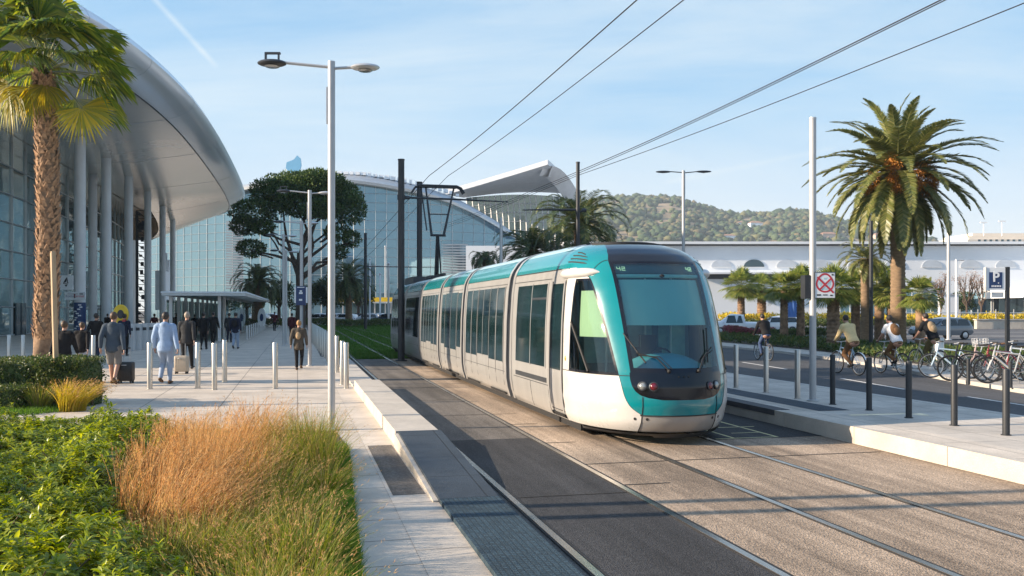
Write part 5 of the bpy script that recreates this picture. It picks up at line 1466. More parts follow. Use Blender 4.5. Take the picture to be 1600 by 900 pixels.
# ---- leafy shrubs of the near bed
def shrub_mesh(seed, r=.55, h=.75, sprigs=270):
    g = np.random.default_rng(seed); out = []
    for _ in range(sprigs):
        a = g.uniform(0, 2*PI); el = math.acos(g.uniform(0.0, 1.0)); rr = g.uniform(.62, 1.0)
        lump = 1+.16*math.sin(3*a+seed)+.12*math.sin(5*el+seed*2)
        c = np.array([math.sin(el)*math.cos(a)*r, math.sin(el)*math.sin(a)*r, math.cos(el)*h])*rr*lump
        c[2] = max(c[2], .08)
        ax = unit(np.array([math.sin(el)*math.cos(a), math.sin(el)*math.sin(a), math.cos(el)+.75]) + g.normal(size=3)*.18)
        n = g.integers(9, 14)
        t1 = unit(np.cross(ax, [0, 0, 1.]) + 1e-3); t2 = np.cross(ax, t1)
        for k in range(n):
            ph = k*2.4+g.uniform(-.3, .3); lift = g.uniform(.15, .95)*(1 if k < 8 else 1.8)
            d = unit(t1*math.cos(ph)+t2*math.sin(ph)+ax*lift)
            p = c + ax*(k*.007)
            out.append((p, d, ax, g.uniform(.055, .10), g.uniform(.022, .034)))
    P, D, A, l, w = (np.array(q) for q in zip(*out))
    Lf = leaf_quads(P, D, A, l, w)
    # fold each leaf: two halves along the midrib
    mid = (Lf[:, 0]+Lf[:, 2])/2 - A*l[:, None]*.05
    V = np.stack([np.stack([Lf[:, 0], Lf[:, 1], Lf[:, 2]], 1), np.stack([Lf[:, 0], mid*0+mid, Lf[:, 2]], 1), np.stack([Lf[:, 0], Lf[:, 3], Lf[:, 2]], 1)], 1)
    G_ = np.zeros((len(l), 3, 5, 3))
    tt = np.array([0, .28, .55, .8, 1.0]); ww = np.array([.12, .85, 1.0, .62, .04])
    S = unit(np.cross(D, A)); U = np.cross(S, D)
    for j, (t, w_) in enumerate(zip(tt, ww)):
        base = P + D*(l*t)[:, None] - U*(l*.22*t*t)[:, None]
        for i, sgn in enumerate((-1, 0, 1)):
            G_[:, i, j] = base + S*(w*.5*w_*sgn)[:, None] + U*(abs(sgn)*.22*w*w_)[:, None]
    return np_grid_mesh('shrub_leaves', G_, M['shrub'])
SHM = [shrub_mesh(k, .5+.05*(k % 3), .62+.07*(k % 2)) for k in range(4)]
def stems(h, r, n=9):
    b = MB()
    for k in range(n):
        a = 2*PI*k/n; b.tube([(0, 0, 0), (math.cos(a)*r*.35, math.sin(a)*r*.35, h*.45), (math.cos(a)*r*.75, math.sin(a)*r*.75, h*.8)], [.012, .009, .005], 5)
    o = b.build('stem', M['stem']); me = o.data; bpy.data.objects.remove(o); return me
STM = stems(.65, .55)
spots = []
for row, Zr in enumerate((4.5, 5.1, 5.75, 6.45, 7.2, 8.0, 8.9, 9.8, 10.8, 11.8, 12.8, 13.7)):
    xr = interp([(4.0, 330), (5.2, 300), (6.5, 170), (8, 140), (10, 170), (12, 235), (14, 255)], Zr)
    X1 = (xr-800)*Zr/FPX; X = X1 - .25
    while X > -.60*Zr-.3:
        spots.append((X+random.uniform(-.12, .12), Zr+random.uniform(-.2, .2))); X -= random.uniform(.62, .82)
def hband(Z): return 'near' if Z < 6.2 else ('middle' if Z < 10 else 'far')
for i, (x, y) in enumerate(spots):
    o = thing('leafy_shrub', 'leafy bright green shrub in the %s part of the left planted bed' % hband(y), 'shrub', (x, y, 0), random.uniform(0, 6), 'leafy shrubs in the %s part of the left bed' % hband(y))
    s_ = random.uniform(.72, 1.12); o.scale = (s_, s_, s_*random.uniform(.75, 1.15)*(.88 if y > 8 else .95))
    link('foliage', SHM[i % 4], o); link('stem', STM, o)
# ---- ornamental grasses
def grass_mesh(seed, n, h, r0, spread, w, plume=0.0, lean=(0, 0), seg=6):
    g = np.random.default_rng(seed)
    a = g.uniform(0, 2*PI, n); rad = r0*np.sqrt(g.uniform(0, 1, n))
    base = np.stack([rad*np.cos(a), rad*np.sin(a), np.zeros(n)], 1)
    out = np.stack([np.cos(a), np.sin(a), np.zeros(n)], 1)*g.uniform(.1, 1, n)[:, None]*spread + np.array([lean[0], lean[1], 0])[None] + g.normal(size=(n, 3))*np.array([.10, .10, 0])*spread
    L_ = h*g.uniform(.62, 1.08, n)
    tw = g.uniform(0, 2*PI, n); sd = np.stack([np.cos(tw), np.sin(tw), np.zeros(n)], 1)
    V = np.zeros((n, 2, seg, 3))
    for j in range(seg):
        t = j/(seg-1)
        c = base + out*(t**1.8)[..., None] if False else base + out*(t**1.9) + np.array([0, 0, 1.])*(L_*(t - .16*t**3*np.minimum(np.linalg.norm(out, axis=1)*1.6, 2.2)))[:, None]
        ww = w*(1-.9*t**1.5)*.5
        V[:, 0, j] = c - sd*ww; V[:, 1, j] = c + sd*ww
    return V
def plume_quads(seed, V, k=7, l=.035):
    g = np.random.default_rng(seed); n = len(V); P = []
    tip = V[:, 0, -1]; pre = V[:, 0, -2]
    out = []
    for j in range(k):
        t = g.uniform(0, 1, n)[:, None]; p = pre + (tip-pre)*t
        d = unit((tip-pre)*1.2 + g.normal(size=(n, 3))*np.linalg.norm(tip-pre, axis=1, keepdims=True)*.5)
        out.append(leaf_quads(p, d, g.normal(size=(n, 3)), np.full(n, l)*g.uniform(.6, 1.2, n), np.full(n, l*.16)))
    return np.concatenate(out)
def grass_clump(name, lab, cat, p, seed, n, h, r0, spread, w, m, plume=None, lean=(0, 0), group=None, low=None):
    o = thing(name, lab, cat, p, 0, group)
    V = grass_mesh(seed, n, h, r0, spread, w, lean=lean)
    link('blades', np_grid_mesh('blades', V, m), o)
    if low:
        link('base_blades', np_grid_mesh('base_blades', grass_mesh(seed+99, low[0], low[1], r0*1.1, spread*1.0, w*1.2, lean=lean), M['green_grass']), o)
    if plume:
        idx = np.random.default_rng(seed).choice(n, int(n*plume[0]), replace=False)
        link('plumes', np_mesh('plumes', plume_quads(seed, V[idx], plume[1], plume[2]), 4, M['plume'] if plume[3] is None else plume[3]), o)
    return o
WIND = (.16, .03)
tan = [((372, 742), 1.02, .30), ((405, 722), .95, .26), ((345, 772), .98, .28), ((318, 800), .95, .26), ((296, 760), .82, .22), ((280, 830), .85, .22), ((250, 812), .75, .16), ((330, 728), .80, .22), ((385, 775), .74, .2), ((345, 828), .7, .2), ((292, 712), .62, .2), ((262, 716), .55, .18), ((250, 860), .78, .22), ((215, 815), .74, .2), ((235, 770), .74, .2), ((300, 860), .7, .2), ((185, 800), .62, .10)]
for i, ((x, y), h, r) in enumerate(tan):
    lab = 'dry golden ornamental grass in the middle of the planted bed'
    if i == 0: lab = 'tallest plume of dry golden grass in the middle of the planted bed'
    if i == len(tan)-1: lab = 'thin tuft of dry brown stalks among the leafy shrubs'
    grass_clump('golden_grass', lab, 'ornamental grass', G(x, y), 20+i, 260 if r > .15 else 90, h*random.uniform(.95, 1.12), r, random.uniform(.28, .52), random.choice((.006, .0075, .010)), M['tan'], (.4, 4, .04, None), (random.uniform(.02, .36), random.uniform(-.1, .1)), 'clumps of dry golden grass in the bed', (120, .45))
grn = [((470, 742), .80, .30), ((500, 748), .68, .24), ((448, 735), .74, .26), ((492, 722), .70, .24), ((512, 775), .42, .14), ((425, 805), .58, .28), ((458, 845), .55, .26), ((388, 850), .60, .28), ((478, 890), .46, .24), ((420, 910), .58, .30), ((345, 890), .55, .28), ((300, 905), .5, .24), ((455, 960), .5, .28), ((370, 985), .55, .30), ((415, 760), .56, .24), ((470, 1010), .45, .26), ((255, 915), .46, .18)]
for i, ((x, y), h, r) in enumerate(grn):
    near = y > 790
    grass_clump('green_grass_tuft', 'arching green grass tuft with brown tips at the front of the planted bed' if near else 'rounded green grass tuft with brown seed heads at the right rear of the planted bed', 'ornamental grass', G(x, y), 60+i, 300, h*random.uniform(.9, 1.15), r, random.uniform(.3, .55), random.choice((.007, .009, .012)), M['green_grass'], (.3, 4, .036, None), (random.uniform(-.1, .16), random.uniform(-.12, .1)), 'green grass tufts at the front of the bed' if near else 'green grass tufts at the right rear of the bed')
# lawn edge and soil of the bed
b = MB()
pts = [T(.42, 3.2), T(.45, 6), T(.55, 9), T(.68, 12.2), T(.72, 13.6)]
rows = [[Vector((-.75*p.y-1, p.y, .006)), Vector((p.x-1.4, p.y, .03)), Vector((p.x, p.y, .006))] for p in pts] + [[Vector((-13, 15.3, .006)), Vector((-5, 15.3, .02)), Vector((-3.0, 15.2, .006))]]
b.grid(rows); struct(b.build('bed_soil', M['soil'], smooth=None))
def blades_area(name, pts, h, w, m, seed=5):
    g = np.random.default_rng(seed); n = len(pts); V = np.zeros((n, 2, 3, 3))
    a = g.uniform(0, 2*PI, n); sd = np.stack([np.cos(a), np.sin(a), 0*a], 1); ln = g.normal(size=(n, 3))*np.array([.35, .35, 0])*h; hh = h*g.uniform(.5, 1.15, n)
    for j, t in enumerate((0, .55, 1)):
        c = pts + ln*t*t + np.array([0, 0, 1])*(hh*t)[:, None]; ww = w*.5*(1-.85*t)
        V[:, 0, j] = c-sd*ww; V[:, 1, j] = c+sd*ww
    o = link(name, np_grid_mesh(name, V, m)); o['kind'] = 'stuff'; return o
P = []
while len(P) < 34000:
    u = rng.uniform(3.5, 13.4); e = interp([(3.2, .42), (6, .45), (9, .55), (12.2, .68), (13.6, .72)], u)
    v = e - abs(rng.normal())*.36
    P.append(T(v, u)[:])
blades_area('bed_lawn', np.array(P), .13, .009, M['lawn'])
P = []
while len(P) < 9000:
    z = rng.uniform(4, 15.0); x = -rng.uniform(.18, .62)*z
    p = Vector((x, z, 0)); 
    if p.x*CT+p.y*ST < .35: P.append(p[:])
blades_area('bed_undergrowth', np.array(P), .28, .012, M['green_grass'], 8)
# far lawn
P = np.stack([rng.uniform(1.6, 11.8, 60000), 37.6+ (rng.uniform(0, 1, 60000)**1.5)*86, np.full(60000, .003)], 1)
keep = np.ones(len(P), bool)
for v in (2.26, 3.65, 4.93, 6.33): keep &= np.abs(P[:, 0]-v) > .13
P = P[keep]; PW = np.stack([P[:, 0]*CT-P[:, 1]*ST, P[:, 0]*ST+P[:, 1]*CT, P[:, 2]], 1)
blades_area('lawn_grass', PW, .12, .05, M['lawn_far'], 9)
# ---- clipped hedge left
def hedge(lab, x0, x1, y0, y1, h, n, m=None, name='clipped_hedge', leaf=.055, grp=None):
    o = thing(name, lab, 'hedge', ((x0+x1)/2, (y0+y1)/2, 0), 0, grp)
    g = rng; P = []
    lx, ly = (x1-x0)/2, (y1-y0)/2
    p = g.uniform(-1, 1, (n, 3)); p[:, 2] = (p[:, 2]+1)/2
    f = g.random(n); 
    s = f < .30; p[s, 2] = 1-.16*g.random(s.sum())**1.5
    s = (f >= .30) & (f < .62); p[s, 1] = -1+.25*g.random(s.sum())**1.5
    s = (f >= .62) & (f < .8); p[s, 0] = np.sign(p[s, 0])*(1-.2*g.random(s.sum())**1.5)
    Wp = np.stack([p[:, 0]*lx, p[:, 1]*ly, p[:, 2]*h], 1)
    lump = np.array([noise.noise(Vector(q)*1.9+Vector((lab.__len__(), 0, 0))) for q in Wp]); Wp *= (1+.10*lump)[:, None]
    Wp[:, 2] = np.maximum(Wp[:, 2], .02)
    D = unit(g.normal(size=(n, 3))+np.array([0, -.2, .5])); 
    link('foliage', np_mesh('foliage', leaf_quads(Wp, D, g.normal(size=(n, 3)), leaf*g.uniform(.7, 1.4, n), leaf*.55*g.uniform(.7, 1.3, n)), 4, m or M['hedge']), o)
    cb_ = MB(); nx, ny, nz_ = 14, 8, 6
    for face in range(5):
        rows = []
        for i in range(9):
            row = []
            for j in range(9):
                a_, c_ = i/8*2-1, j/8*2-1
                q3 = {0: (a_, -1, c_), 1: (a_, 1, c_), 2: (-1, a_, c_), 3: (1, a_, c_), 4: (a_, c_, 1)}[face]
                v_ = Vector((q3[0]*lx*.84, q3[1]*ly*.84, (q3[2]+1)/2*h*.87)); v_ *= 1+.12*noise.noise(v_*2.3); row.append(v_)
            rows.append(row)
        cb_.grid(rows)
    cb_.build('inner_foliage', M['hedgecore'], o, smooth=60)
    b = MB()
    for k in range(7):
        q = -lx*.85+1.7*lx*k/6; b.tube([(q, 0, 0), (q+.05, .05, h*.5), (q-.1, -.1, h*.85)], [.03, .02, .008], 5)
    b.build('stem', M['stem'], o); return o
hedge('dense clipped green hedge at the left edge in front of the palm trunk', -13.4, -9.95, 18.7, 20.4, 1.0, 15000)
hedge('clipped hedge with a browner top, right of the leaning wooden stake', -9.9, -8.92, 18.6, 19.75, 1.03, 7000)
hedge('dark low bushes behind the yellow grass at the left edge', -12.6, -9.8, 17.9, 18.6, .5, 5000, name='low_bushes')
grass_clump('yellow_grass', 'bright yellow green fountain grass in front of the clipped hedge', 'ornamental grass', G(112, 642), 201, 520, .66, .26, .5, .014, leafmat('yellow_blades', [(.22, .22, .025), (.36, .30, .03), (.46, .36, .06), (.30, .22, .05)], .6, .4), (.4, 6, .05, M['plume']), (.24, 0))
grass_clump('yellow_grass', 'smaller yellow green grass tuft left of the bright fountain grass', 'ornamental grass', G(62, 641), 202, 320, .55, .2, .4, .014, M['green_grass'], None, (.05, 0))
P = np.stack([rng.uniform(-13.5, -8.0, 9000), rng.uniform(17.4, 18.5, 9000), np.full(9000, .004)], 1)
P = P[P[:, 0] < -9.3 + (P[:, 1]-17.4)*.5]
blades_area('verge_grass', P, .12, .012, M['lawn'], 15)
t = thing('wooden_stake', 'leaning wooden support stake in front of the left palm trunk', 'stake', Q(89, 588, 18.8)*1.0-Vector((0, 0, CAMH+(HOR-588)*18.8/FPX)))
b = MB(); b.tube([(0, 0, 0), (-.11, .05, 3.25)], .062, 4); b.build('post', M['wood'], t, smooth=None)
b = MB(); b.tube([(-.11, .05, 3.25), (-.112, .05, 3.28)], .05, 4); b.build('top', M['wood'], t, smooth=None)

# ---- palms
def frond_leaflets(g, pts, L_, width, n=46, droop=.25, vee=.25):
    """leaflet quads along a rachis polyline pts (m,3)"""
    m = len(pts); out = []
    t = np.linspace(.10, 1, n); idx = t*(m-1); i0 = np.minimum(idx.astype(int), m-2); fr = (idx-i0)[:, None]
    p = pts[i0]*(1-fr)+pts[i0+1]*fr; tan = unit(pts[i0+1]-pts[i0])
    up = np.array([0, 0, 1.]); side = unit(np.cross(tan, up)+1e-6); nrm = np.cross(side, tan)
    ln = L_*np.sin(np.pi*np.clip(t*.86+.12, 0, 1))**.7*g.uniform(.85, 1.1, n)
    for s in (-1, 1):
        d = unit(side*s*1.0 + tan*(.5+.55*t[:, None]) + nrm*vee*g.uniform(.4, 1.2, (n, 1)) - up*droop*g.uniform(.5, 1.5, (n, 1)))
        S = unit(np.cross(d, nrm + g.normal(size=(n, 3))*.25)); w = width*(.9+.2*g.random(n))[:, None]
        mid = p + d*(ln*.5)[:, None]; tip = p + d*ln[:, None] - up*(ln*droop*.5)[:, None]
        out.append(np.stack([p - S*w*.4, p + S*w*.4, mid + S*w*.5, tip, mid - S*w*.5], 1))
    return np.concatenate(out)
def palm_crown(seed, n, L_, el0, el1, leaflet, width, sag, nl=46, mfrond=None, droop=.25, jit=.1):
    g = np.random.default_rng(seed); LV = []; rb_ = MB()
    for k in range(n):
        q = (k+.5)/n; el = el0+(el1-el0)*q**.85 + g.normal()*jit; az = k*2.39996+g.normal()*.12
        Lk = L_*g.uniform(.85, 1.08)*(1 if q > .12 else .85)
        h = np.array([math.cos(az), math.sin(az), 0.]); pts = []; p = np.array([0, 0, 0.])+h*.12
        e = el; m = 11
        for j in range(m):
            pts.append(p.copy()); st = Lk/(m-1)
            p = p + (h*math.cos(e)+np.array([0, 0, math.sin(e)]))*st; e -= sag*(j+1)/m/ (m/6) * (1+.3*math.cos(max(min(e, 1.5), -1.5)))
            e = max(e, -1.5)
        pts = np.array(pts)
        LV.append(frond_leaflets(g, pts, leaflet, width, nl, droop))
        rb_.tube([Vector(q_) for q_ in pts[::2]], [.03*L_/3.5*(1-.8*i/5) for i in range(len(pts[::2]))], 4, cap=False)
    return np.concatenate(LV), rb_
def date_palm(lab, p, h, r, trunk, crown, fruits=0, fr_r=.0, seed=1, mfrond='frond', grp=None, name='date_palm', mbark='datebark'):
    t = thing(name, lab, 'palm tree', p, 0, grp)
    b = MB(); n = int(h/.11)+2; rows = []
    for i in range(n+1):
        z = h*i/n; rr = r*(1.12-.2*min(z/h*3, 1)) + (.10*r if i % 2 else 0) + (r*.35*max(0, (z-h*.88)/(h*.12)))
        rows.append([((rr+ (.05*r if (k+i//2) % 2 else 0))*math.cos(2*PI*k/22), (rr+(.05*r if (k+i//2) % 2 else 0))*math.sin(2*PI*k/22), z) for k in range(22)])
    b.grid(rows, True); b.build('trunk', M[mbark], t)
    V, rb_ = crown
    o = link('crown', np_mesh('crown', V+np.array([0, 0, h]), 5, M[mfrond]), t)
    rb_.v = [(a, c, z+h) for a, c, z in rb_.v]; rb_.build('leaf_stalks', M['rachis'], o)
    g = np.random.default_rng(seed+5)
    for k in range(fruits):
        az = (-PI/2 + g.uniform(-1.7, 1.7)) if k < fruits*.8 else g.uniform(0, 6.28)
        c = np.array([math.cos(az)*fr_r, math.sin(az)*fr_r, h+g.uniform(-1.1, .2)])
        m = 230; out = unit(g.normal(size=(m, 3))*np.array([1, 1, .8])); rad = g.uniform(.3, 1, m)[:, None]
        P = c + out*rad*np.array([.34, .34, .42]); D = unit(out*.6+np.array([0, 0, -.7])+g.normal(size=(m, 3))*.3)
        Vf = leaf_quads(P, D, g.normal(size=(m, 3)), np.full(m, .17), np.full(m, .035))
        link('fruit_cluster', np_mesh('fruit_cluster', Vf, 4, M['fruit']), t)
    return t
CR1 = palm_crown(3, 108, 4.8, 1.5, -1.1, .58, .056, .34, 96, droop=.08, jit=.13)
date_palm('tall date palm with orange fruit clusters and a full round crown on the right', G(1403, 545), 9.35, .36, None, CR1, 26, 1.6, 3)
CR2 = palm_crown(8, 60, 5.0, 1.4, -.6, .75, .07, .7, 40, droop=.1)
def ground_at(x, Z): return Q(x, 484, Z)-Vector((0, 0, CAMH))
date_palm('big dark date palm behind the middle of the tram, right of another dark palm', ground_at(905, 72), 9.0, .4, None, CR2, 0, 0, 8, 'frond_dark', 'dark date palms')
date_palm('lower spreading dark date palm behind the tram, left of a taller dark palm', ground_at(832, 76), 7.1, .4, None, palm_crown(9, 46, 4.2, 1.3, -.5, .75, .07, .7, 36, droop=.1), 0, 0, 9, 'frond_dark', 'dark date palms')
date_palm('small dark palm just above the tram roof against the white wall panel', ground_at(757, 90), 7.2, .22, None, palm_crown(10, 26, 2.1, 1.3, -.5, .5, .06, 1.1, 26), 0, 0, 10, 'frond_dark', 'dark date palms')
date_palm('dark date palm beside the covered walkway, left of the umbrella pine trunk', ground_at(404, 105), 5.5, .5, None, palm_crown(12, 54, 4.0, 1.35, -.7, .6, .08, .75, 34, droop=.1), 0, 0, 12, 'frond_dark', 'dark date palms')
date_palm('dark date palm on the lawn right of the tall double street lamp', ground_at(545, 112), 6.0, .4, None, palm_crown(13, 50, 4.2, 1.35, -.7, .6, .08, .75, 34, droop=.1), 0, 0, 13, 'frond_dark', 'dark date palms')
date_palm('feathery palm rising above the fan palms behind the sign pole', ground_at(1352, 50), 4.9, .24, None, palm_crown(14, 30, 1.75, 1.3, -.45, .36, .035, .6, 34, droop=.1), 0, 0, 14, 'frond')
def fan_leaf(g, base, d, size, nseg=30, fold=.35, droopt=.35, arc=2.7, side=None):
    """a palmate leaf: separate pleated segments fanning from base; returns (nseg,5,3)"""
    d = unit(d); up = np.array([0, 0, 1.]); S = unit(np.cross(d, up)+1e-5)
    if side is not None: S = unit(np.array(side, float)-d*np.dot(side, d))
    Nn = np.cross(S, d)
    out = []
    for k in range(nseg):
        a = (k/(nseg-1)-.5)*arc; dd = d*math.cos(a)+S*math.sin(a); l = size*(.82+.18*math.cos(a))*g.uniform(.92, 1.05)
        sd = unit(np.cross(dd, Nn)); w = size*arc/nseg*.30
        base_p = base + dd*size*.03; midp = base + dd*l*.55 + Nn*fold*l*.05*((k % 2)*2-1)
        tip = base + dd*l - up*l*droopt*g.uniform(.5, 1.5)*(.6+.4*abs(math.sin(a))) 
        q = base + dd*l*.78 - up*l*droopt*.25
        out.append(np.stack([base_p, midp + sd*w, q + sd*w*.55 , tip, midp - sd*w]))
    return np.array(out)
def fan_crown(seed, n, petiole, size, el0=1.5, el1=-.55, nseg=26, droopt=.2, jit=.18):
    g = np.random.default_rng(seed); LV = []; rb_ = MB()
    for k in range(n):
        q = (k+.5)/n; el = el0+(el1-el0)*q**.9+g.normal()*jit; az = k*2.39996+g.normal()*.15
        h = np.array([math.cos(az), math.sin(az), 0.]); d = h*math.cos(el)+np.array([0, 0, math.sin(el)])
        L_ = petiole*g.uniform(.75, 1.1); b0 = d*L_ - np.array([0, 0, .10*L_*math.cos(el)])
        d2 = d - np.array([0, 0, .45*max(math.cos(el), 0)])
        LV.append(fan_leaf(g, b0, d2, size*g.uniform(.85, 1.1), nseg, droopt=droopt*(1 if el > -.2 else .5)))
        rb_.tube([(0, 0, -.05), Vector(b0*.55)+Vector((0, 0, .02*L_)), Vector(b0)], [.018*size, .014*size, .010*size], 4, cap=False)
    return np.concatenate(LV), rb_
FANS = [fan_crown(30+k, 40, .62, .80, nseg=22) for k in range(3)]
def fan_palm(lab, p, h, r, crown, sc=1.0, lean=0, m='fan', grp='small fan palms on the right verge'):
    t = thing('fan_palm', lab, 'palm tree', p, random.uniform(0, 6), grp)
    b = MB(); n = int(h/.10)+2; rows = []
    for i in range(n+1):
        z = h*i/n; rr = r*(1.15-.25*z/h)+(.14*r if i % 2 else 0)
        rows.append([((rr+(.10*r if (k+i//2) % 2 else 0))*math.cos(2*PI*k/16)+lean*(z/h)**2, (rr+(.10*r if (k+i//2) % 2 else 0))*math.sin(2*PI*k/16), z) for k in range(16)])
    b.grid(rows, True); b.build('trunk', M['palmbark'], t)
    V, rb_ = crown
    o = link('crown', np_mesh('crown', V*sc+np.array([lean, 0, h+.05]), 5, M[m]), t)
    rb2 = MB(); rb2.v = [(a*sc+lean, c*sc, z*sc+h+.05) for a, c, z in rb_.v]; rb2.f = rb_.f; rb2.mi = rb_.mi; rb2.build('leaf_stalks', M['rachis'], o)
    return t
for x, Z, yc, r, sc, lab in ((1158, 100, 448, .35, 1.9, 'fan palm with a leaning orange trunk, nearest the tram'), (1190, 104, 452, .45, 1.7, 'fan palm behind the cyclist in black'), (1225, 60, 452, .22, 1.12, 'fan palm with two slim trunks, left of the red cross sign'), (1251, 60, 445, .22, 1.2, 'fan palm with a reddish trunk just left of the sign pole'),
                               (1302, 42, 452, .25, 1.05, 'fan palm with a thick dark trunk just right of the sign pole'), (1337, 52, 452, .22, 1.1, 'bushy fan palm behind the cyclist in the yellow shirt'), (1374, 54, 446, .24, 1.25, 'fan palm with a straight trunk right of the thin black pole'), (1438, 45, 462, .2, .9, 'short fan palm with pale leaves beside the date palm trunk'), (1392, 50, 460, .2, 1.0, 'dark low fan palm between the black pole and the date palm')):
    fan_palm(lab, ground_at(x, Z), CAMH+(HOR-yc)*Z/FPX-.1, r, FANS[int(x) % 3], sc)
# big fan palm at the left
bp = ground_at(72, 25)
t = thing('fan_palm', 'tall fan palm with a shaggy brown trunk and drooping leaves at the left edge', 'palm tree', bp, 0)
HB = CAMH+(HOR-118)*25/FPX
b = MB(); rows = []; n = 70
def trx(z): return -.10+.16*math.sin(z*.35)
for i in range(n+1):
    z = HB*i/n; rr = .27*(1.05-.12*z/HB)
    rows.append([((rr+random.uniform(-.018, .018))*math.cos(2*PI*k/20)+trx(z), (rr+random.uniform(-.018, .018))*math.sin(2*PI*k/20), z) for k in range(20)])
b.grid(rows, True); tr = b.build('trunk', M['palmbark'], t)
b = MB()
for i in range(620):
    z = 1.2+(HB-1.2)*i/620; a = i*2.39996+random.uniform(-.3, .3); rr = .27*(1.05-.12*z/HB)*.98
    c = Vector((rr*math.cos(a)+trx(z), rr*math.sin(a), z)); o_ = Vector((math.cos(a), math.sin(a), 0)); s_ = Vector((-math.sin(a), math.cos(a), 0))
    l = random.uniform(.14, .22); w = random.uniform(.07, .11); sd = random.choice((-1, 1))*random.uniform(.1, .5)
    tip = c + o_*random.uniform(.05, .10) + Vector((0, 0, l)) + s_*w*sd
    th = o_*.018
    b.add([c-s_*w, c+s_*w, c+s_*w*.5+Vector((0, 0, l*.6))+o_*.05, tip, c-s_*w*.5+Vector((0, 0, l*.6))+o_*.05, c+th-s_*w*.8, c+th+s_*w*.8, tip+th*.6], [(0,1,6,5), (5,6,2,7), (5,7,4), (6,1,2), (0,5,4), (2,3,7), (7,3,4), (0,4,3,2,1)])
b.build('leaf_boots', M['boot'], tr, smooth=None)
V, rb_ = fan_crown(77, 38, 1.45, 1.25, 1.45, -.08, 46, .36, .22)
V2, rb2 = fan_crown(78, 12, 1.0, 1.15, -.55, -1.15, 32, .6)
cz = HB+.15
o = link('crown', np_mesh('crown', V+np.array([trx(HB), 0, cz]), 5, M['fan_big']), t)
rb_.v = [(a+trx(HB), c, z+cz) for a, c, z in rb_.v]; rb_.build('leaf_stalks', M['rachis'], o)
keepn = V2.reshape(12, 32, 5, 3)
# old yellow leaves: mostly to the left; one big one hangs out to the right
g = np.random.default_rng(5); YV = []; yb = MB()
for az, el, L_, sz in ((2.9, -.25, 1.15, 1.25), (3.5, -.5, 1.0, 1.15), (2.3, -.75, .85, 1.0), (4.2, -.95, .7, .9), (5.3, -1.0, .55, .8)):
    h = np.array([math.cos(az), math.sin(az), 0]); d = h*math.cos(el)+np.array([0, 0, math.sin(el)]); b0 = d*L_
    YV.append(fan_leaf(g, b0, d+np.array([0, 0, -.9]), sz, 34, droopt=.3, side=(1, .4*g.normal(), .1))); yb.tube([(0, 0, -.1), Vector(b0*.5)+Vector((0, 0, .06)), Vector(b0)], [.026, .02, .014], 5, cap=False)
b0 = np.array([1.22, -.35, -1.12]); YV.append(fan_leaf(g, b0, np.array([.42, -.25, -.86]), 1.12, 36, droopt=.12, arc=3.6, side=(1, .25, .35))); yb.tube([(.05, 0, -.1), (.7, -.18, -.5), Vector(b0)], [.026, .02, .014], 5, cap=False)
o = link('old_leaves', np_mesh('old_leaves', np.concatenate(YV)+np.array([trx(HB), 0, cz]), 5, M['fan_yellow']), t)
yb.v = [(a+trx(HB), c, z+cz) for a, c, z in yb.v]; yb.build('leaf_stalks', M['rachis'], o)

# ---- umbrella pine and other trees
def limb(b, a, c, r0, r1, seed, n=6, wob=.06):
    pts = []; L_ = (c-a).length
    for i in range(n+1):
        q = i/n; p = a.lerp(c, q); p += Vector((noise.noise(Vector((seed, q*3, 0))), noise.noise(Vector((seed, q*3, 7))), noise.noise(Vector((seed, q*3, 14)))))*L_*wob*math.sin(q*PI)*2
        pts.append(p)
    b.tube(pts, [r0+(r1-r0)*i/n for i in range(n+1)], 8)
def lobes_cloud(lobes, dens, leaf, mt, name, parent, seed=1, flat=.4):
    g = np.random.default_rng(seed); out = []
    for c, r in lobes:
        n = int(dens*(r[0]*r[1]+r[0]*r[2]+r[1]*r[2]))
        d = unit(g.normal(size=(n, 3))); rad = 1-.5*g.random(n)**2.2
        P = np.array([noise.noise(Vector(q)*2.6+Vector((c[0], c[2], seed))) for q in d]); rad = rad*(1+.22*P)
        pos = np.array(c)+d*rad[:, None]*np.array(r)
        D = unit(d*.8+g.normal(size=(n, 3))*.6+np.array([0, 0, .4])); 
        out.append(leaf_quads(pos, D, g.normal(size=(n, 3)), leaf*g.uniform(.6, 1.4, n), leaf*.5*g.uniform(.6, 1.3, n)))
    return link(name, np_mesh(name, np.concatenate(out), 4, mt), parent)
ZP = 100; KP = ZP/FPX
t = thing('umbrella_pine', 'large dark umbrella pine with bare forking limbs beside the covered walkway', 'tree', ground_at(469, ZP))
def pp(x, y, d=0): return Vector(((x-469)*KP, d, CAMH+(HOR-y)*KP))
b = MB(); base = Vector((0, 0, 0)); fork = pp(470, 395)
b.tube([base, pp(470, 470), pp(468, 430, .1), fork], [.62, .5, .45, .42], 12)
lob = []
PL = [(478, 305, 0, 62, 34), (430, 300, 1, 40, 26), (525, 305, 1, 36, 26), (548, 328, -1, 26, 24), (400, 335, -1, 34, 22), (378, 352, 1, 22, 14), (510, 332, -3, 30, 14), (392, 388, 0, 22, 13), (418, 358, -2, 18, 9), (530, 365, -1, 20, 12), (545, 372, 2, 14, 13), (527, 393, 1, 13, 11), (470, 285, 3, 50, 18), (500, 285, -1, 40, 16)]
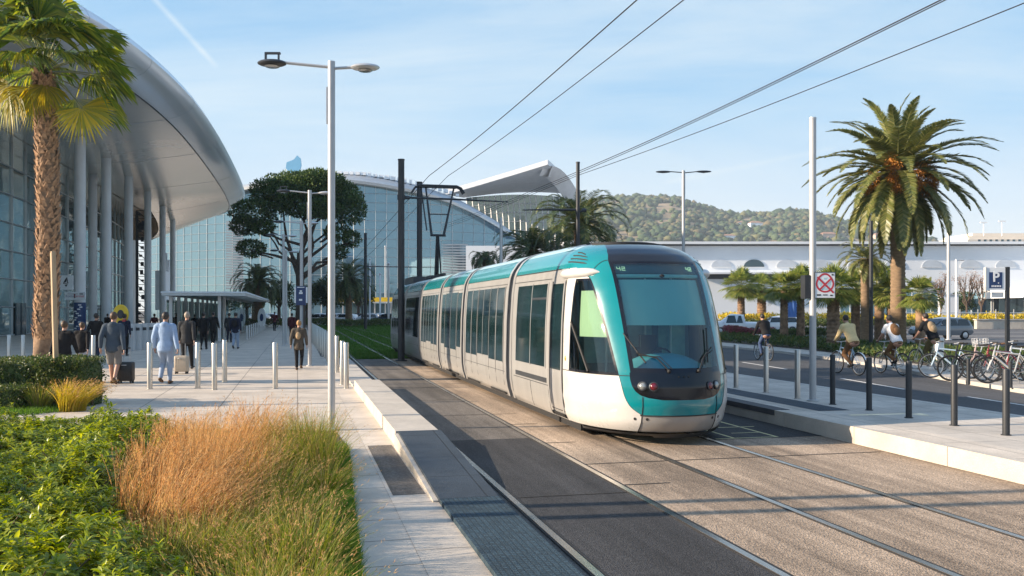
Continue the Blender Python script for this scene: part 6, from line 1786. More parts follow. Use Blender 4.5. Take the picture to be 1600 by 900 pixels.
for i, (x, y, d, rx, ry) in enumerate(PL):
    c = pp(x, y, d*1.0)
    limb(b, pp(469+random.uniform(-4, 4), 380+random.uniform(0, 60)), c-Vector((0, 0, ry*KP*.3)), random.uniform(.16, .26), .05, i*3.1)
    for q in range(3):
        limb(b, c-Vector(((x-469)*KP*.45, 0, ry*KP*1.2)), c+Vector((random.uniform(-.7, .7)*rx*KP, random.uniform(-1, 1), -ry*KP*.2)), .09, .03, i*5+q)
    lob.append(((c.x, c.y, c.z), (rx*KP, rx*KP*.85, ry*KP)))
b.build('trunk', M['bark'], t); lobes_cloud(lob, 240, .33, M['pine'], 'crown', t, 3)
def tree(lab, x, Z, ytop, ybot, w, seed, m='tree', grp=None, name='leafy_tree'):
    t = thing(name, lab, 'tree', ground_at(x, Z), 0, grp); k = Z/FPX; z1, z0 = CAMH+(HOR-ytop)*k, CAMH+(HOR-ybot)*k
    b = MB(); b.tube([(0, 0, 0), (0, 0, z0), (0, 0, (z0+z1)/2)], [.3, .2, .1], 8); lob = []
    g = random.Random(seed)
    for i in range(9):
        a = g.uniform(0, 6.3); rr = w*k*.5*g.uniform(.2, .75); c = Vector((rr*math.cos(a), rr*math.sin(a)*.7, z0+(z1-z0)*g.uniform(.2, .8)))
        limb(b, Vector((0, 0, z0*.9)), c, .12, .03, seed+i); s_ = g.uniform(.26, .42); lob.append((tuple(c), (w*k*s_, w*k*s_*.8, (z1-z0)*s_*.7)))
    b.build('trunk', M['bark'], t); lobes_cloud(lob, 90, .32, M[m], 'crown', t, seed); return t
tree('dark leafy tree directly behind the tall street lamp', 512, 118, 432, 478, 52, 41)
tree('dark leafy tree left of the pine trunk beside the walkway', 436, 122, 436, 480, 44, 42)
tree('dark bushy tree between the thin street lamps and the palm', 560, 140, 440, 478, 40, 43)
tree('low dark tree behind the pine trunk', 480, 126, 448, 485, 46, 44)
tree('green leafy tree against the white wall behind the bare trees', 1500, 128, 456, 486, 44, 45)
def bare_tree(lab, x, Z, ytop, w, seed, leaf=None):
    t = thing('bare_tree', lab, 'tree', ground_at(x, Z), 0, 'bare trees by the white building'); k = Z/FPX; h = CAMH+(HOR-ytop)*k
    g = random.Random(seed); b = MB(); b.tube([(0, 0, 0), (.05, 0, h*.4)], [.16, .12], 8); tips = []
    for i in range(9):
        a = g.uniform(0, 6.3); c = Vector((math.cos(a)*w*k*.4*g.uniform(.5, 1), math.sin(a)*w*k*.3, h*g.uniform(.75, 1.0))); limb(b, Vector((.05, 0, h*.38)), c, .09, .03, seed+i, 5, .1)
        for q in range(5):
            e = c+Vector((g.uniform(-1, 1), g.uniform(-1, 1), g.uniform(-.2, 1)))*w*k*.18; limb(b, c.lerp(Vector((0, 0, h*.4)), g.uniform(0, .5)), e, .035, .012, seed+i*7+q, 4, .1); tips.append(e)
    b.build('trunk', M['bark'], t)
    n = 500; P = np.array([tips[i % len(tips)][:] for i in range(n)])+rng.normal(size=(n, 3))*.25
    link('leaves', np_mesh('leaves', leaf_quads(P, rand_dirs(n), rand_dirs(n), np.full(n, .12), np.full(n, .07)), 4, leafmat('autumn_leaves', [(.30, .16, .10), (.38, .24, .14), (.22, .12, .08)], .7, .3) if 'autumn_leaves' not in bpy.data.materials else bpy.data.materials['autumn_leaves']), t)
bare_tree('small bare tree with rusty leaves right of the tall grey pole', 1510, 112, 432, 44, 51); bare_tree('bare tree with thin branches left of the parking sign', 1533, 116, 434, 46, 52); bare_tree('thin reddish bare tree just left of the tall grey pole', 1470, 108, 432, 26, 53)
# ---- planted strips on the right
def strip_plants(name, lab, pts, n, h, m, spread, seed=3, cat='ground cover', leaf=.10):
    g = np.random.default_rng(seed); out = []
    for _ in range(n):
        i = g.integers(0, len(pts)-1); f = g.random(); a = Vector(pts[i]).lerp(Vector(pts[i+1]), f)
        nrm = (Vector(pts[i+1])-Vector(pts[i])).normalized(); nrm = Vector((nrm.y, -nrm.x, 0)); q = g.random()
        hh = h*(.55+.45*noise.noise(Vector((a.x*.6, a.y*.6, 0)))+.3)
        out.append((a+nrm*q*spread+Vector((0, 0, .16+hh*g.random()**.6)))[:])
    P = np.array(out); n = len(P)
    me = np_mesh(name, leaf_quads(P, unit(g.normal(size=(n, 3))+np.array([0, 0, .8])), g.normal(size=(n, 3)), leaf*g.uniform(.6, 1.4, n), leaf*.45*g.uniform(.7, 1.3, n)), 4, m)
    o = link(name, me); o['kind'] = 'stuff'; return o
K2 = [(20.3, 24.5), (21.2, 27.5), (22.2, 31.5), (23.4, 37.5), (24, 46), (24, 60)]
strip_plants('verge_planting', '', [T(v, u)[:] for v, u in K2], 26000, .34, M['hedge'], 5.5, 4, leaf=.16)
strip_plants('verge_planting', '', [T(v, u)[:] for v, u in [(19.4, 19), (20.3, 24.5)]], 6000, .5, M['hedge'], 6, 5, leaf=.16)
b = MB(); b.grid([[T(v-.1, u, .168), T(v+6, u, .168)] for v, u in [(19.2, 16)]+K2]); struct(b.build('verge_soil', M['soil'], smooth=None))
strip_plants('yellow_flower_bed', '', [ground_at(1120, 104)[:], ground_at(1640, 104)[:]], 14000, 1.5, M['flower_y'], 4, 6, leaf=.28)
strip_plants('green_hedge_bed', '', [ground_at(1120, 100)[:], ground_at(1520, 100)[:]], 9000, .8, M['hedge'], 3, 7, leaf=.25)
strip_plants('red_flower_bed', '', [ground_at(1128, 66)[:], ground_at(1200, 66)[:]], 5000, .7, M['flower_r'], 2, 8, leaf=.14)
strip_plants('green_verge', '', [ground_at(1200, 64)[:], ground_at(1300, 64)[:]], 4000, .6, M['hedge'], 2, 9, leaf=.16)
strip_plants('green_verge', '', [T(-9, 112)[:], T(12, 112)[:]], 9000, .8, M['hedge'], 5, 10, leaf=.25)
# ------------------------------------------------------------------ people
def remeshed(mb, vox, mt, name, sm=2):
    me = bpy.data.meshes.new('tmp'); me.from_pydata(mb.v, [], mb.f); me.update()
    bm = bmesh.new(); bm.from_mesh(me); bmesh.ops.recalc_face_normals(bm, faces=bm.faces); bm.to_mesh(me); bm.free()
    o = bpy.data.objects.new('tmp', me); COL.objects.link(o)
    m = o.modifiers.new('r', 'REMESH'); m.mode = 'VOXEL'; m.voxel_size = vox
    if sm:
        s = o.modifiers.new('s', 'SMOOTH'); s.factor = .5; s.iterations = sm
    bpy.context.view_layer.update()
    out = bpy.data.meshes.new_from_object(o.evaluated_get(bpy.context.evaluated_depsgraph_get()))
    bpy.data.objects.remove(o); bpy.data.meshes.remove(me)
    out.name = name; out.materials.clear(); out.materials.append(mt)
    out.polygons.foreach_set('use_smooth', [True]*len(out.polygons))
    return out
def ball(b, c, r): b.ell(c, (r, r, r) if not isinstance(r, tuple) else r, 12, 8)
def seg(b, a, c, ra, rc, n=12, ref=None, mid=None):
    """a limb segment with rounded ends; mid = bulge factor"""
    a, c = Vector(a), Vector(c)
    def s(r, k): return (r[0]*k, r[1]*k) if isinstance(r, tuple) else r*k
    d = (c-a).normalized()
    r0 = max(ra) if isinstance(ra, tuple) else ra; r1 = max(rc) if isinstance(rc, tuple) else rc
    lerp = lambda t: (ra[0]+(rc[0]-ra[0])*t, ra[1]+(rc[1]-ra[1])*t) if isinstance(ra, tuple) else ra+(rc-ra)*t
    mb_ = mid or 1.0
    pts = [a-d*r0*.7, a-d*r0*.35, a, a.lerp(c, .35), a.lerp(c, .7), c, c+d*r1*.35, c+d*r1*.7]
    rs = [s(ra, .35), s(ra, .85), ra, s(lerp(.35), mb_), s(lerp(.7), (1+mb_)/2), rc, s(rc, .85), s(rc, .35)]
    b.tube(pts, rs, n, ref=ref)
def ik(a, c, l1, l2, bend):
    a, c = Vector(a), Vector(c); d = c-a; D = min(d.length, (l1+l2)*.999); dn = d.normalized()
    x = (l1*l1-l2*l2+D*D)/(2*D); h = math.sqrt(max(l1*l1-x*x, 0))
    bd = Vector(bend); bd = (bd-dn*bd.dot(dn)).normalized()
    return a+dn*x+bd*h
def pose_walk(stride=.5, ph=1, arm=.22, arms=None):
    """joint positions of a 1.78 m figure walking along +Y; ph=+1 right foot in front"""
    J = {}
    J['pel'] = Vector((0, 0, .93)); J['chest'] = Vector((0, .02, 1.28)); J['neck'] = Vector((0, .015, 1.485)); J['head'] = Vector((0, .045, 1.645))
    for s, nm in ((1, 'R'), (-1, 'L')):
        f = ph*s
        hip = Vector((.095*s, 0, .92)); foot = Vector((.085*s, .5*stride*f, .085 + (.07 if f < 0 else .0)))
        J['hip'+nm] = hip; J['ank'+nm] = foot; J['knee'+nm] = ik(hip, foot, .43, .415, (0, 1, 0)); J['pit'+nm] = (-38 if f < 0 else 14)*min(stride/.5, 1)
        sh = Vector((.19*s, .0, 1.425)); J['sh'+nm] = sh
        w = Vector((.27*s, arm*-f, .86+.03)) if not arms or nm not in arms else Vector(arms[nm])
        J['wr'+nm] = w; J['el'+nm] = ik(sh, w, .30, .265, (s*.35, -1, 0))
    return J
def pose_cycle(ph=0.0, hb=(.25, .47, 1.0), seat=(0, -.22, .97), bb=(0, -.06, .29)):
    J = {}; S = Vector(seat)
    J['pel'] = S + Vector((0, .0, .06)); J['chest'] = J['pel']+Vector((0, .20, .33)); J['neck'] = J['pel']+Vector((0, .30, .52)); J['head'] = J['pel']+Vector((0, .385, .665))
    for s, nm in ((1, 'R'), (-1, 'L')):
        a = ph + (0 if s > 0 else PI); ped = Vector((.11*s, bb[1]+.165*math.cos(a), bb[2]+.165*math.sin(a)))
        hip = J['pel']+Vector((.095*s, .02, -.03)); ank = ped+Vector((0, -.08, .12)); J['hip'+nm] = hip; J['ank'+nm] = ank; J['knee'+nm] = ik(hip, ank, .43, .415, (s*.12, 1, .3)); J['pit'+nm] = -12
        sh = J['pel']+Vector((.185*s, .265, .455)); w = Vector((hb[0]*s, hb[1]-.05, hb[2]+.03)); J['sh'+nm] = sh; J['wr'+nm] = w; J['el'+nm] = ik(sh, w, .30, .265, (s*.5, -.2, -1))
    return J
def person(lab, p, heading, H=1.78, J=None, top=None, bot=None, shoes=None, hair='hair_dark', hairstyle='short', sleeves='long', legs='long', bulk=1.0, hood=False, grp=None, grip=None, loose=1.0, vox=.0125, skirt=0.0):
    k = H/1.78; J = J or pose_walk(); q = k*bulk
    P = {n: (v*k if isinstance(v, Vector) else v) for n, v in J.items()}
    t = thing('person', lab, 'person', p, heading, grp)
    b = MB(); X = (1, 0, 0)
    up = (P['neck']-P['pel']).normalized()
    # trunk, neck, head
    def trunk(b, g=0.0, lo=-.10):
        pe, ch, ne = P['pel'], P['chest'], P['neck']
        b.tube([pe+up*(lo-.05)*k, pe+up*lo*k, pe+up*.0, pe.lerp(ch, .42), ch, ch.lerp(ne, .55), ch.lerp(ne, .84), ne+up*.0],
               [(.09*q+g, .07*q+g), (.155*q+g, .112*q+g), (.165*q+g, .12*q+g), (.147*q+g, .108*q+g), (.178*q+g, .124*q+g), (.17*q+g, .105*q+g), (.12*q+g, .082*q+g), (.058*k+g*.6, .056*k+g*.6)], 18, ref=X)
        for s in 'LR': seg(b, P['sh'+s]+Vector((0, 0, .0)), P['chest'].lerp(P['neck'], .5), .062*q+g, .09*q+g)
    trunk(b)
    hd = P['head']; hn = (hd-P['neck']).normalized()
    b.tube([P['neck']-up*.05*k, P['neck']+hn*.07*k, hd-hn*.03*k], [.062*k, .054*k, .058*k], 12)
    b.ell(hd+Vector((0, .005, .015))*k, (.077*k, .098*k, .105*k), 16, 12); b.ell(hd+Vector((0, .035, -.055))*k, (.055*k, .062*k, .062*k), 12, 8)
    b.tube([hd+Vector((0, .098, .015))*k, hd+Vector((0, .122, -.025))*k, hd+Vector((0, .095, -.04))*k], [.008*k, .016*k, .012*k], 8)
    b.ell(hd+Vector((0, .088, -.068))*k, (.026*k, .014*k, .010*k), 8, 6)
    for s in (-1, 1):
        b.ell(hd+Vector((.079*s, -.005, -.005))*k, (.012*k, .024*k, .034*k), 8, 6)
        b.ell(hd+Vector((.030*s, .088, .030))*k, (.022*k, .012*k, .009*k), 8, 6)
    for s, nm in ((1, 'R'), (-1, 'L')):
        seg(b, P['sh'+nm], P['el'+nm], .052*q, .040*q, mid=1.06); seg(b, P['el'+nm], P['wr'+nm], .040*q, .026*k, mid=1.05)
        seg(b, P['hip'+nm], P['knee'+nm], .088*q, .055*q, mid=1.02); seg(b, P['knee'+nm], P['ank'+nm], .054*q, .036*k, mid=1.12)
        # hand: palm, four fingers, thumb
        w = P['wr'+nm]; d = (w-P['el'+nm]).normalized(); 
        if grip and nm in grip: d = Vector(grip[nm]).normalized()
        side = Vector((0, 1, 0)); side = (side-d*side.dot(d)).normalized(); nrm = d.cross(side)*s
        palm = w+d*.085*k
        b.tube([w, w+d*.03*k, palm], [(.024*k, .02*k), (.036*k, .017*k), (.040*k, .014*k)], 10, ref=side)
        for f in range(4):
            L_ = (.062, .072, .068, .054)[f]*k; o0 = palm + side*(.030-.02*f)*k
            curl = -nrm
            pts = [o0-d*.02*k, o0+d*L_*.45+curl*.006*k, o0+d*L_*.8+curl*.022*k, o0+d*L_*.86+curl*.042*k]
            if grip and nm in grip: pts = [o0-d*.02*k, o0+d*.028*k+curl*.012*k, o0+d*.022*k+curl*.045*k, o0-d*.012*k+curl*.05*k]
            b.tube(pts, [.0095*k, .009*k, .0082*k, .007*k], 7)
        b.tube([w+d*.025*k+side*.02*k, w+d*.06*k+side*.05*k+nrm*-.012*k, w+d*.095*k+side*.055*k-nrm*.022*k], [.013*k, .011*k, .008*k], 7)
        # foot
        a = P['ank'+nm]; pit = R(P['pit'+nm]); fd = Vector((0, math.cos(pit), math.sin(pit))); fu = Vector((0, -math.sin(pit), math.cos(pit)))
        b.tube([a-fd*.05*k-fu*.03*k, a-fu*.035*k+fd*.02*k, a-fu*.055*k+fd*.12*k, a-fu*.066*k+fd*.17*k], [(.03*k, .03*k), (.036*k, .04*k), (.042*k, .024*k), (.03*k, .014*k)], 10, ref=X)
    link('body', remeshed(b, vox*k, M['skin'], 'body'), t)
    # clothes
    if top:
        c = MB(); trunk(c, .016*loose, -.11-skirt)
        for s, nm in ((1, 'R'), (-1, 'L')):
            if sleeves == 'long':
                seg(c, P['sh'+nm], P['el'+nm], .066*q*loose, .054*q*loose); seg(c, P['el'+nm], P['el'+nm].lerp(P['wr'+nm], .93), .054*q*loose, .040*q*loose)
            else: seg(c, P['sh'+nm], P['sh'+nm].lerp(P['el'+nm], .68), .066*q*loose, .060*q*loose)
        if hood: c.ell(P['neck']+Vector((0, -.075, -.03))*k, (.105*k, .06*k, .085*k), 12, 8)
        if skirt > 0: c.tube([P['pel']-up*(.10+skirt)*k, P['pel']-up*.02*k], [(.185*q, .14*q), (.175*q, .13*q)], 18, ref=X)
        c.tube([P['neck']-up*.04*k, P['neck']+hn*.035*k], [(.075*k, .072*k), (.064*k, .062*k)], 12)
        link('top', remeshed(c, .014*k, top, 'top', 2), t)
    if bot:
        c = MB(); pe = P['pel']
        c.tube([pe-up*.12*k, pe-up*.04*k, pe+up*.08*k], [(.13*q, .105*q), (.172*q, .13*q), (.158*q, .118*q)], 16, ref=X)
        for s, nm in ((1, 'R'), (-1, 'L')):
            if legs == 'long':
                seg(c, P['hip'+nm], P['knee'+nm], .102*q, .070*q); seg(c, P['knee'+nm], P['knee'+nm].lerp(P['ank'+nm], .96), .068*q, .054*k)
            else: seg(c, P['hip'+nm], P['hip'+nm].lerp(P['knee'+nm], .95), .106*q, .088*q)
        link('trousers' if legs == 'long' else 'shorts', remeshed(c, .014*k, bot, 'trousers', 2), t)
    for s, nm in ((1, 'R'), (-1, 'L')):
        c = MB(); a = P['ank'+nm]; pit = R(P['pit'+nm]); fd = Vector((0, math.cos(pit), math.sin(pit))); fu = Vector((0, -math.sin(pit), math.cos(pit)))
        c.tube([a-fd*.068*k-fu*.045*k, a-fd*.06*k-fu*.04*k, a-fu*.042*k+fd*.02*k, a-fu*.055*k+fd*.10*k, a-fu*.066*k+fd*.165*k, a-fu*.07*k+fd*.195*k], [(.02*k, .022*k), (.036*k, .042*k), (.043*k, .046*k), (.047*k, .034*k), (.040*k, .024*k), (.018*k, .012*k)], 12, ref=X)
        c.build('shoe', shoes or M['rubber'], t)
    if hair:
        c = MB(); c.ell(hd+Vector((0, -.018, .032))*k, (.088*k, .104*k, .106*k), 16, 12)
        if hairstyle == 'bun': c.ell(hd+Vector((0, -.11, .06))*k, (.05*k, .05*k, .045*k))
        if hairstyle == 'long': c.tube([hd+Vector((0, -.06, 0))*k, hd+Vector((0, -.07, -.13))*k], [(.082*k, .05*k), (.07*k, .035*k)], 12, ref=X)
        me = remeshed(c, .013*k, M[hair], 'hair', 1)
        # cut the hairline: drop the faces in front of the face
        bm = bmesh.new(); bm.from_mesh(me)
        dead = [f for f in bm.faces if (f.calc_center_median().z < hd.z+(.045*k if f.calc_center_median().y > hd.y+.03*k else -.075*k) and (f.calc_center_median().y > hd.y-.02*k or f.calc_center_median().z < hd.z-.075*k) and hairstyle != 'long')]
        bmesh.ops.delete(bm, geom=dead, context='FACES'); bm.to_mesh(me); bm.free()
        link('hair', me, t)
    return t
C = {n: cloth('cloth_'+n, c) for n, c in dict(black=(.012, .012, .014), charcoal=(.03, .032, .036), navy=(.015, .02, .04), slate=(.055, .075, .10), paleblue=(.28, .38, .54), denim=(.30, .36, .46), jeans=(.05, .08, .16), jeansdark=(.018, .026, .05), khaki=(.30, .25, .19), greyshort=(.19, .18, .17), white=(.72, .72, .73), yellow=(.66, .50, .26), brown=(.16, .085, .04), olive=(.11, .085, .035), maroon=(.07, .015, .02), brownjacket=(.085, .07, .055), tan=(.32, .23, .14), red=(.40, .06, .05), shoebrown=(.12, .07, .04), shoedark=(.02, .018, .018)).items()}
def at(x, y, z=0): return G(x, y, z)
def hgt(x, y, ytop): return (y-ytop)*(FPX*CAMH/(y-HOR))/FPX
HD = .08
pl = []
GW = 'people walking on the plaza'
def walker(lab, x, y, yt, **kw):
    h = hgt(x, y, yt); kw.setdefault('heading', HD); hd_ = kw.pop('heading'); return person(lab, at(x, y), hd_, h, grp=kw.pop('grp', GW), **kw)
walker('man in a slate jacket and grey shorts pulling a black suitcase', 177, 600, 487, J=pose_walk(.34, -1, .1, {'R': (.30, -.12, .84)}), top=C['slate'], bot=C['greyshort'], legs='short', shoes=C['shoebrown'], hair='hair_brown', bulk=1.05, loose=1.12, hood=True, grip={'R': (.1, -.25, -1)})
walker('man in a pale blue hoodie and light jeans pulling a beige suitcase', 258, 600, 487, J=pose_walk(.18, 1, .05, {'R': (.33, -.1, .86)}), top=C['paleblue'], bot=C['denim'], shoes=C['shoebrown'], bulk=1.06, loose=1.16, hood=True, grip={'R': (.1, -.25, -1)})
walker('grey haired man in a dark jacket and black trousers', 292, 577, 487, J=pose_walk(.5, 1, .18), top=C['charcoal'], bot=C['black'], hair='hair_grey', bulk=1.02, loose=1.12)
walker('person in black with dark hair partly hidden by the hedge, nearest the stake', 100, 604, 501, J=pose_walk(.4, -1), top=C['black'], bot=C['black'], hair='hair_brown', bulk=1.04, loose=1.15)
walker('person in a black top and blue jeans beyond the hedge', 128, 588, 503, J=pose_walk(.4, 1), top=C['black'], bot=C['denim'], hair='hair_brown', bulk=1.05, loose=1.1)
walker('man in a black shirt and dark jeans beside the terminal column', 150, 567, 489, J=pose_walk(.4, -1), top=C['black'], bot=C['jeansdark'], bulk=1.02)
red_p = walker('person in a dark jacket with a red collar before the yellow sign', 194, 556, 490, J=pose_walk(.1, 1, .05), top=C['navy'], bot=C['black'])
walker('man all in black with a broad back, left of the walkway post', 318, 546, 488, J=pose_walk(.35, 1), top=C['black'], bot=C['black'], bulk=1.06, loose=1.12)
walker('man all in black with short hair right beside the walkway post', 333, 538, 487, J=pose_walk(.3, -1), top=C['black'], bot=C['black'], bulk=1.02, loose=1.1)
walker('person in a navy jacket and blue jeans wearing a dark backpack', 368, 545, 488, J=pose_walk(.3, 1, .1), top=C['navy'], bot=C['denim'], bulk=1.05, loose=1.1)
walker('person in grey just inside the walkway beyond the post', 358, 535, 489, J=pose_walk(.2, 1, .1), top=C['charcoal'], bot=C['jeansdark'])
walker('blond woman in a brown jacket and black leggings walking by the bollards', 467, 578, 500, J=pose_walk(.12, -1, .06), top=C['brownjacket'], bot=C['black'], shoes=C['shoebrown'], hair='hair_blond', hairstyle='bun', bulk=.98, loose=1.16, skirt=.06, heading=.1)
walker('person in a dark red jacket beyond the blond woman', 456, 530, 489, J=pose_walk(.35, 1), top=C['maroon'], bot=C['black'], bulk=1.05, loose=1.15)
walker('distant dark figure on the path between the walkway and the lamps', 429, 517, 487, J=pose_walk(.3, -1), top=C['maroon'], bot=C['black'], loose=1.1)
k_ = hgt(194, 556, 490)/1.78; b = MB(); b.tube([(0, .01, 1.44*k_), (0, .012, 1.50*k_), (0, .015, 1.535*k_)], [(.12*k_, .095*k_), (.085*k_, .082*k_), (.074*k_, .074*k_)], 14, ref=(1, 0, 0)); b.build('collar', C['red'], red_p)
for i, (x, y, yt, c) in enumerate(((276, 530, 489, 'black'), (304, 528, 491, 'navy'), (241, 527, 490, 'maroon'), (168, 526, 490, 'black'))):
    walker('distant person in %s before the terminal, %s' % ({'black': 'black', 'navy': 'navy blue', 'maroon': 'dark red'}[c], ['left of the walkway roof', 'under the walkway roof', 'beside the ticket gates', 'between the first two columns'][i]), x, y, yt, J=pose_walk(.3, 1 if i % 2 else -1), top=C[c], bot=C['black'])
M['bagzip'] = mat('zip_metal', (.4, .4, .4), .4, .7, .1, 5)
def backpack(lab, p, rz, m, k=1.0, tilt=0, strap=None):
    t = thing('backpack', lab, 'backpack', p, rz, None)
    b = MB(); e = Euler((R(tilt), 0, 0))
    b.ell((0, 0, 0), (.15*k, .085*k, .21*k), 14, 10, e); link('bag', remeshed(b, .016, m, 'bag', 1), t)
    b = MB(); b.ell(e.to_matrix() @ Vector((0, -.07*k, -.06*k)), (.105*k, .035*k, .10*k), 12, 8, e); b.build('pocket', m, t)
    b = MB()
    for s in (-1, 1): b.tube([e.to_matrix() @ Vector(v)*k for v in ((.09*s, .05, .19), (.11*s, .13, .21), (.13*s, .22, .14), (.14*s, .20, -.03), (.12*s, .09, -.16))], (.018*k), 6)
    b.build('strap', strap or m, t); return t
backpack('dark backpack worn by the person in the navy jacket', at(368, 545)+Vector((0, -.15, 1.32)), HD, C['black'])
backpack('small tan bag worn across the back of the blond woman', at(467, 578)+Vector((.01, -.13, 1.17)), HD, C['tan'], .62)
def suitcase(lab, p, rz, m, w, h, d, hand=None, tilt=0):
    t = thing('suitcase', lab, 'suitcase', p, rz)
    b = MB(); n = 20; rows = []
    r = .05
    for z, ins in ((.07, .03), (.085, .008), (.11, 0), (h-.04, 0), (h-.012, .01), (h, .035)):
        ring_ = []
        for k in range(n*2):
            a = 2*PI*k/(n*2); ca, sa = math.cos(a), math.sin(a); e = .22
            ring_.append(((w/2-ins)*math.copysign(abs(ca)**e, ca), (d/2-ins)*math.copysign(abs(sa)**e, sa), z))
        rows.append(ring_)
    b.grid(rows, True); b.f.append(tuple(range(n*2-1, -1, -1))); b.mi.append(0); b.f.append(tuple(range(len(b.v)-n*2, len(b.v)))); b.mi.append(0)
    b.build('shell', m, t, smooth=35)
    b = MB()
    for k in range(5): b.b2(-w/2+w*(k+.8)/5.6, -w/2+w*(k+.8)/5.6+.012, -d/2-.005, -d/2+.01, .14, h-.08)
    b.build('ribs', m, t, smooth=None)
    H_ = .98
    b = MB(); b.tube([(-w*.2, d*.3, h-.02), (-w*.2, d*.3, H_)], .009, 6); b.tube([(w*.2, d*.3, h-.02), (w*.2, d*.3, H_)], .009, 6); b.build('handle_tubes', M['galv'], t)
    b = MB(); b.tube([(-w*.23, d*.3, H_), (w*.23, d*.3, H_)], .017, 8); b.build('grip', M['rubber'], t)
    b = MB(); b.tube([(-.07, -d/2-.01, h*.86), (-.05, -d/2-.03, h*.86), (.05, -d/2-.03, h*.86), (.07, -d/2-.01, h*.86)], .012, 6); b.build('side_handle', M['bagzip'], t)
    for sx in (-1, 1):
        for sy in (-1, 1):
            b = MB(); b.tube([(sx*w*.38-.016, sy*d*.32, .036), (sx*w*.38+.016, sy*d*.32, .036)], .036, 12); b.box((sx*w*.38, sy*d*.32, .062), (.045, .05, .03)); b.build('wheel', M['rubber'], t)
    return t
suitcase('black hard suitcase with its handle pulled out beside the man in shorts', at(196.5, 599), .05, mat('black_shell', (.01, .01, .012), .4, 0, .2, 5, .1, 80), .43, .60, .27)
suitcase('beige hard suitcase on wheels beside the man in the pale blue hoodie', at(284, 584), .05, mat('beige_shell', (.46, .38, .29), .45, 0, .06, 5, .1, 80), .42, .58, .27)
# ------------------------------------------------------------------ bicycles
def paint(n, c, metal=.1): return mat('frame_'+n, c, .28, metal, .06, 8, coat=.4)
FR = {'white': paint('white', (.70, .72, .74)), 'black': paint('black', (.015, .015, .018)), 'silver': paint('silver', (.55, .54, .52), .5), 'red': paint('red', (.22, .025, .03)), 'pink': paint('pale_pink', (.46, .34, .32)), 'paleblue': paint('pale_blue', (.42, .55, .66)), 'cream': paint('cream', (.62, .55, .42)), 'yellow': paint('yellow', (.60, .42, .08))}
M['saddle'] = mat('saddle', (.02, .018, .016), .6, 0, .2, 10); M['saddle_brown'] = mat('brown_saddle', (.22, .11, .05), .6, 0, .2, 10)
M['spoke'] = mat('spokes', (.6, .6, .6), .3, .9, .1, 10); M['rim'] = mat('rim', (.45, .46, .47), .3, .8, .1, 10); M['rimdark'] = mat('dark_rim', (.03, .03, .033), .4, .3, .1, 10)
WR_ = .345
def wheel(par, y, rim):
    o = None
    b = MB(); rows = []
    for k in range(40):
        a = 2*PI*k/40; c = Vector((0, math.cos(a), math.sin(a))); rows.append([c*(WR_-.017+.017*math.cos(2*PI*j/8))+Vector((.017*math.sin(2*PI*j/8), 0, 0)) for j in range(8)])
    rows.append(rows[0]); b.grid(rows, True); w = b.build('wheel', M['rubber'], par, (0, y, WR_))
    b = MB(); rows = []
    for k in range(41):
        a = 2*PI*k/40; c = Vector((0, math.cos(a), math.sin(a))); rows.append([c*(WR_-.034)+Vector((-.011, 0, 0)), c*(WR_-.034)+Vector((.011, 0, 0)), c*(WR_-.055)+Vector((.008, 0, 0)), c*(WR_-.055)+Vector((-.008, 0, 0))])
    b.grid(rows, True); b.build('rim', rim, w)
    b = MB()
    for k in range(24):
        a = 2*PI*k/24; s = .03 if k % 2 else -.03; b.tube([(s, .02*math.cos(a+.7), .02*math.sin(a+.7)), (0, (WR_-.05)*math.cos(a), (WR_-.05)*math.sin(a))], .0022, 3, cap=False)
    b.tube([(-.045, 0, 0), (.045, 0, 0)], .02, 10); b.build('spokes', M['spoke'], w)
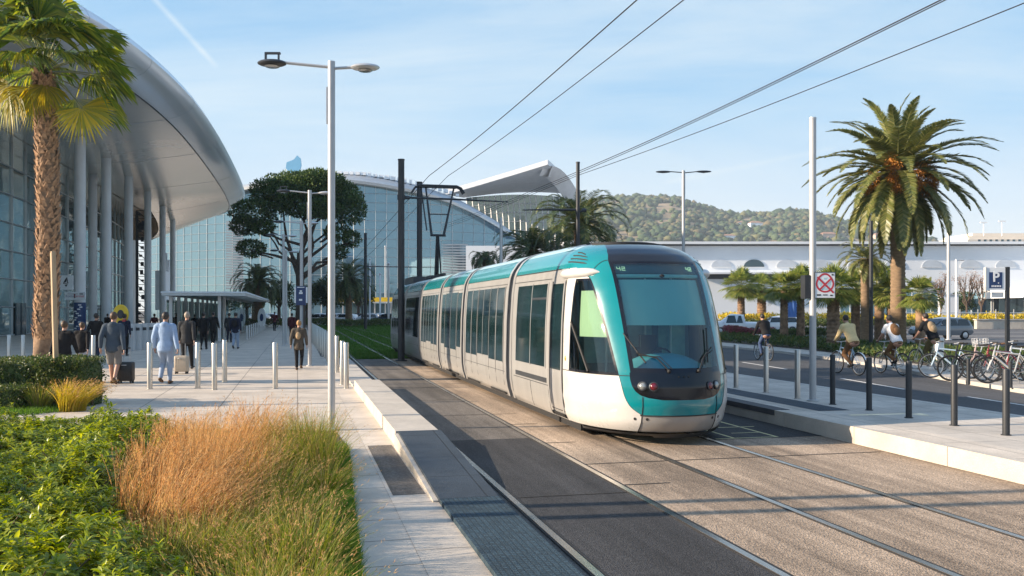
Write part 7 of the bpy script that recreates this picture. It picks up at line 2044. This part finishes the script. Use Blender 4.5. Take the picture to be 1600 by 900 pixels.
def bicycle(lab, p, rz, fr, rim=None, step=False, basket=None, steer=0, saddle='saddle', lean=0, grp=None, guards=None):
    t = thing('bicycle', lab, 'bicycle', p, rz, grp); t.rotation_euler = (0, lean, rz)
    rim = rim or M['rim']
    RH, FH, BB = Vector((0, -.53, WR_)), Vector((0, .55, WR_)), Vector((0, -.08, .29)); ST_, HT, HB_ = Vector((0, -.22, .78)), Vector((0, .36, .86)), Vector((0, .40, .70))
    wheel(t, -.53, rim); wheel(t, .55, rim)
    b = MB(); r = .02
    b.tube([BB, ST_], r, 8); b.tube([HT, HB_], r*1.25, 8); b.tube([BB, HB_+Vector((0, -.01, .02))], r*1.2, 8)
    b.tube([ST_.lerp(BB, .05) if not step else BB.lerp(ST_, .35), HT.lerp(HB_, .25) if not step else HT.lerp(HB_, .5)], r, 8)
    for s in (-1, 1):
        b.tube([BB+Vector((.03*s, -.03, 0)), RH+Vector((.05*s, 0, 0))], r*.55, 6); b.tube([ST_+Vector((.015*s, 0, -.03)), RH+Vector((.05*s, 0, 0))], r*.5, 6)
    b.build('frame', fr, t)
    b = MB()
    for s in (-1, 1): b.tube([HB_+Vector((.03*s, .0, -.02)), HB_+Vector((.045*s, .05, -.12)), FH+Vector((.05*s, 0, 0))], [.016, .015, .011], 6)
    b.tube([HT, HT+Vector((0, -.03, .12))], .016, 8); b.build('fork', fr, t)
    b = MB(); top = HT+Vector((0, -.03, .12)); b.tube([top, top+Vector((0, .07, .01))], .016, 8)
    b.tube([top+Vector((-.30, -.02, .02)), top+Vector((-.18, .04, .03)), top+Vector((0, .08, .01)), top+Vector((.18, .04, .03)), top+Vector((.30, -.02, .02))], .012, 8); h = b.build('handlebar', M['galv'], t)
    b = MB()
    for s in (-1, 1): b.tube([top+Vector((.31*s, -.03, .02)), top+Vector((.20*s, .03, .03))], .018, 8)
    b.build('grip', M['saddle'], h)
    b = MB(); b.tube([ST_, ST_+Vector((0, -.045, .15))], .014, 8); b.build('seat_post', M['galv'], t)
    b = MB(); S = ST_+Vector((0, -.05, .18)); b.tube([S+Vector((0, .15, 0)), S+Vector((0, .05, .0)), S+Vector((0, -.06, .005)), S+Vector((0, -.12, .01)), S+Vector((0, -.14, .01))], [(.018, .014), (.03, .02), (.07, .026), (.075, .028), (.04, .02)], 12, ref=(1, 0, 0)); b.build('saddle', M[saddle], t)
    b = MB(); b.lathe([(.10, -.004), (.10, .004)], 24, BB+Vector((.045, 0, 0)), Matrix.Rotation(R(90), 3, 'Y')); b.tube([BB+Vector((-.06, 0, 0)), BB+Vector((.06, 0, 0))], .022, 8)
    for s in (-1, 1): b.tube([BB+Vector((.07*s, 0, 0)), BB+Vector((.075*s, .165*s*.8, -.165*s*.6))], .011, 6); b.box(BB+Vector((.11*s, .165*s*.8, -.165*s*.6)), (.09, .07, .02))
    b.build('crankset', M['darkgrey'], t)
    b = MB(); b.tube([BB+Vector((.045, 0, .10)), RH+Vector((.045, 0, .04))], .006, 4); b.tube([BB+Vector((.045, 0, -.10)), RH+Vector((.045, 0, -.04))], .006, 4); b.build('chain', M['rubber'], t)
    if guards:
        for y0, a0, a1 in ((-.53, .2, 2.7), (.55, .6, 2.3)):
            b = MB(); rows = []
            for k in range(15):
                a = a0+(a1-a0)*k/14; c = Vector((0, math.cos(a), math.sin(a)))*(WR_+.022)+Vector((0, y0, WR_)); rows.append([c+Vector((x, 0, -abs(x)*.3)) for x in (-.026, 0, .026)])
            b.grid(rows); b.build('mudguard', guards, t)
    if basket:
        b = MB(); c = HT+Vector((0, .22, .06))
        for z in (0, .07, .14, .21):
            q = .13+.02*z/.2; b.tube([c+Vector(v) for v in ((-q, -q, z), (q, -q, z), (q, q, z), (-q, q, z), (-q, -q, z))], .006, 4)
        for k in range(16):
            a = 2*PI*k/16; e = Vector((.13*max(-1, min(1, 1.4*math.cos(a))), .13*max(-1, min(1, 1.4*math.sin(a))), 0)); b.tube([c+e, c+e*1.15+Vector((0, 0, .21))], .004, 4)
        b.build('basket', basket, t)
    b = MB(); b.tube([BB+Vector((-.03, -.02, -.02)), Vector((-.14, -.16, .01))], .009, 6)
    if grp and 'parked' in grp: b.build('kickstand', M['darkgrey'], t)
    return t
def rider(lab, blab, x, y, heading, fr, H, cyc, bike_kw={}, zr=.06, **kw):
    p = G(x, y, zr); k = H/1.78
    bicycle(blab, p, heading, fr, grp='bicycles ridden on the road', **bike_kw)
    J = pose_cycle(cyc, (.25/k, .36/k, 1.0/k), (0, -.26/k, .96/k), (0, -.08/k, .29/k))
    return person(lab, p, heading, H, J=J, grp='cyclists on the road', grip={'R': (0, 1, -.35), 'L': (0, 1, -.35)}, skirt=-.06, **kw)
rider('cyclist in a black jacket and blue jeans seen from behind', 'dark bicycle ridden by the cyclist in black nearest the tram', 1193, 563, .16, FR['black'], 1.80, 2.2, top=C['black'], bot=C['jeans'], bulk=1.05, loose=1.12)
rider('cyclist in a pale yellow shirt and brown trousers', 'pale bicycle ridden by the cyclist in the yellow shirt', 1325, 585, .26, FR['paleblue'], 1.82, .4, top=C['yellow'], bot=C['brown'], bulk=1.06, loose=1.1, bike_kw={'guards': FR['white']})
rider('cyclist in a white shirt and brown trousers wearing a brown backpack', 'silver bicycle ridden by the cyclist in the white shirt', 1393, 585, .22, FR['silver'], 1.80, -.3, top=C['white'], bot=C['brown'], sleeves='short', bulk=1.02, loose=1.08)
rider('cyclist in a black shirt and olive trousers beside the parked bicycles', 'cream bicycle ridden by the cyclist in olive trousers', 1450, 580, .28, FR['cream'], 1.80, .9, zr=.12, top=C['black'], bot=C['olive'], sleeves='short', bulk=1.06, loose=1.08)
def onback(x, y, hd, zr, k=1.0):
    p = G(x, y, zr); l = Vector((0, -.18, 1.38)); return p + Matrix.Rotation(hd, 3, 'Z') @ l
backpack('brown and black backpack on the cyclist in the white shirt', onback(1393, 585, .22, .06), .22, C['brown'], 1.05, -28, C['tan'])
backpack('tan backpack on the cyclist in the black shirt', onback(1450, 580, .28, .12), .28, C['tan'], 1.0, -28, C['brownjacket'])
GP = 'parked bicycles in a row on the right pavement'
PB = [(1489, 591, 1.35, 'paleblue', 'pale blue parked bicycle at the left end of the row', {}),
      (1520, 596, 1.42, 'black', 'black parked bicycle second from the left in the row', {'rim': M['rimdark']}),
      (1548, 592, 1.5, 'pink', 'pale pink step through bicycle parked in the middle of the row', {'step': True, 'guards': FR['pink'], 'saddle': 'saddle_brown'}),
      (1568, 595, 1.62, 'red', 'dark red parked bicycle with a grey wire front basket', {'basket': M['galv']}),
      (1580, 600, 1.32, 'silver', 'silver mountain bicycle parked nearest the camera at the right end', {'rim': M['rimdark']}),
      (1604, 590, 1.4, 'white', 'white parked bicycle cut by the right edge of the picture', {})]
for x, y, rz, fr, lab, kw in PB: bicycle(lab, G(x, y, .16), rz, FR[fr], grp=GP, lean=.10, **kw)
for x, y, lab in ((1513, 601, 'short black rack post in front of the black parked bicycle'), (1579, 606, 'short black rack post in front of the silver mountain bicycle')):
    o = thing('rack_post', lab, 'bike rack', G(x, y, .16), 0, 'rack posts before the bicycles'); b = MB(); b.tube([(0, 0, 0), (0, 0, .62)], .045, 12); b.build('post', M['dkpole'], o); b = MB(); b.ell((0, 0, .63), (.05, .05, .03)); b.build('cap', M['dkpole'], o)
o = thing('litter_bin', 'short steel cylindrical bin behind the cyclist in olive trousers', 'bin', G(1467, 572, .16)); b = MB(); b.lathe([(.16, 0), (.16, .92), (.14, .95), (.001, .95)], 20); b.build('drum', M['steel'], o); b = MB(); b.lathe([(.17, .80), (.17, .86)], 20); b.build('band', M['galv'], o)
# ------------------------------------------------------------------ cars
def carpaint(n, c): return mat('car_'+n, c, .22, .15, .04, 2, coat=.8)
CP = {'white': carpaint('white', (.72, .73, .74)), 'silver': carpaint('silver', (.48, .50, .52)), 'dark': carpaint('dark_blue', (.03, .045, .07)), 'grey': carpaint('grey', (.16, .18, .20)), 'red': carpaint('red', (.35, .03, .03))}
M['carglass'] = mat('car_glass', (.01, .015, .018), .05, 0, .2, 3, spec=.8)
CARPROF = {'hatch': [(-2.0, .62, 1.0, 0), (-1.95, .95, 1.0, 0), (-1.75, 1.36, .86, 1), (-1.2, 1.50, .82, 1), (-.2, 1.52, .82, 1), (.35, 1.42, .82, 1), (1.0, 1.0, .97, 0), (1.75, .86, .97, 0), (2.02, .62, .95, 0)],
           'pickup': [(-2.4, .95, 1.0, 0), (-2.35, 1.02, 1.0, 0), (-.75, 1.05, 1.0, 0), (-.6, 1.62, .86, 1), (.3, 1.70, .86, 1), (.55, 1.62, .86, 1), (1.25, 1.10, .98, 0), (2.2, .98, .97, 0), (2.42, .65, .95, 0)]}
def car(lab, p, rz, col, kind='hatch', grp='parked cars', sc=1.0):
    t = thing('car', lab, 'car', p, rz, grp); t.scale = (sc,)*3; PR = CARPROF[kind]; hw_ = .88
    b = MB(); rows = []
    for y, zt, k, _ in PR:
        zb = .30 if abs(y) < 1.9 else .42; wl = hw_*(1 if abs(y) < 1.8 else .93); zs = min(zt, .92)
        rows.append([(-wl*.96, y, zb), (-wl, y, (zb+zs)/2), (-wl*.97, y, zs), (-hw_*k*.93 if zt > 1.1 else -wl*.88, y, max(zt-.04, zs)), (-hw_*k*.72 if zt > 1.1 else -wl*.7, y, zt+.005), (0, y, zt+.03), (hw_*k*.72 if zt > 1.1 else wl*.7, y, zt+.005), (hw_*k*.93 if zt > 1.1 else wl*.88, y, max(zt-.04, zs)), (wl*.97, y, zs), (wl, y, (zb+zs)/2), (wl*.96, y, zb)])
    b.grid(rows); b.f.append(tuple(range(10, -1, -1))); b.mi.append(0); n = len(rows); b.f.append(tuple(range((n-1)*11, n*11))); b.mi.append(0)
    b.build('body', CP[col], t, smooth=40, fixn=True)
    cab_ = [q for q in PR if q[3]]; y0, y1 = cab_[0][0], cab_[-1][0]; zt = max(q[1] for q in PR)
    for s in (-1, 1):
        for a, c in ((y0+.12, (y0+y1)/2-.04), ((y0+y1)/2+.04, y1+.22)):
            b = MB(); b.add([(s*(hw_*.975), a-.06, .97), (s*(hw_*.975), c+.04, .97), (s*(hw_*.85), c-.12, zt-.13), (s*(hw_*.85), a+.1, zt-.13)], [(0,1,2,3)]); b.build('window', M['carglass'], t, smooth=None)
    b = MB(); yb = y1; b.add([(-.74, yb+.62, 1.06), (.74, yb+.62, 1.06), (.62, yb+.06, zt-.08), (-.62, yb+.06, zt-.08)], [(0,1,2,3)]); b.build('windscreen', M['carglass'], t, smooth=None)
    b = MB(); b.add([(-.7, y0-.17, 1.02), (.7, y0-.17, 1.02), (.62, y0+.06, zt-.16), (-.62, y0+.06, zt-.16)], [(0,1,2,3)]); b.build('rear_window', M['carglass'], t, smooth=None)
    for y in (-1.25, 1.28):
        for s in (-1, 1):
            b = MB(); b.tube([(s*.70, y, .31), (s*.89, y, .31)], .31, 20); w = b.build('wheel', M['rubber'], t); b = MB(); b.lathe([(.2, 0), (.17, .012), (.001, .016)], 16, (s*.892, y, .31), Matrix.Rotation(R(90*s), 3, 'Y')); b.build('rim', M['galv'], w)
    ye = PR[-1][0]; yb = PR[0][0]
    for s in (-1, 1):
        b = MB(); b.ell((s*.62, ye-.06, .70), (.17, .07, .08)); b.build('headlight', M['lens'], t); b = MB(); b.ell((s*.70, yb+.04, .80), (.10, .06, .10)); b.build('tail_light', M['lensred'], t)
        b = MB(); b.ell((s*.98, y1+.45, 1.02), (.10, .06, .07)); b.build('mirror', CP[col], t)
    return t
car('dark silver hatchback on the car park road behind the cyclist in olive trousers', ground_at(1470, 62), 1.85, 'grey', grp='cars near the palms')
car('white pickup parked behind the fan palm nearest the tram', ground_at(1150, 74), 1.35, 'white', 'pickup', grp='cars near the palms')
car('white car parked behind the cyclist in black', ground_at(1212, 78), 1.45, 'white', grp='cars near the palms')
for i, (x, Z, c) in enumerate(((418, 132, 'white'), (400, 128, 'silver'), (495, 130, 'white'), (520, 133, 'silver'), (538, 131, 'white'), (556, 134, 'dark'), (572, 131, 'silver'), (588, 134, 'white'), (604, 130, 'dark'), (618, 133, 'white'))):
    car('%s car from the left in the far parking row beyond the lawn, %s' % (ORD[i], {'white': 'white', 'silver': 'silver', 'dark': 'dark blue'}[c]), ground_at(x, Z), 1.3+.1*(i % 4), c, grp='cars parked beyond the lawn')
for i, (x, Z, c) in enumerate(((1556, 110, 'silver'), (1592, 112, 'red'))):
    car(['silver car parked right of the parking sign before the entrance canopy', 'red car at the right edge before the entrance canopy'][i], ground_at(x, Z), 1.5, c, grp='cars by the white building')
